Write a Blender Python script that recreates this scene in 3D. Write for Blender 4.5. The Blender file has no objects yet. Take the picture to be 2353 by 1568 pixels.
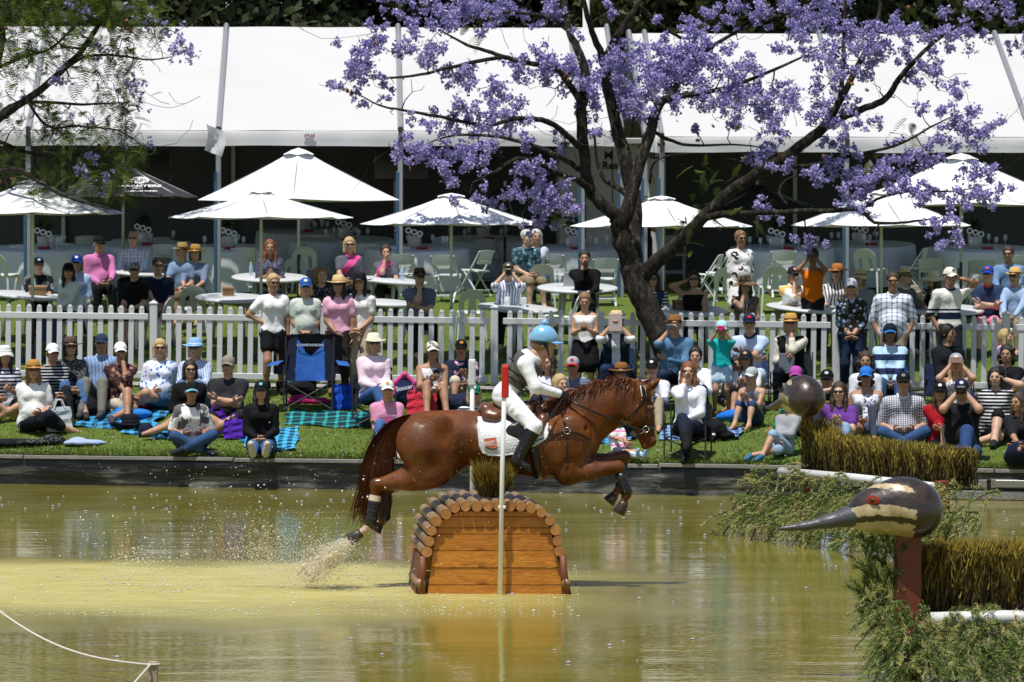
import bpy, math, random
import numpy as np
from mathutils import Vector, Matrix
# ------------------------------------------------------------------ camera, sky, sun, exposure
FPX = 9191.0
HY = 596.3
CX = 1176.5
CAMH = 3.04
sc = bpy.context.scene
cam_d = bpy.data.cameras.new("camera")
cam_d.sensor_width = 36.0
cam_d.lens = 36.0 * FPX / 2353.0
cam_d.shift_y = -(784.0 - HY) / 2353.0
cam_d.clip_start = 0.5
cam_d.clip_end = 3000
cam = bpy.data.objects.new("camera", cam_d)
sc.collection.objects.link(cam)
cam.location = (0, 0, CAMH)
cam.rotation_euler = (math.radians(90), 0, 0)
sc.camera = cam
cam_d.dof.use_dof = True
cam_d.dof.focus_distance = 37.2
cam_d.dof.aperture_fstop = 9.0
SUN_EL, SUN_AZ = 72.0, 208.0
el, az = math.radians(SUN_EL), math.radians(SUN_AZ)
SUNV = Vector((math.cos(el) * math.sin(az), math.cos(el) * math.cos(az), math.sin(el)))
world = bpy.data.worlds.new("World")
sc.world = world
world.use_nodes = True
wn = world.node_tree.nodes
wl = world.node_tree.links
sky = wn.new("ShaderNodeTexSky")
sky.sky_type = 'NISHITA'
sky.sun_disc = False
sky.sun_elevation = el
sky.sun_rotation = az
sky.altitude = 50
sky.air_density = 1.0
sky.dust_density = 1.0
bg = wn["Background"]
bg.inputs[1].default_value = 0.085
wl.new(sky.outputs[0], bg.inputs[0])
sun_d = bpy.data.lights.new("sun", 'SUN')
sun_d.energy = 4.4
sun_d.angle = math.radians(0.53)
sun_d.color = (1.0, 0.96, 0.89)
sun = bpy.data.objects.new("sun", sun_d)
sc.collection.objects.link(sun)
sun.rotation_euler = (-SUNV).to_track_quat('-Z', 'Y').to_euler()
sun.location = (0, 0, 60)
sc.view_settings.view_transform = 'Standard'
sc.view_settings.look = 'None'
sc.view_settings.gamma = 1.0
sc.view_settings.exposure = 0.12
sc.view_settings.use_curve_mapping = False
sc.cycles.max_bounces = 6
sc.cycles.diffuse_bounces = 3
sc.cycles.glossy_bounces = 3
sc.cycles.transmission_bounces = 4
sc.cycles.transparent_max_bounces = 8
sc.cycles.caustics_reflective = False
sc.cycles.caustics_refractive = False
rng = random.Random(7)
nrng = np.random.default_rng(7)
COL = sc.collection
# ------------------------------------------------------------------ helpers
def P(x, y, Y):
 """point at distance Y seen at pixel (x, y) of the 2353 x 1568 photograph"""
 return Vector(((x - CX) / FPX * Y, Y, CAMH - (y - HY) / FPX * Y))
def PX(x, Y):
 return (x - CX) / FPX * Y
def lerp(a, b, t):
 return a + (b - a) * t
def clamp(v, a=0.0, b=1.0):
 return max(a, min(b, v))
def bankY(X):
 return 52.25 - 0.2776 * X
def fenceY(X):
 return 58.2
def fenceZ(X):
 return 1.205 - 0.0125 * X
def tentY(X):
 return 68.5 + 0.038 * (X + 5.0)
TENTZ = 2.40
def ground(X, Y):
 yb, yf, yt = bankY(X) + 0.12, fenceY(X), tentY(X)
 zf = fenceZ(X)
 if Y <= yb:
  return 0.40
 if Y < yf - 1.0:
  t = (Y - yb) / (yf - 1.0 - yb)
  return lerp(0.40, zf - 0.06, t)
 if Y < yf + 0.3:
  return lerp(zf - 0.06, zf, (Y - yf + 1.0) / 1.3)
 if Y < yt:
  return lerp(zf, TENTZ, (Y - yf - 0.3) / (yt - yf - 0.3))
 return TENTZ + 0.055 * min(Y - yt, 10)
def on_ground(x, y, lo=None, hi=95.0):
 """where the ray of a pixel meets the lawn"""
 Yc = 49.0 if lo is None else lo
 while Yc < hi:
  p = P(x, y, Yc)
  if Yc > bankY(p.x) + 0.12 and p.z <= ground(p.x, Yc):
   return Vector((p.x, Yc, ground(p.x, Yc)))
  Yc += 0.02
 p = P(x, y, hi)
 return Vector((p.x, hi, ground(p.x, hi)))
def link(o, parent=None):
 COL.objects.link(o)
 if parent is not None:
  o.parent = parent
 return o
def tag(o, label=None, cat=None, group=None, kind=None):
 if label: o["label"] = label
 if cat: o["category"] = cat
 if group: o["group"] = group
 if kind: o["kind"] = kind
 return o
def empty(name, loc=(0, 0, 0), rz=0.0, label=None, cat=None, group=None):
 o = bpy.data.objects.new(name, None)
 o.empty_display_size = 0.1
 o.location = loc
 o.rotation_euler = (0, 0, rz)
 COL.objects.link(o)
 return tag(o, label, cat, group)
def mesh_from(name, V, F, smooth=False):
 me = bpy.data.meshes.new(name)
 V = np.asarray(V, dtype=np.float32).reshape(-1, 3)
 if isinstance(F, np.ndarray):
  k = F.shape[1]
  me.vertices.add(len(V))
  me.vertices.foreach_set("co", V.ravel())
  me.loops.add(F.size)
  me.loops.foreach_set("vertex_index", F.astype(np.int32).ravel())
  me.polygons.add(len(F))
  me.polygons.foreach_set("loop_start", np.arange(0, F.size, k, dtype=np.int32))
  me.update(calc_edges=True)
 else:
  me.from_pydata([tuple(map(float, v)) for v in V], [], F)
  me.update()
 if smooth:
  me.polygons.foreach_set("use_smooth", [True] * len(me.polygons))
 return me
def obj(name, me, mat=None, parent=None, loc=None, rot=None):
 o = bpy.data.objects.new(name, me)
 if mat is not None:
  mats = mat if isinstance(mat, (list, tuple)) else [mat]
  if len(me.materials) == 0:
   for m in mats:
    me.materials.append(m)
  else:
   for i, m in enumerate(mats):
    if me.materials[i] != m:
     o.material_slots[i].link = 'OBJECT'
     o.material_slots[i].material = m
 if loc is not None: o.location = loc
 if rot is not None: o.rotation_euler = rot
 return link(o, parent)
def copy_tree(o, parent=None):
 c = o.copy()
 COL.objects.link(c)
 if parent is not None:
  c.parent = parent
 for ch in list(o.children):
  copy_tree(ch, c)
 return c
class MB:
 """collects simple shapes into one mesh"""
 def __init__(s):
  s.V, s.F, s.M = [], [], []
  s.mi = 0
 def add(s, V, F):
  n = len(s.V)
  s.V.extend([tuple(v) for v in V])
  s.F.extend([tuple(i + n for i in f) for f in F])
  s.M.extend([s.mi] * len(F))
  return s
 def box(s, c, size, R=None, bevel=0.0):
  hx, hy, hz = size[0] / 2, size[1] / 2, size[2] / 2
  b = min(bevel, hx * .9, hy * .9, hz * .9)
  if b <= 0:
   V = [Vector((x, y, z)) for x in (-hx, hx) for y in (-hy, hy) for z in (-hz, hz)]
   F = [(0, 1, 3, 2), (4, 6, 7, 5), (0, 4, 5, 1), (2, 3, 7, 6), (0, 2, 6, 4), (1, 5, 7, 3)]
  else:
   V, idx = [], {}
   for sx in (-1, 1):
    for sy in (-1, 1):
     for sz in (-1, 1):
      for a in range(3):
       v = [sx * (hx - b), sy * (hy - b), sz * (hz - b)]
       v[a] = (sx * hx, sy * hy, sz * hz)[a]
       idx[(sx, sy, sz, a)] = len(V)
       V.append(Vector(v))
   F = []
   for a in range(3):
    o1, o2 = [(1, 2), (2, 0), (0, 1)][a]
    for sg in (-1, 1):
     q = []
     for (p1, p2) in ((-1, -1), (1, -1), (1, 1), (-1, 1)):
      k = [0, 0, 0]; k[a] = sg; k[o1] = p1; k[o2] = p2
      q.append(idx[(k[0], k[1], k[2], a)])
     F.append(tuple(q if sg > 0 else q[::-1]))
   for a in range(3):
    o1, o2 = [(1, 2), (2, 0), (0, 1)][a]
    for p1 in (-1, 1):
     for p2 in (-1, 1):
      k0 = [0, 0, 0]; k0[a] = -1; k0[o1] = p1; k0[o2] = p2
      k1 = list(k0); k1[a] = 1
      F.append((idx[(*k0, o1)], idx[(*k1, o1)], idx[(*k1, o2)], idx[(*k0, o2)]))
   for sx in (-1, 1):
    for sy in (-1, 1):
     for sz in (-1, 1):
      F.append((idx[(sx, sy, sz, 0)], idx[(sx, sy, sz, 1)], idx[(sx, sy, sz, 2)]))
  if R is not None:
   V = [R @ v for v in V]
  c = Vector(c)
  return s.add([v + c for v in V], F)
 def tube(s, pts, r, n=8, caps=True, flat=None, up=None):
  """tube through pts; r a number or list; flat = (axis vector, factor) squashes the section"""
  pts = [Vector(p) for p in pts]
  m = len(pts)
  rs = r if isinstance(r, (list, tuple)) else [r] * m
  V, F = [], []
  prev = None
  for i, p in enumerate(pts):
   t = (pts[min(i + 1, m - 1)] - pts[max(i - 1, 0)])
   if t.length < 1e-9: t = Vector((0, 0, 1))
   t.normalize()
   if prev is None:
    a = Vector((0, 0, 1)) if abs(t.z) < .9 else Vector((1, 0, 0))
    if up is not None: a = Vector(up)
    u = t.cross(a).normalized()
   else:
    u = (prev - t * prev.dot(t))
    if u.length < 1e-6: u = t.orthogonal()
    u.normalize()
   prev = u
   w = t.cross(u)
   for k in range(n):
    an = 2 * math.pi * k / n
    d = u * math.cos(an) * rs[i] + w * math.sin(an) * rs[i]
    if flat is not None:
     d = u * math.cos(an) * rs[i] * flat[0] + w * math.sin(an) * rs[i] * flat[1]
    V.append(p + d)
  for i in range(m - 1):
   for k in range(n):
    a, b = i * n + k, i * n + (k + 1) % n
    F.append((a, b, b + n, a + n))
  if caps:
   F.append(tuple(range(n))[::-1])
   F.append(tuple((m - 1) * n + k for k in range(n)))
  return s.add(V, F)
 def lathe(s, prof, n=16, c=(0, 0, 0), R=None, cap=False):
  V, F = [], []
  c = Vector(c)
  for (r, z) in prof:
   for k in range(n):
    a = 2 * math.pi * k / n
    v = Vector((r * math.cos(a), r * math.sin(a), z))
    V.append((R @ v if R is not None else v) + c)
  for i in range(len(prof) - 1):
   for k in range(n):
    a, b = i * n + k, i * n + (k + 1) % n
    F.append((a, b, b + n, a + n))
  if cap:
   F.append(tuple(range(n))[::-1])
   F.append(tuple((len(prof) - 1) * n + k for k in range(n)))
  return s.add(V, F)
 def mesh(s, name, smooth=False):
  me = mesh_from(name, s.V, s.F, smooth)
  if s.M and max(s.M) > 0:
   me.polygons.foreach_set("material_index", s.M)
  return me
 def build(s, name, mat, parent=None, smooth=False, loc=None, rot=None):
  return obj(name, s.mesh(name, smooth), mat, parent, loc, rot)
# ------------------------------------------------------------------ materials
MATS = {}
def nodes_of(name):
 m = bpy.data.materials.new(name)
 m.use_nodes = True
 nt = m.node_tree
 return m, nt, nt.nodes["Principled BSDF"]
def rgba(c):
 return (c[0], c[1], c[2], 1.0)
def hexc(h):
 h = h.lstrip('#')
 if len(h) == 3: h = h[0] * 2 + h[1] * 2 + h[2] * 2
 v = [int(h[i:i + 2], 16) / 255 for i in (0, 2, 4)]
 return tuple((x / 12.92 if x <= .04045 else ((x + .055) / 1.055) ** 2.4) for x in v)
def mat(name, col, rough=.7, var=.12, scale=6.0, bump=0.0, bscale=40.0, metal=0.0, spec=.5, coat=0.0, sheen=0.0, sss=0.0, coords='Object'):
 """plain colour with soft uneven tone and fine relief"""
 key = name
 if key in MATS: return MATS[key]
 m, nt, b = nodes_of(name)
 N, L = nt.nodes, nt.links
 tc = N.new("ShaderNodeTexCoord")
 b.inputs["Roughness"].default_value = rough
 b.inputs["Metallic"].default_value = metal
 b.inputs["Specular IOR Level"].default_value = spec
 b.inputs["Coat Weight"].default_value = coat
 b.inputs["Sheen Weight"].default_value = sheen
 if sss:
  b.inputs["Subsurface Weight"].default_value = sss
  b.inputs["Subsurface Scale"].default_value = 0.01
  b.inputs["Subsurface Radius"].default_value = (1, .35, .2)
 if var > 0:
  no = N.new("ShaderNodeTexNoise")
  no.inputs["Scale"].default_value = scale
  no.inputs["Detail"].default_value = 5
  L.new(tc.outputs[coords], no.inputs["Vector"])
  mx = N.new("ShaderNodeMix"); mx.data_type = 'RGBA'
  mx.inputs[6].default_value = rgba([c * (1 - var) for c in col])
  mx.inputs[7].default_value = rgba([min(1, c * (1 + var)) for c in col])
  L.new(no.outputs["Fac"], mx.inputs[0])
  L.new(mx.outputs[2], b.inputs["Base Color"])
 else:
  b.inputs["Base Color"].default_value = rgba(col)
 if bump > 0:
  n2 = N.new("ShaderNodeTexNoise")
  n2.inputs["Scale"].default_value = bscale
  n2.inputs["Detail"].default_value = 4
  L.new(tc.outputs[coords], n2.inputs["Vector"])
  bp = N.new("ShaderNodeBump")
  bp.inputs["Strength"].default_value = bump
  bp.inputs["Distance"].default_value = 0.02
  L.new(n2.outputs["Fac"], bp.inputs["Height"])
  L.new(bp.outputs[0], b.inputs["Normal"])
 MATS[key] = m
 return m
def ramp(nt, fac, stops, interp='LINEAR'):
 r = nt.nodes.new("ShaderNodeValToRGB")
 r.color_ramp.interpolation = interp
 e = r.color_ramp.elements
 while len(e) < len(stops): e.new(0.5)
 for i, (p, c) in enumerate(stops):
  e[i].position = p
  e[i].color = rgba(c)
 nt.links.new(fac, r.inputs[0])
 return r.outputs[0]
def mathn(nt, op, a, b=None, c=None):
 n = nt.nodes.new("ShaderNodeMath"); n.operation = op
 for i, v in enumerate((a, b, c)):
  if v is None: continue
  if isinstance(v, (int, float)): n.inputs[i].default_value = v
  else: nt.links.new(v, n.inputs[i])
 return n.outputs[0]
def mixc(nt, fac, a, b):
 n = nt.nodes.new("ShaderNodeMix"); n.data_type = 'RGBA'
 if isinstance(fac, (int, float)): n.inputs[0].default_value = fac
 else: nt.links.new(fac, n.inputs[0])
 for i, v in ((6, a), (7, b)):
  if isinstance(v, tuple): n.inputs[i].default_value = rgba(v)
  else: nt.links.new(v, n.inputs[i])
 return n.outputs[2]
def noise(nt, vec, scale, detail=4, rough=.5, dist=0.0):
 n = nt.nodes.new("ShaderNodeTexNoise")
 n.inputs["Scale"].default_value = scale
 n.inputs["Detail"].default_value = detail
 n.inputs["Roughness"].default_value = rough
 n.inputs["Distortion"].default_value = dist
 if vec is not None: nt.links.new(vec, n.inputs["Vector"])
 return n.outputs["Fac"]
def texco(nt, out='Object'):
 return nt.nodes.new("ShaderNodeTexCoord").outputs[out]
def mapping(nt, vec, scale=(1, 1, 1), rot=(0, 0, 0), loc=(0, 0, 0)):
 n = nt.nodes.new("ShaderNodeMapping")
 n.inputs["Scale"].default_value = scale
 n.inputs["Rotation"].default_value = rot
 n.inputs["Location"].default_value = loc
 nt.links.new(vec, n.inputs["Vector"])
 return n.outputs[0]
def sepxyz(nt, vec):
 n = nt.nodes.new("ShaderNodeSeparateXYZ")
 nt.links.new(vec, n.inputs[0])
 return n.outputs
def bumpn(nt, b, h, strength=.3, dist=.02):
 n = nt.nodes.new("ShaderNodeBump")
 n.inputs["Strength"].default_value = strength
 n.inputs["Distance"].default_value = dist
 nt.links.new(h, n.inputs["Height"])
 nt.links.new(n.outputs[0], b.inputs["Normal"])
 return n
# ------------------------------------------------------------------ distance-field modelling
class SDF:
 """smooth union of tapered capsules and ellipsoids, meshed with surface nets"""
 def __init__(s, voxel, k=0.03):
  s.h, s.k, s.pr = voxel, k, []
 def cap(s, a, b, ra, rb=None, k=None, n=None, q=1.0, sub=False):
  s.pr.append(('c', np.array(a, float), np.array(b, float), ra, ra if rb is None else rb, s.k if k is None else k, None if n is None else np.array(n, float) / np.linalg.norm(n), q, sub))
  return s
 def chain(s, pts, rs, k=None, n=None, q=1.0):
  for i in range(len(pts) - 1):
   s.cap(pts[i], pts[i + 1], rs[i], rs[i + 1], k, n, q)
  return s
 def ell(s, c, r, R=None, k=None, sub=False):
  s.pr.append(('e', np.array(c, float), np.array(r, float), np.eye(3) if R is None else np.array(R), None, s.k if k is None else k, None, 1.0, sub))
  return s
 def field(s):
  lo, hi = [], []
  bb = []
  for p in s.pr:
   if p[0] == 'c':
    r = max(p[3], p[4])
    l = np.minimum(p[1], p[2]) - r; h_ = np.maximum(p[1], p[2]) + r
   else:
    r = p[2].max(); l = p[1] - r; h_ = p[1] + r
   bb.append((l, h_))
   if not p[8]:
    lo.append(l); hi.append(h_)
  lo = np.min(lo, 0) - 3 * s.h; hi = np.max(hi, 0) + 3 * s.h
  n = np.ceil((hi - lo) / s.h).astype(int) + 1
  V = np.full(n, 1.0, np.float32)
  ax = [(lo[i] + s.h * np.arange(n[i])).astype(np.float32) for i in range(3)]
  for p, (l, h_) in zip(s.pr, bb):
   m = p[5] + 2.5 * s.h
   i0 = np.maximum(((l - m - lo) / s.h).astype(int), 0)
   i1 = np.minimum(((h_ + m - lo) / s.h).astype(int) + 2, n)
   if np.any(i1 <= i0): continue
   sl = tuple(slice(i0[i], i1[i]) for i in range(3))
   X = ax[0][sl[0]][:, None, None]; Y = ax[1][sl[1]][None, :, None]; Z = ax[2][sl[2]][None, None, :]
   if p[0] == 'c':
    a, b, ra, rb = p[1], p[2], p[3], p[4]
    px, py, pz = X - a[0], Y - a[1], Z - a[2]
    d = b - a
    if p[6] is not None and p[7] != 1.0:
     nn, f = p[6], 1 / p[7] - 1
     dt = (px * nn[0] + py * nn[1] + pz * nn[2]) * f
     px, py, pz = px + dt * nn[0], py + dt * nn[1], pz + dt * nn[2]
     d = d + nn * (d @ nn) * f
    dd = max(d @ d, 1e-9)
    t = np.clip((px * d[0] + py * d[1] + pz * d[2]) / dd, 0, 1)
    dist = np.sqrt((px - t * d[0]) ** 2 + (py - t * d[1]) ** 2 + (pz - t * d[2]) ** 2) - (ra + (rb - ra) * t)
    if p[7] < 1: dist = dist * (0.5 + 0.5 * p[7])
   else:
    c, r, R = p[1], p[2], p[3]
    px, py, pz = X - c[0], Y - c[1], Z - c[2]
    q = [px * R[0, i] + py * R[1, i] + pz * R[2, i] for i in range(3)]
    k0 = np.sqrt((q[0] / r[0]) ** 2 + (q[1] / r[1]) ** 2 + (q[2] / r[2]) ** 2)
    k1 = np.sqrt((q[0] / r[0] ** 2) ** 2 + (q[1] / r[1] ** 2) ** 2 + (q[2] / r[2] ** 2) ** 2) + 1e-6
    dist = k0 * (k0 - 1) / k1
   cur = V[sl]
   k = max(p[5], 1e-5)
   if p[8]:
    hh = np.clip(0.5 - 0.5 * (cur + dist) / k, 0, 1)
    V[sl] = cur + (-dist - cur) * hh + k * hh * (1 - hh)
   else:
    hh = np.clip(0.5 + 0.5 * (cur - dist) / k, 0, 1)
    V[sl] = cur + (dist - cur) * hh - k * hh * (1 - hh)
  return V, lo
 def nets(s, clip=None):
  V, lo = s.field()
  if clip is not None:
   n = V.shape
   X = (lo[0] + s.h * np.arange(n[0]))[:, None, None]
   Y = (lo[1] + s.h * np.arange(n[1]))[None, :, None]
   Z = (lo[2] + s.h * np.arange(n[2]))[None, None, :]
   V = np.maximum(V, clip(X, Y, Z).astype(np.float32))
  return surface_nets(V, lo, s.h)
def surface_nets(V, lo, h):
 ins = V < 0
 nx, ny, nz = V.shape
 cs = np.zeros((nx - 1, ny - 1, nz - 1), np.int8)
 for i in (0, 1):
  for j in (0, 1):
   for k in (0, 1):
    cs += ins[i:nx - 1 + i, j:ny - 1 + j, k:nz - 1 + k]
 act = (cs > 0) & (cs < 8)
 ci = np.argwhere(act)
 idx = np.full(cs.shape, -1, np.int32)
 idx[act] = np.arange(len(ci))
 acc = np.zeros((len(ci), 3)); cnt = np.zeros(len(ci))
 C = [(i, j, k) for i in (0, 1) for j in (0, 1) for k in (0, 1)]
 for a in range(8):
  for b in range(a + 1, 8):
   df = [abs(C[a][q] - C[b][q]) for q in range(3)]
   if sum(df) != 1: continue
   va = V[ci[:, 0] + C[a][0], ci[:, 1] + C[a][1], ci[:, 2] + C[a][2]]
   vb = V[ci[:, 0] + C[b][0], ci[:, 1] + C[b][1], ci[:, 2] + C[b][2]]
   m = (va < 0) != (vb < 0)
   t = np.where(m, va / np.where(np.abs(va - vb) < 1e-12, 1, va - vb), 0)
   for q in range(3):
    acc[:, q] += np.where(m, C[a][q] + t * (C[b][q] - C[a][q]), 0)
   cnt += m
 P3 = (ci + acc / np.maximum(cnt, 1)[:, None]) * h + lo
 Q = []
 for axis in range(3):
  sl0 = [slice(None)] * 3; sl1 = [slice(None)] * 3
  sl0[axis] = slice(0, -1); sl1[axis] = slice(1, None)
  A, B = ins[tuple(sl0)], ins[tuple(sl1)]
  e = np.argwhere(A != B)
  o = [q for q in range(3) if q != axis]
  ok = (e[:, o[0]] > 0) & (e[:, o[1]] > 0) & (e[:, o[0]] < V.shape[o[0]] - 1) & (e[:, o[1]] < V.shape[o[1]] - 1)
  e = e[ok]
  if len(e) == 0: continue
  def cell(d0, d1):
   c = e.copy(); c[:, o[0]] -= d0; c[:, o[1]] -= d1
   return idx[c[:, 0], c[:, 1], c[:, 2]]
  q = np.stack([cell(1, 1), cell(0, 1), cell(0, 0), cell(1, 0)], 1)
  flip = A[e[:, 0], e[:, 1], e[:, 2]]
  if axis == 1: flip = ~flip
  q[~flip] = q[~flip][:, ::-1]
  Q.append(q)
 Q = np.concatenate(Q) if Q else np.zeros((0, 4), np.int32)
 Q = Q[(Q >= 0).all(1)]
 return P3, Q
def relax(Vt, Q, it=1, lam=.5):
 """light Laplacian smoothing"""
 E = np.concatenate([Q[:, [0, 1]], Q[:, [1, 2]], Q[:, [2, 3]], Q[:, [3, 0]]])
 n = len(Vt)
 for _ in range(it):
  S = np.zeros((n, 3)); c = np.zeros(n)
  np.add.at(S, E[:, 0], Vt[E[:, 1]]); np.add.at(c, E[:, 0], 1)
  np.add.at(S, E[:, 1], Vt[E[:, 0]]); np.add.at(c, E[:, 1], 1)
  Vt = Vt * (1 - lam) + lam * S / np.maximum(c, 1)[:, None]
 return Vt
# ================================================================== setting
def vnoise(x, y, s=0.0):
 return (math.sin(x * 1.7 + s) + math.sin(y * 2.3 + s * 1.3 + x * .6) + math.sin((x + y) * 3.1 + s * 2.1) * .6) / 2.6
# ---- water
def make_water():
 m, nt, b = nodes_of("pond_water")
 co = texco(nt)
 x, y, z = sepxyz(nt, co)
 w1 = mathn(nt, 'MULTIPLY', mathn(nt, 'SUBTRACT', noise(nt, co, .55, 3), .5), 3.2)
 yy = mathn(nt, 'ADD', y, w1)
 up = nt.nodes.new("ShaderNodeMapRange"); up.interpolation_type = 'SMOOTHSTEP'
 up.inputs[1].default_value = 32.2; up.inputs[2].default_value = 36.4
 nt.links.new(yy, up.inputs[0])
 dn = nt.nodes.new("ShaderNodeMapRange"); dn.interpolation_type = 'SMOOTHSTEP'
 dn.inputs[1].default_value = 39.2; dn.inputs[2].default_value = 40.8; dn.inputs[3].default_value = 1; dn.inputs[4].default_value = 0
 nt.links.new(yy, dn.inputs[0])
 xr = nt.nodes.new("ShaderNodeMapRange"); xr.interpolation_type = 'SMOOTHSTEP'
 xr.inputs[1].default_value = -1.6; xr.inputs[2].default_value = 2.2; xr.inputs[3].default_value = 1; xr.inputs[4].default_value = 0
 nt.links.new(mathn(nt, 'ADD', x, w1), xr.inputs[0])
 mask = mathn(nt, 'MULTIPLY', mathn(nt, 'MULTIPLY', up.outputs[0], dn.outputs[0]), xr.outputs[0])
 patch = ramp(nt, noise(nt, mapping(nt, co, (.35, .9, 1)), 1.0, 4), [(.35, (.165, .145, .022)), (.7, (.235, .21, .045))])
 silt = ramp(nt, noise(nt, mapping(nt, co, (.8, 2, 1)), 2.2, 6, .65), [(.3, (.39, .345, .10)), (.7, (.56, .50, .19))])
 nt.links.new(mixc(nt, mask, patch, silt), b.inputs["Base Color"])
 rgh = mathn(nt, 'ADD', mathn(nt, 'MULTIPLY', mask, .30), .045)
 nt.links.new(rgh, b.inputs["Roughness"])
 b.inputs["IOR"].default_value = 1.33
 b.inputs["Specular IOR Level"].default_value = .2
 r1 = noise(nt, mapping(nt, co, (.5, 1.3, 1)), 1.7, 2)
 r2 = noise(nt, mapping(nt, co, (1.0, 2.6, 1)), 6.0, 2)
 r3 = noise(nt, mapping(nt, co, (.25, .6, 1)), 1.3, 2)
 hsum = mathn(nt, 'ADD', mathn(nt, 'MULTIPLY', r1, .5), mathn(nt, 'MULTIPLY', r2, .14))
 hsum = mathn(nt, 'ADD', hsum, mathn(nt, 'MULTIPLY', r3, .8))
 chop = mathn(nt, 'MULTIPLY', mathn(nt, 'MULTIPLY', noise(nt, co, 16, 4, .7), mask), 2.2)
 bumpn(nt, b, mathn(nt, 'ADD', hsum, chop), .22, .05)
 V = [(-60, 4, 0), (60, 4, 0), (60, 30, 0), (60, 52.25 - .2776 * 60 + .06, 0), (-60, 52.25 + .2776 * 60 + .06, 0), (-60, 30, 0)]
 o = obj("water", mesh_from("water", V, [(0, 1, 2, 3, 4, 5)]), m)
 tag(o, "murky olive pond water with a churned yellow band", "water", kind="structure")
make_water()
# ---- lawn
def make_lawn():
 m, nt, b = nodes_of("lawn_grass")
 co = texco(nt)
 n1 = noise(nt, co, .9, 4); n2 = noise(nt, co, 14, 5, .7)
 c = ramp(nt, n2, [(.25, (.055, .095, .014)), (.5, (.115, .18, .028)), (.75, (.20, .25, .05))])
 c = mixc(nt, mathn(nt, 'MULTIPLY', n1, .45), c, (.12, .13, .03))
 nt.links.new(c, b.inputs["Base Color"])
 b.inputs["Roughness"].default_value = .85
 b.inputs["Specular IOR Level"].default_value = .2
 bumpn(nt, b, noise(nt, co, 60, 4, .7), .8, .03)
 xs = np.linspace(-60, 60, 121)
 ts = np.concatenate([np.linspace(0, 1, 14), np.linspace(1.05, 2, 18), np.linspace(2.15, 9, 12)])
 V, F = [], []
 for j, t in enumerate(ts):
  for X in xs:
   yb, yf, yt = bankY(X) + .06, fenceY(X), tentY(X)
   yb = min(yb, yf - 1.5)
   Y = lerp(yb, yf, t) if t <= 1 else (lerp(yf, yt, t - 1) if t <= 2 else yt + (t - 2) * 25)
   z = ground(X, Y) if t > 0 else .40
   V.append((X, Y, z + .012 * vnoise(X * 2, Y * 2)))
 n = len(xs)
 for j in range(len(ts) - 1):
  for i in range(n - 1):
   a = j * n + i
   F.append((a, a + 1, a + n + 1, a + n))
 o = obj("lawn", mesh_from("lawn", V, F, True), m)
 tag(o, "green sloping lawn between the pond and the marquee", "lawn", kind="structure")
 bv = []
 for X in np.linspace(-14, 14, 141):
  yb = bankY(X)
  bv += [(X, yb + .02 + .02 * vnoise(X * 9, 0), .30), (X, yb + .07, .415 + .012 * vnoise(X * 6, 2))]
 bf = [(2 * i, 2 * i + 2, 2 * i + 3, 2 * i + 1) for i in range(140)]
 obj("turf_edge", mesh_from("turf_edge", bv, bf, True), mat("turf_soil", (.09, .065, .03), .95, .4, 18, .6, 30), o)
make_lawn()
def grass_blades():
 N = 74000
 X = nrng.uniform(-8.6, 8.6, N)
 sel = nrng.random(N)
 yb = 52.25 - .2776 * X + .05
 Y = np.where(sel < .16, yb + nrng.random(N) ** 2 * .35, np.where(sel < .68, yb + nrng.random(N) * (57.3 - yb), 58.0 + nrng.random(N) * 8.0))
 edge = (sel < .16)
 Z = np.array([ground(a, b_) for a, b_ in zip(X, Y)])
 h = nrng.uniform(.02, .048, N) * np.where(edge, 1.9, 1.0)
 w = nrng.uniform(.004, .008, N) * np.where(edge, 1.0, 1.3)
 an = nrng.uniform(0, 2 * np.pi, N)
 lx, ly = nrng.normal(0, .45, N) * h, nrng.normal(0, .45, N) * h - np.where(edge, .5 * h, 0)
 V = np.zeros((N, 3, 3))
 V[:, 0] = np.stack([X - np.cos(an) * w, Y - np.sin(an) * w, Z - .01], 1)
 V[:, 1] = np.stack([X + np.cos(an) * w, Y + np.sin(an) * w, Z - .01], 1)
 V[:, 2] = np.stack([X + lx, Y + ly, Z + h * np.where(edge, .8, 1)], 1)
 me = mesh_from("grass", V.reshape(-1, 3), np.arange(N * 3).reshape(-1, 3))
 m, nt, b = nodes_of("grass_blade")
 c = ramp(nt, noise(nt, texco(nt), 7, 3), [(.3, (.07, .125, .018)), (.55, (.14, .215, .032)), (.75, (.25, .28, .07))])
 nt.links.new(c, b.inputs["Base Color"])
 b.inputs["Roughness"].default_value = .6
 b.inputs["Specular IOR Level"].default_value = .25
 o = obj("grass", me, m)
 tag(o, "short mown grass blades all over the lawn", "grass", kind="stuff")
grass_blades()
# ---- gravel path in front of the fence
def make_path():
 V, F = [], []
 xs = np.linspace(-16, 16, 65)
 for X in xs:
  for Y in (57.32 - .05 * math.sin(X), 57.92):
   V.append((X, Y, ground(X, Y) + .022))
 for i in range(64):
  F.append((2 * i, 2 * i + 2, 2 * i + 3, 2 * i + 1))
 o = obj("path", mesh_from("path", V, F), mat("path_concrete", (.30, .285, .265), .9, .22, 5, .4, 60))
 tag(o, "narrow grey concrete path along the foot of the picket fence", "path", kind="structure")
make_path()
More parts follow.
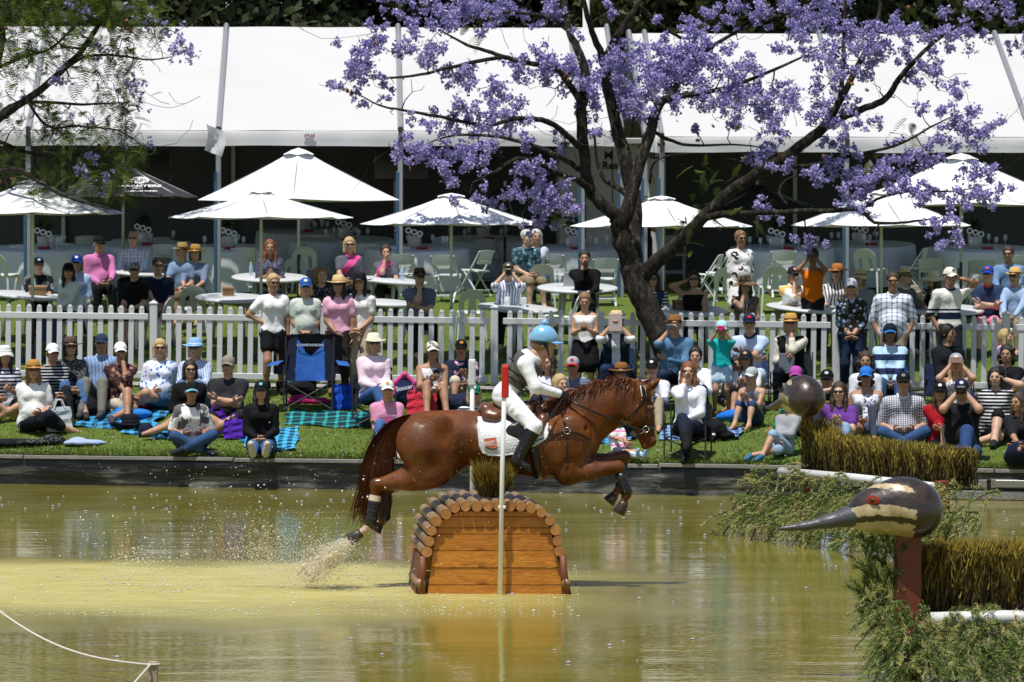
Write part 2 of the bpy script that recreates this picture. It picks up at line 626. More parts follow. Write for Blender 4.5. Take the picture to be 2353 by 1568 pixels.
# ---- retaining edge of the pond: black liner, weathered boards
def make_edge():
 r = empty("retaining_wall", (0, 52.25, 0), 0, "low black lined retaining wall along the far side of the pond", "wall")
 m, nt, b = nodes_of("black_liner")
 co = texco(nt)
 n1 = noise(nt, mapping(nt, co, (.5, 1, 3.5)), 2.0, 6, .65)
 c = ramp(nt, n1, [(.35, (.006, .006, .007)), (.50, (.015, .015, .016)), (.58, (.09, .09, .085)), (.72, (.30, .29, .27))])
 nt.links.new(c, b.inputs["Base Color"])
 b.inputs["Roughness"].default_value = .42
 bumpn(nt, b, noise(nt, mapping(nt, co, (1, 1, 6)), 3, 4), .5, .03)
 prof = [(.03, -.15), (.0, 0.0), (.035, .10), (.005, .17), (.03, .24), (.0, .31), (.02, .355)]
 V, F = [], []
 xs = np.linspace(-15, 15, 181)
 for X in xs:
  for k, (dy, z) in enumerate(prof):
   V.append((X, -.2776 * X - .03 + dy + .018 * vnoise(X * 1.3 + k, k * 2), z + .012 * vnoise(X * .9, k) * (0 < k < 6)))
 n = len(prof)
 for i in range(len(xs) - 1):
  for k in range(n - 1):
   a = i * n + k
   F.append((a, a + n, a + n + 1, a + 1))
 obj("liner", mesh_from("liner", V, F, True), m, r)
 wood = mat("weathered_board", (.24, .23, .215), .8, .5, 3, .5, 30)
 edges = [-15, -12.4, -9.2, -6.6, -3.7, -.9, 1.9, 4.4, 6.1, 8.9, 11.8, 15]
 ang = math.atan(-.2776)
 for a, c_ in zip(edges[:-1], edges[1:]):
  L = (c_ - a) / math.cos(ang) - .02
  mx = (a + c_) / 2
  MB().box((0, 0, 0), (L, .055, .05), bevel=.006).build("edge_board", wood, r, loc=(mx, -.2776 * mx - .02, .375 + rng.uniform(-.008, .008)), rot=(rng.uniform(-.06, .06), rng.uniform(-.004, .004), ang))
 for (a, c_, z) in ((4.2, 6.0, .20), (6.05, 9.5, .21), (5.0, 9.0, .06)):
  L = (c_ - a) / math.cos(ang); mx = (a + c_) / 2
  MB().box((0, 0, 0), (L, .04, .11), bevel=.006).build("edge_board", wood, r, loc=(mx, -.2776 * mx - .06, z), rot=(.05, 0, ang))
 MB().box((0, 0, 0), (.52, .012, .09), bevel=.004).build("joining_plate", mat("zinc_plate", (.35, .35, .34), .45, .15, 5, metal=.7), r, loc=(6.35, -.2776 * 6.35 - .10, .21), rot=(.05, 0, ang))
make_edge()
# ---- marquees
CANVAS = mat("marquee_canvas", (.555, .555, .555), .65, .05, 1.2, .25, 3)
WALLSHADE = mat("marquee_wall_shade", (.10, .10, .11), .9, .12, 1.5)  # interior shade of the white fabric back walls, painted in as dark grey
ALU = mat("tent_aluminium", (.42, .44, .46), .4, .08, 4, metal=.6)
BLUEP = mat("blue_pole_wrap", (.035, .10, .19), .5, .1, 4)
DARK = mat("dark_frame", (.03, .03, .033), .6, .1, 5)
WHITEP = mat("white_plastic", (.78, .78, .77), .45, .03, 8)
def tent(xs, dz, label, tilt_last):
 """xs: eave pixel columns of the frame lines"""
 Xs = []
 for x in xs:
  Y = 68.6
  for _ in range(4):
   X = PX(x, Y); Y = tentY(X)
  Xs.append(X)
 c = Vector(((Xs[0] + Xs[-1]) / 2, tentY((Xs[0] + Xs[-1]) / 2), TENTZ + dz))
 r = empty("marquee", c, 0, label, "marquee")
 def W(X, d, z):
  return Vector((X - .0384 * d, tentY(X) + d, TENTZ + dz + z)) - c
 EV, RISE, HALF = 2.845, 2.01, 4.1
 for a, b_ in zip(Xs[:-1], Xs[1:]):
  for side in (0, 1):
   V, F = [], []
   nu, nv = 10, 12
   ph = rng.uniform(0, 9)
   for j in range(nv + 1):
    v = j / nv
    for i in range(nu + 1):
     u = i / nu
     X = lerp(a, b_, u)
     sag = -.07 * math.sin(math.pi * u) * math.sin(math.pi * v) + .010 * vnoise(u * 5 + v * 4, v * 2 - u, ph)
     d = v * HALF if side == 0 else 2 * HALF - v * HALF
     V.append(W(X, d, EV + RISE * v + sag))
   for j in range(nv):
    for i in range(nu):
     q = j * (nu + 1) + i
     F.append((q, q + 1, q + nu + 2, q + nu + 1))
   obj("roof_panel", mesh_from("roof_panel", V, F, True), CANVAS, r)
  V, F = [], []
  nu = 24
  ph = rng.uniform(0, 9)
  for j, (dd, z) in enumerate([(-.035, EV - .005), (-.06, EV - .05), (-.055, EV - .17), (-.06, EV - .265)]):
   for i in range(nu + 1):
    u = i / nu
    V.append(W(lerp(a + .03, b_ - .03, u), dd + .012 * math.sin(u * 19 + ph) * j / 3, z - (.012 * vnoise(u * 4, j, ph) if j == 3 else 0)))
  for j in range(3):
   for i in range(nu):
    q = j * (nu + 1) + i
    F.append((q, q + 1, q + nu + 2, q + nu + 1))
  obj("valance", mesh_from("valance", V, F, True), CANVAS, r)
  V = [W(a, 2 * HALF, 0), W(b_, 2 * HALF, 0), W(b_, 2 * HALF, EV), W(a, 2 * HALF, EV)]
  obj("back_wall", mesh_from("back_wall", V, [(0, 1, 2, 3)]), WALLSHADE, r)
 for k, X in enumerate(Xs):
  mb = MB()
  mb.tube([W(X, -.02, EV + .035), W(X, HALF, EV + RISE + .035), W(X, 2 * HALF, EV + .035)], .05, 6)
  mb.build("roof_beam", ALU, r)
  mb = MB(); mb.box(W(X, 0, EV / 2 - .1), (.085, .085, EV + .14), bevel=.01)
  mb.build("pole", ALU, r)
  mb = MB(); mb.box(W(X, -.025, EV / 2 - .35), (.05, .06, EV - .7), bevel=.008)
  po = mb.build("pole_wrap", BLUEP, r); po.location = (-.05, -.01, 0)
  mb = MB(); mb.box(W(X, -.08, EV - .1), (.07, .03, .34), bevel=.008)
  mb.build("corner_bracket", DARK, r)
  mb = MB(); mb.box(W(X, 2 * HALF - .05, EV / 2), (.08, .08, EV), bevel=.01)
  mb.build("pole", ALU, r)
 return r, W, Xs
tentL, WL, XL = tent([-372, 65, 502, 920, 1338, 1428], 0.0, "long white marquee with open front, on the far side from the duck heads", False)
tentR, WR, XR = tent([1482, 1520, 1945, 2372, 2800], -0.10, "second white marquee beyond the jacaranda, over the duck heads", True)
def text(name, s, size, mat_, parent=None, loc=(0, 0, 0), rot=(math.pi / 2, 0, 0), bold=0.0, align='CENTER', ext=.002, sx=1.0, shear=0.0):
 cu = bpy.data.curves.new(name, 'FONT')
 cu.body = s; cu.size = size; cu.extrude = ext; cu.offset = bold; cu.shear = shear
 cu.align_x = align; cu.align_y = 'CENTER'; cu.resolution_u = 2
 cu.materials.append(mat_)
 tmp = bpy.data.objects.new("tmp_text", cu)
 COL.objects.link(tmp)
 bpy.context.view_layer.update()
 me = bpy.data.meshes.new_from_object(tmp.evaluated_get(bpy.context.evaluated_depsgraph_get()))
 bpy.data.objects.remove(tmp); bpy.data.curves.remove(cu)
 me.name = name
 o = bpy.data.objects.new(name, me)
 o.location = loc; o.rotation_euler = rot; o.scale = (sx, 1, 1)
 return link(o, parent)
REDINK = mat("red_ink", (.35, .05, .05), .7, 0)
GREYINK = mat("grey_ink", (.22, .23, .25), .7, 0)
lp = P(711, 316, tentY(-3.5) - .085) - tentL.location
lb = MB().box((0, 0, 0), (.19, .006, .12)).build("maker_label", mat("label_cloth", (.70, .70, .70), .7, 0), tentL, loc=lp)
text("lettering", "ATLAS", .062, REDINK, lb, (0, -.006, .028), bold=.002)
for q in range(3):
 MB().box((0, -.005, -.012 - q * .017), (.16 - .02 * (q == 1), .003, .006)).build("print_line", GREYINK, lb)
fl = P(487, 318, 68.3) - tentL.location
V, F = [], []
for j in range(5):
 for i in range(5):
  V.append(fl + Vector((-.10 + .075 * i + .04 * math.sin(j), -.06 * math.sin(i * 1.4 + j) - .03, .24 - .11 * j - .03 * i)))
for j in range(4):
 for i in range(4):
  F.append((j * 5 + i, j * 5 + i + 1, j * 5 + i + 6, j * 5 + i + 5))
obj("loose_flap", mesh_from("loose_flap", V, F, True), CANVAS, tentL)
# ---- toilet cabin between the two marquees
def cabin():
 Y = 73.0
 a, b_ = PX(1284, Y), PX(1530, Y)
 zb = ground(PX(1400, Y), Y) - .1; zt = zb + 2.6
 r = empty("toilet_cabin", ((a + b_) / 2, Y, zb), 0, "white portable cabin with black lettering, seen between the marquees behind the trunk", "cabin")
 cm = mat("cabin_panel", (.62, .62, .61), .6, .04, 2)
 n = 4
 w = (b_ - a) / n
 for i in range(n):
  MB().box((0, 0, 0), (w - .015, 1.2, zt - zb), bevel=.01).build("wall_panel", cm, r, loc=(a + w * (i + .5) - r.location.x, .6, (zt - zb) / 2))
 MB().box((0, 0, 0), (b_ - a + .1, 1.4, .12), bevel=.02).build("roof", mat("cabin_roof", (.4, .4, .4), .6), r, loc=(0, .6, zt - zb + .06))
 ink = mat("black_ink", (.012, .012, .014), .6, 0)
 def tx(s, x, y, size):
  p = P(x, y, Y - .012)
  text("lettering", s, size, ink, r, p - r.location, bold=.006, align='LEFT')
 tx("M", 1388, 358, .20); tx("OILE", 1472, 357, .20); tx("Restr", 1384, 381, .19)
 MB().box((0, 0, 0), (.26, .02, .10)).build("sign_panel", ink, r, loc=P(1492, 342, Y - .03) - r.location)
cabin()
# ---- tall white lamp post behind the marquee
lp_ = P(1347, 620, 76.4)
r = empty("lamp_post", (lp_.x, lp_.y, ground(lp_.x, lp_.y)), 0, "tall white lamp post rising behind the marquee ridge", "lamp post")
mb = MB(); mb.tube([(0, 0, 0), (0, 0, 7.4)], [.09, .06], 10); mb.build("post", WHITEP, r, True)
mb = MB(); mb.tube([(0, 0, 7.3), (.05, 0, 8.6), (.5, 0, 9.2), (1.1, 0, 9.3)], [.06, .05, .04, .04], 8); mb.box((1.3, 0, 9.28), (.5, .2, .1), bevel=.03); mb.build("lamp_arm", WHITEP, r)
# ---- trees behind the marquees
LEAFD = []
def leafmat(name, c0, c1, trans=.25):
 m, nt, b = nodes_of(name)
 c = ramp(nt, noise(nt, texco(nt), 3.5, 4, .7), [(.3, c0), (.7, c1)])
 nt.links.new(c, b.inputs["Base Color"])
 b.inputs["Roughness"].default_value = .55
 b.inputs["Specular IOR Level"].default_value = .3
 tr = nt.nodes.new("ShaderNodeBsdfTranslucent")
 nt.links.new(c, tr.inputs[0])
 mx = nt.nodes.new("ShaderNodeMixShader"); mx.inputs[0].default_value = trans
 nt.links.new(b.outputs[0], mx.inputs[1]); nt.links.new(tr.outputs[0], mx.inputs[2])
 nt.links.new(mx.outputs[0], nt.nodes["Material Output"].inputs[0])
 return m
BARKD = mat("dark_bark", (.045, .035, .028), .9, .35, 8, .6, 25)
def leaf_cloud(cs, rs, per, size, seed, up=.3):
 g = np.random.default_rng(seed)
 out = []
 for c, r in zip(cs, rs):
  n = per
  d = g.normal(size=(n, 3)); d /= np.linalg.norm(d, axis=1)[:, None]
  p = np.array(c) + d * (np.array(r) * (g.random((n, 1)) ** .45))
  out.append(p)
 p = np.concatenate(out); n = len(p)
 u = g.normal(size=(n, 3)); u[:, 2] -= up; u /= np.linalg.norm(u, axis=1)[:, None]
 w = np.cross(u, g.normal(size=(n, 3))); w /= np.linalg.norm(w, axis=1)[:, None]
 L = size * g.uniform(.6, 1.3, (n, 1)); Wd = L * g.uniform(.22, .4, (n, 1))
 V = np.stack([p, p + u * L * .5 + w * Wd, p + u * L, p + u * L * .5 - w * Wd], 1).reshape(-1, 3)
 return V, np.arange(n * 4).reshape(-1, 4)
def bg_tree(seed, leafm):
 g = random.Random(seed)
 cs, rs = [], []
 for i in range(46):
  a, rr, z = g.uniform(0, 6.28), 2.6 * math.sqrt(g.random()), g.uniform(2.2, 8.6)
  f = 1 - .5 * abs(z - 5) / 4.2
  cs.append((rr * f * math.cos(a), rr * f * math.sin(a), z)); rs.append(g.uniform(.5, 1.0))
 V, F = leaf_cloud(cs, rs, 300, .22, seed)
 crown = mesh_from("crown", V, F)
 mb = MB()
 mb.tube([(0, 0, 0), (.1, .05, 2), (-.1, 0, 4), (.1, .1, 6.5)], [.28, .22, .16, .06], 8)
 for i in range(7):
  c = cs[i * 3]
  mb.tube([(0, 0, 1.6 + .5 * i), (c[0] * .5, c[1] * .5, lerp(1.6 + .5 * i, c[2], .6)), c], [.1, .06, .02], 5)
 return crown, mb.mesh("trunk", True)
bgm = [leafmat("olive_leaf", (.018, .028, .010), (.06, .075, .028)), leafmat("gum_leaf", (.022, .035, .010), (.085, .10, .03)), leafmat("dark_leaf", (.012, .020, .009), (.035, .05, .018))]
protos = [bg_tree(11 + i, bgm[i]) for i in range(3)]
bgl = [("grey green olive tree behind the marquee ridge", 0), ("yellowish green gum tree behind the marquee ridge", 1), ("dark evergreen tree behind the marquee ridge", 2)]
k = 0
for row, (Yr, n, x0, x1) in enumerate(((80.5, 8, -120, 2480), (84.5, 7, -200, 2550))):
 for i in range(n):
  x = lerp(x0, x1, (i + .5) / n) + rng.uniform(-40, 40)
  Y = Yr + rng.uniform(-1, 1.5)
  X = PX(x, Y)
  kind = (0 if x < 900 else 1) if row == 0 else 2
  if row == 0 and x > 1000 and i % 3 == 0: kind = 2
  names = ["olive_tree", "gum_tree", "evergreen_tree"]
  r = empty(names[kind], (X, Y, ground(X, Y)), rng.uniform(0, 6.28), bgl[kind][0] + ", %s" % ["above the left bays", "above the second bay", "above the empty camp chair", "above the horse's tail", "above the rider", "by the lamp post", "above the trunk fork", "above the duck heads", "far behind on the left", "far behind the second bay", "far behind the third bay", "far behind the rider", "far behind the trunk", "far behind the right hand marquee", "far behind the duck heads"][k], "tree", "trees behind the marquees")
  s_ = rng.uniform(.95, 1.2); r.scale = (s_ * 1.05, s_ * 1.05, s_)
  obj("crown", protos[kind][0], bgm[kind], r)
  obj("trunk", protos[kind][1], BARKD, r)
  k += 1
# ---- picket fence
VINYL = mat("white_vinyl", (.62, .63, .64), .4, .03, 3)
FPOST = [-39, 353, 745, 1136, 1529, 1921, 2312, 2704]
def picket_mesh():
 mb = MB()
 w, d, h = .0385, .012, 1.03
 mb.box((0, 0, h / 2), (w * 2, d * 2, h), bevel=.004)
 V = [(-w, -d, h), (w, -d, h), (w, d, h), (-w, d, h), (-w * .95, -d * 1.2, h + .012), (w * .95, -d * 1.2, h + .012), (w * .95, d * 1.2, h + .012), (-w * .95, d * 1.2, h + .012),
   (-w * .45, -d * .6, h + .05), (w * .45, -d * .6, h + .05), (w * .45, d * .6, h + .05), (-w * .45, d * .6, h + .05)]
 mb.add(V, [(0, 1, 5, 4), (1, 2, 6, 5), (2, 3, 7, 6), (3, 0, 4, 7), (4, 5, 9, 8), (5, 6, 10, 9), (6, 7, 11, 10), (7, 4, 8, 11), (8, 9, 10, 11)])
 return mb.mesh("picket")
PK = picket_mesh(); PK.materials.append(VINYL)
for i, x in enumerate(FPOST):
 X = PX(x, 58.2); z = fenceZ(X)
 r = empty("fence_post", (X, 58.2, z), 0, "square white fence post with pyramid cap, %s" % ["just left of the first pickets", "beside the man in navy polo", "behind the grey-green tee shirt", "behind the white topped marker pole", "beside the leaning trunk", "behind the woman in dark floral blouse", "by the toddler's head", "past the right edge"][i], "fence post", "posts of the white picket fence")
 if not -8 < x < 2361: bpy.data.objects.remove(r); r = None
 if r: MB().box((0, 0, .56), (.108, .108, 1.12), bevel=.006).build("post", VINYL, r)
 mb = MB(); mb.box((0, 0, 1.13), (.125, .125, .02), bevel=.004)
 mb.add([(-.06, -.06, 1.14), (.06, -.06, 1.14), (.06, .06, 1.14), (-.06, .06, 1.14), (0, 0, 1.18)], [(0, 1, 4), (1, 2, 4), (2, 3, 4), (3, 0, 4)])
 if r: mb.build("cap", VINYL, r)
 if i == len(FPOST) - 1: break
 a, b_ = PX(x + 18, 58.2), PX(FPOST[i + 1] - 14, 58.2)
 xc = (a + b_) / 2
 sl = -math.atan(.0125) * -1
 f = empty("picket_fence", (xc, 58.2, fenceZ(xc)), 0, "white picket fence panel, %s" % ["behind the straw hat group", "behind the floral blouse and grey cap", "behind the four standing women", "behind the rider's back", "left of the leaning trunk", "behind the girl in teal", "behind the plaid shirt man", "at the right edge"][i], "fence", "panels of the white picket fence")
 f.rotation_euler = (0, math.atan(.0125), 0)
 L = b_ - a
 MB().box((0, 0, .935), (L, .05, .09), bevel=.006).build("rail", VINYL, f)
 MB().box((0, 0, .085), (L, .05, .09), bevel=.006).build("rail", VINYL, f)
 n = int(round((L - .1) / .149))
 for q in range(n):
  xx = (q - (n - 1) / 2) * .149
  obj("picket", PK, VINYL, f, loc=(xx, 0, .012 + (.008 if q % 2 else 0)))
# ================================================================== jacaranda trees
BARK = None
def bark_mat():
 m, nt, b = nodes_of("jacaranda_bark")
 co = texco(nt)
 n1 = noise(nt, mapping(nt, co, (1, 1, .35)), 14, 6, .7)
 n2 = noise(nt, co, 3.0, 4)
 c = ramp(nt, n1, [(.3, (.012, .010, .008)), (.52, (.040, .032, .025)), (.72, (.20, .17, .135))])
 c = mixc(nt, ramp(nt, n2, [(.55, (0, 0, 0)), (.75, (.6, .6, .6))]), c, (.10, .09, .07))
 nt.links.new(c, b.inputs["Base Color"])
 b.inputs["Roughness"].default_value = .9
 b.inputs["Specular IOR Level"].default_value = .2
 bumpn(nt, b, mathn(nt, 'ADD', n1, mathn(nt, 'MULTIPLY', noise(nt, mapping(nt, co, (1, 1, .25)), 30, 5, .7), .6)), 1.0, .10)
 return m
BARK = bark_mat()
def petal_mat(name, c0, c1, c2, tr=.3):
 m, nt, b = nodes_of(name)
 at = nt.nodes.new("ShaderNodeAttribute"); at.attribute_name = "tone"
 c = ramp(nt, at.outputs["Fac"], [(0, c0), (.55, c1), (1, c2)])
 nt.links.new(c, b.inputs["Base Color"])
 b.inputs["Roughness"].default_value = .6
 b.inputs["Specular IOR Level"].default_value = .3
 t = nt.nodes.new("ShaderNodeBsdfTranslucent"); nt.links.new(c, t.inputs[0])
 mx = nt.nodes.new("ShaderNodeMixShader"); mx.inputs[0].default_value = tr
 nt.links.new(b.outputs[0], mx.inputs[1]); nt.links.new(t.outputs[0], mx.inputs[2])
 nt.links.new(mx.outputs[0], nt.nodes["Material Output"].inputs[0])
 return m
PETAL = petal_mat("jacaranda_petal", (.29, .245, .54), (.46, .41, .76), (.66, .61, .90))
FERN = petal_mat("jacaranda_leaf", (.026, .050, .007), (.065, .105, .013), (.17, .22, .03), .3)
POD = mat("seed_pod", (.16, .065, .02), .7, .3, 20)
def set_tone(me, per, g):
 n = len(me.polygons)
 at = me.attributes.new("tone", 'FLOAT', 'FACE')
 at.data.foreach_set("value", np.repeat(g.random(n // per + 1), per)[:n].astype(np.float32))
def florets(centres, radii, dens, seed, size=.055):
 """trumpet flowers: two bent petals each, hanging in panicles"""
 g = np.random.default_rng(seed)
 pts = []
 for c, r in zip(centres, radii):
  n = max(8, int(dens * (r / .157) ** 2))
  k = max(4, int(9 * r / .157))
  lob = g.normal(size=(k, 3)) * np.array([.85, .8, .70]) * r
  w = g.integers(0, k, n)
  pts.append(np.array(c) + lob[w] + g.normal(size=(n, 3)) * r * np.array([.22, .22, .20]))
 p = np.concatenate(pts); n = len(p)
 u = g.normal(size=(n, 3)); u[:, 2] -= .7; u /= np.linalg.norm(u, axis=1)[:, None]
 w = np.cross(u, g.normal(size=(n, 3))); w /= np.linalg.norm(w, axis=1)[:, None]
 v = np.cross(u, w)
 L = size * g.uniform(.7, 1.25, (n, 1)); W = L * .30
 a0, a1 = p - w * W * .3, p + w * W * .3
 b0, b1 = p + u * L * .6 - w * W, p + u * L * .6 + w * W
 c0, c1 = p + u * L * .8 + v * W * 1.5 - w * W * .9, p + u * L * .8 + v * W * 1.5 + w * W * .9
 d0, d1 = p + u * L * .8 - v * W * 1.5 - w * W * .9, p + u * L * .8 - v * W * 1.5 + w * W * .9
 V = np.stack([a0, a1, b1, b0, c0, c1, d0, d1], 1).reshape(-1, 3)
 i = (np.arange(n) * 8)[:, None]
 F = np.concatenate([i + np.array([0, 1, 2, 3]), i + np.array([3, 2, 5, 4]), i + np.array([3, 2, 7, 6])], 1).reshape(-1, 4)
 me = mesh_from("blossom", V, F)
 set_tone(me, 3, g)
 return me
def fronds(centres, radii, per, seed, L0=.22):
 g = np.random.default_rng(seed)
 V, F = [], []
 for c, r in zip(centres, radii):
  for _ in range(per):
   p = np.array(c) + g.normal(size=3) * r * .5
   d = g.normal(size=3); d[2] -= .2; d /= np.linalg.norm(d)
   s = np.cross(d, [0, 0, 1.0]) + g.normal(size=3) * .2; s /= np.linalg.norm(s)
   L = L0 * g.uniform(.6, 1.2)
   nn = 9
   for j in range(nn):
    t = (j + .5) / nn
    q = p + d * L * t + np.array([0, 0, -.35 * L * t * t])
    wl = L * .26 * math.sin(math.pi * (.15 + .8 * t))
    for sg in (-1, 1):
     e = q + s * sg * wl + d * L * .08
     h = d * L * .032
     k = len(V)
     V += [q - h, e - h * .4, e + h * .8, q + h]
     F.append((k, k + 1, k + 2, k + 3))
 me = mesh_from("foliage", V, np.array(F))
 set_tone(me, 18, g)
 return me
class Tree:
 def __init__(s, base, seed):
  s.base = base; s.g = random.Random(seed); s.nodes = []; s.mb = MB()
 def limb(s, pts, rs, sub=4, wob=.03, n=9):
  rs = [r * (.80 if rs[0] > .25 else .68) for r in rs]
  P3 = [Vector(p) for p in pts]
  out, rr = [], []
  m = len(P3)
  for i in range(m - 1):
   p0, p1, p2, p3 = P3[max(i - 1, 0)], P3[i], P3[i + 1], P3[min(i + 2, m - 1)]
   for k in range(sub):
    t = k / sub
    q = .5 * ((2 * p1) + (p2 - p0) * t + (2 * p0 - 5 * p1 + 4 * p2 - p3) * t * t + (-p0 + 3 * p1 - 3 * p2 + p3) * t ** 3)
    if 0 < i or k > 0:
     q = q + Vector((s.g.uniform(-1, 1), s.g.uniform(-1, 1), s.g.uniform(-1, 1))) * wob * min(1, lerp(rs[i], rs[i + 1], t) * 8)
    out.append(q); rr.append(lerp(rs[i], rs[i + 1], t))
  out.append(P3[-1]); rr.append(rs[-1])
  s.mb.tube([p - s.base for p in out], rr, n)
  for p, r in zip(out, rr): s.nodes.append((p, r))
  return out
 def twig_to(s, target, rmax=.05, minr=.006, end=None):
  best, bd = None, 1e9
  for p, r in s.nodes:
   d = (p - target).length
   up = max(0, p.z - target.z) * .35
   if d + up < bd: bd, best = d + up, (p, r)
  p, r = best
  d = target - p
  if d.length < .05: return
  r0 = min(rmax, r * .6, .012 + .012 * d.length)
  m = max(3, int(d.length / .22))
  side = d.orthogonal().normalized() * s.g.uniform(-.12, .12) * d.length
  pts, rs = [], []
  for i in range(m + 1):
   t = i / m
   q = p + d * t + side * math.sin(math.pi * t) + Vector((0, 0, -.10 * d.length * math.sin(math.pi * t)))
   if 0 < i < m: q = q + Vector((s.g.uniform(-1, 1), s.g.uniform(-1, 1), s.g.uniform(-1, 1))) * .045
   pts.append(q); rs.append(lerp(r0, minr, t))
  s.mb.tube([q - s.base for q in pts], rs, 5)
  for q, r in zip(pts[1:], rs[1:]): s.nodes.append((q, r))
def D(x, y, dy):
 return P(x, y, 57.72 + dy)
base = D(1568, 884, 0); base.z = ground(base.x, base.y) - .05
JT = Tree(base, 5)
Ls = []
JT.limb([base, D(1562, 860, 0), D(1532, 800, .0), D(1498, 735, .05), D(1470, 665, .1), D(1452, 610, .12)], [.33, .27, .245, .23, .225, .235], 4, .02, 14)
JT.limb([D(1455, 618, .12), D(1432, 560, .05), D(1424, 520, .0), D(1410, 490, -.05), D(1376, 462, -.1), D(1352, 425, -.15), D(1343, 366, -.2), D(1335, 256, -.2), D(1346, 175, -.15), D(1326, 110, -.1), D(1305, 66, 0), D(1296, -40, .3), D(1290, -160, .5)], [.21, .20, .19, .15, .135, .125, .12, .115, .10, .085, .07, .055, .03], 4, .02, 12)
JT.limb([D(1424, 522, 0), D(1444, 480, .0), D(1462, 410, .05), D(1492, 312, .1), D(1515, 240, .15), D(1560, 222, .3), D(1610, 215, .5), D(1690, 196, .9), D(1780, 160, 1.3), D(1850, 128, 1.6)], [.17, .15, .13, .115, .10, .07, .055, .045, .035, .02], 4, .02, 11)
JT.limb([D(1460, 615, .15), D(1452, 560, .45), D(1456, 470, .75), D(1436, 366, .85), D(1407, 256, .9), D(1392, 160, .9), D(1405, 110, .9), D(1436, 55, 1.0), D(1466, 10, 1.1), D(1490, -80, 1.4)], [.19, .19, .17, .15, .125, .11, .09, .075, .06, .03], 4, .02, 11)
JT.limb([D(1392, 160, .9), D(1372, 100, .7), D(1350, 40, .5), D(1330, -60, .4)], [.09, .075, .06, .03])
JT.limb([D(1470, 640, .1), D(1510, 600, .0), D(1552, 566, -.2), D(1599, 516, -.4), D(1646, 470, -.5), D(1706, 422, -.6), D(1771, 382, -.7), D(1822, 348, -.8), D(1881, 304, -.9), D(1904, 284, -1.0)], [.185, .165, .15, .135, .13, .125, .12, .115, .11, .105], 4, .02, 11)
JT.limb([D(1904, 284, -1.0), D(1936, 220, -1.1), D(1980, 135, -1.2), D(2012, 66, -1.2), D(2024, 0, -1.1), D(2030, -90, -.9)], [.085, .075, .06, .05, .04, .02])
JT.limb([D(1928, 240, -1.05), D(1936, 180, -.9), D(1938, 110, -.7), D(1942, 30, -.5), D(1946, -60, -.4)], [.06, .055, .045, .04, .02])
JT.limb([D(1904, 284, -1.0), D(1990, 249, -1.3), D(2036, 227, -1.4), D(2064, 183, -1.5), D(2100, 143, -1.6), D(2137, 106, -1.6), D(2200, 60, -1.5), D(2290, 28, -1.4)], [.085, .075, .07, .06, .05, .042, .03, .015])
JT.limb([D(1612, 505, -.4), D(1660, 494, -.7), D(1700, 491, -.9), D(1807, 487, -1.4), D(1917, 484, -1.9), D(1976, 483, -2.1), D(2009, 511, -2.3), D(2060, 513, -2.4), D(2101, 509, -2.5), D(2160, 500, -2.6)], [.085, .075, .065, .055, .05, .045, .035, .03, .025, .012])
JT.limb([D(1771, 385, -.7), D(1862, 381, -.5), D(1954, 359, -.3), D(2064, 333, -.1), D(2137, 293, .0), D(2200, 262, 0)], [.055, .05, .04, .03, .022, .01])
JT.limb([D(1976, 484, -2.1), D(2030, 452, -2.0), D(2100, 440, -1.9), D(2190, 440, -1.8), D(2270, 425, -1.7)], [.035, .03, .025, .018, .008])
JT.limb([D(1808, 470, -1.2), D(1790, 440, -1.1), D(1810, 412, -1.0), D(1850, 400, -1.0)], [.03, .025, .02, .01])
JT.limb([D(1358, 436, -.15), D(1325, 412, -.5), D(1278, 396, -.9), D(1230, 372, -1.2), D(1186, 366, -1.4), D(1130, 400, -1.6), D(1085, 420, -1.8)], [.09, .07, .06, .05, .042, .03, .012])
JT.limb([D(1344, 350, -.2), D(1300, 310, -.5), D(1259, 280, -.8), D(1190, 272, -1.2), D(1120, 288, -1.5), D(1058, 278, -1.8), D(985, 264, -2.0), D(922, 253, -2.1), D(871, 242, -2.2), D(820, 214, -2.3)], [.075, .065, .06, .05, .042, .037, .032, .026, .02, .008])
JT.limb([D(1345, 400, -.2), D(1300, 368, -.1), D(1241, 341, .2), D(1150, 315, .5), D(1047, 311, .8), D(980, 330, 1.0)], [.065, .055, .048, .038, .026, .01])
JT.limb([D(1338, 240, -.2), D(1310, 196, -.4), D(1274, 156, -.6), D(1230, 148, -.7), D(1183, 139, -.8), D(1131, 121, -.9), D(1075, 104, -1.0), D(1010, 70, -1.1)], [.075, .07, .062, .055, .05, .043, .033, .012])
JT.limb([D(1160, 131, -.85), D(1100, 140, -1.1), D(1040, 154, -1.3), D(966, 172, -1.5), D(893, 179, -1.7), D(840, 172, -1.8)], [.045, .042, .036, .03, .022, .01])
JT.limb([D(1305, 70, 0), D(1260, 40, .3), D(1200, 30, .6), D(1130, 28, .9), D(1050, 10, 1.2)], [.05, .042, .035, .028, .012])
JT.limb([D(1512, 250, .15), D(1560, 190, .6), D(1620, 120, 1.0), D(1700, 70, 1.4), D(1780, 40, 1.6), D(1880, 20, 1.8)], [.065, .055, .047, .038, .03, .012])
JT.limb([D(1466, 10, 1.1), D(1520, 60, 1.3), D(1580, 90, 1.5), D(1640, 60, 1.6)], [.05, .04, .03, .012])
JT.limb([D(1500, 300, .1), D(1545, 325, .3), D(1600, 335, .6), D(1680, 332, .9), D(1760, 340, 1.1)], [.045, .038, .03, .022, .01])
JT.limb([D(1494, 420, 0.05), D(1500, 380, -.2), D(1530, 360, -.5), D(1590, 352, -.8)], [.03, .024, .018, .008])
JT.limb([D(1450, 455, .7), D(1420, 432, .8), D(1388, 410, .9), D(1372, 370, 1.0), D(1366, 310, 1.0)], [.075, .06, .05, .04, .02])
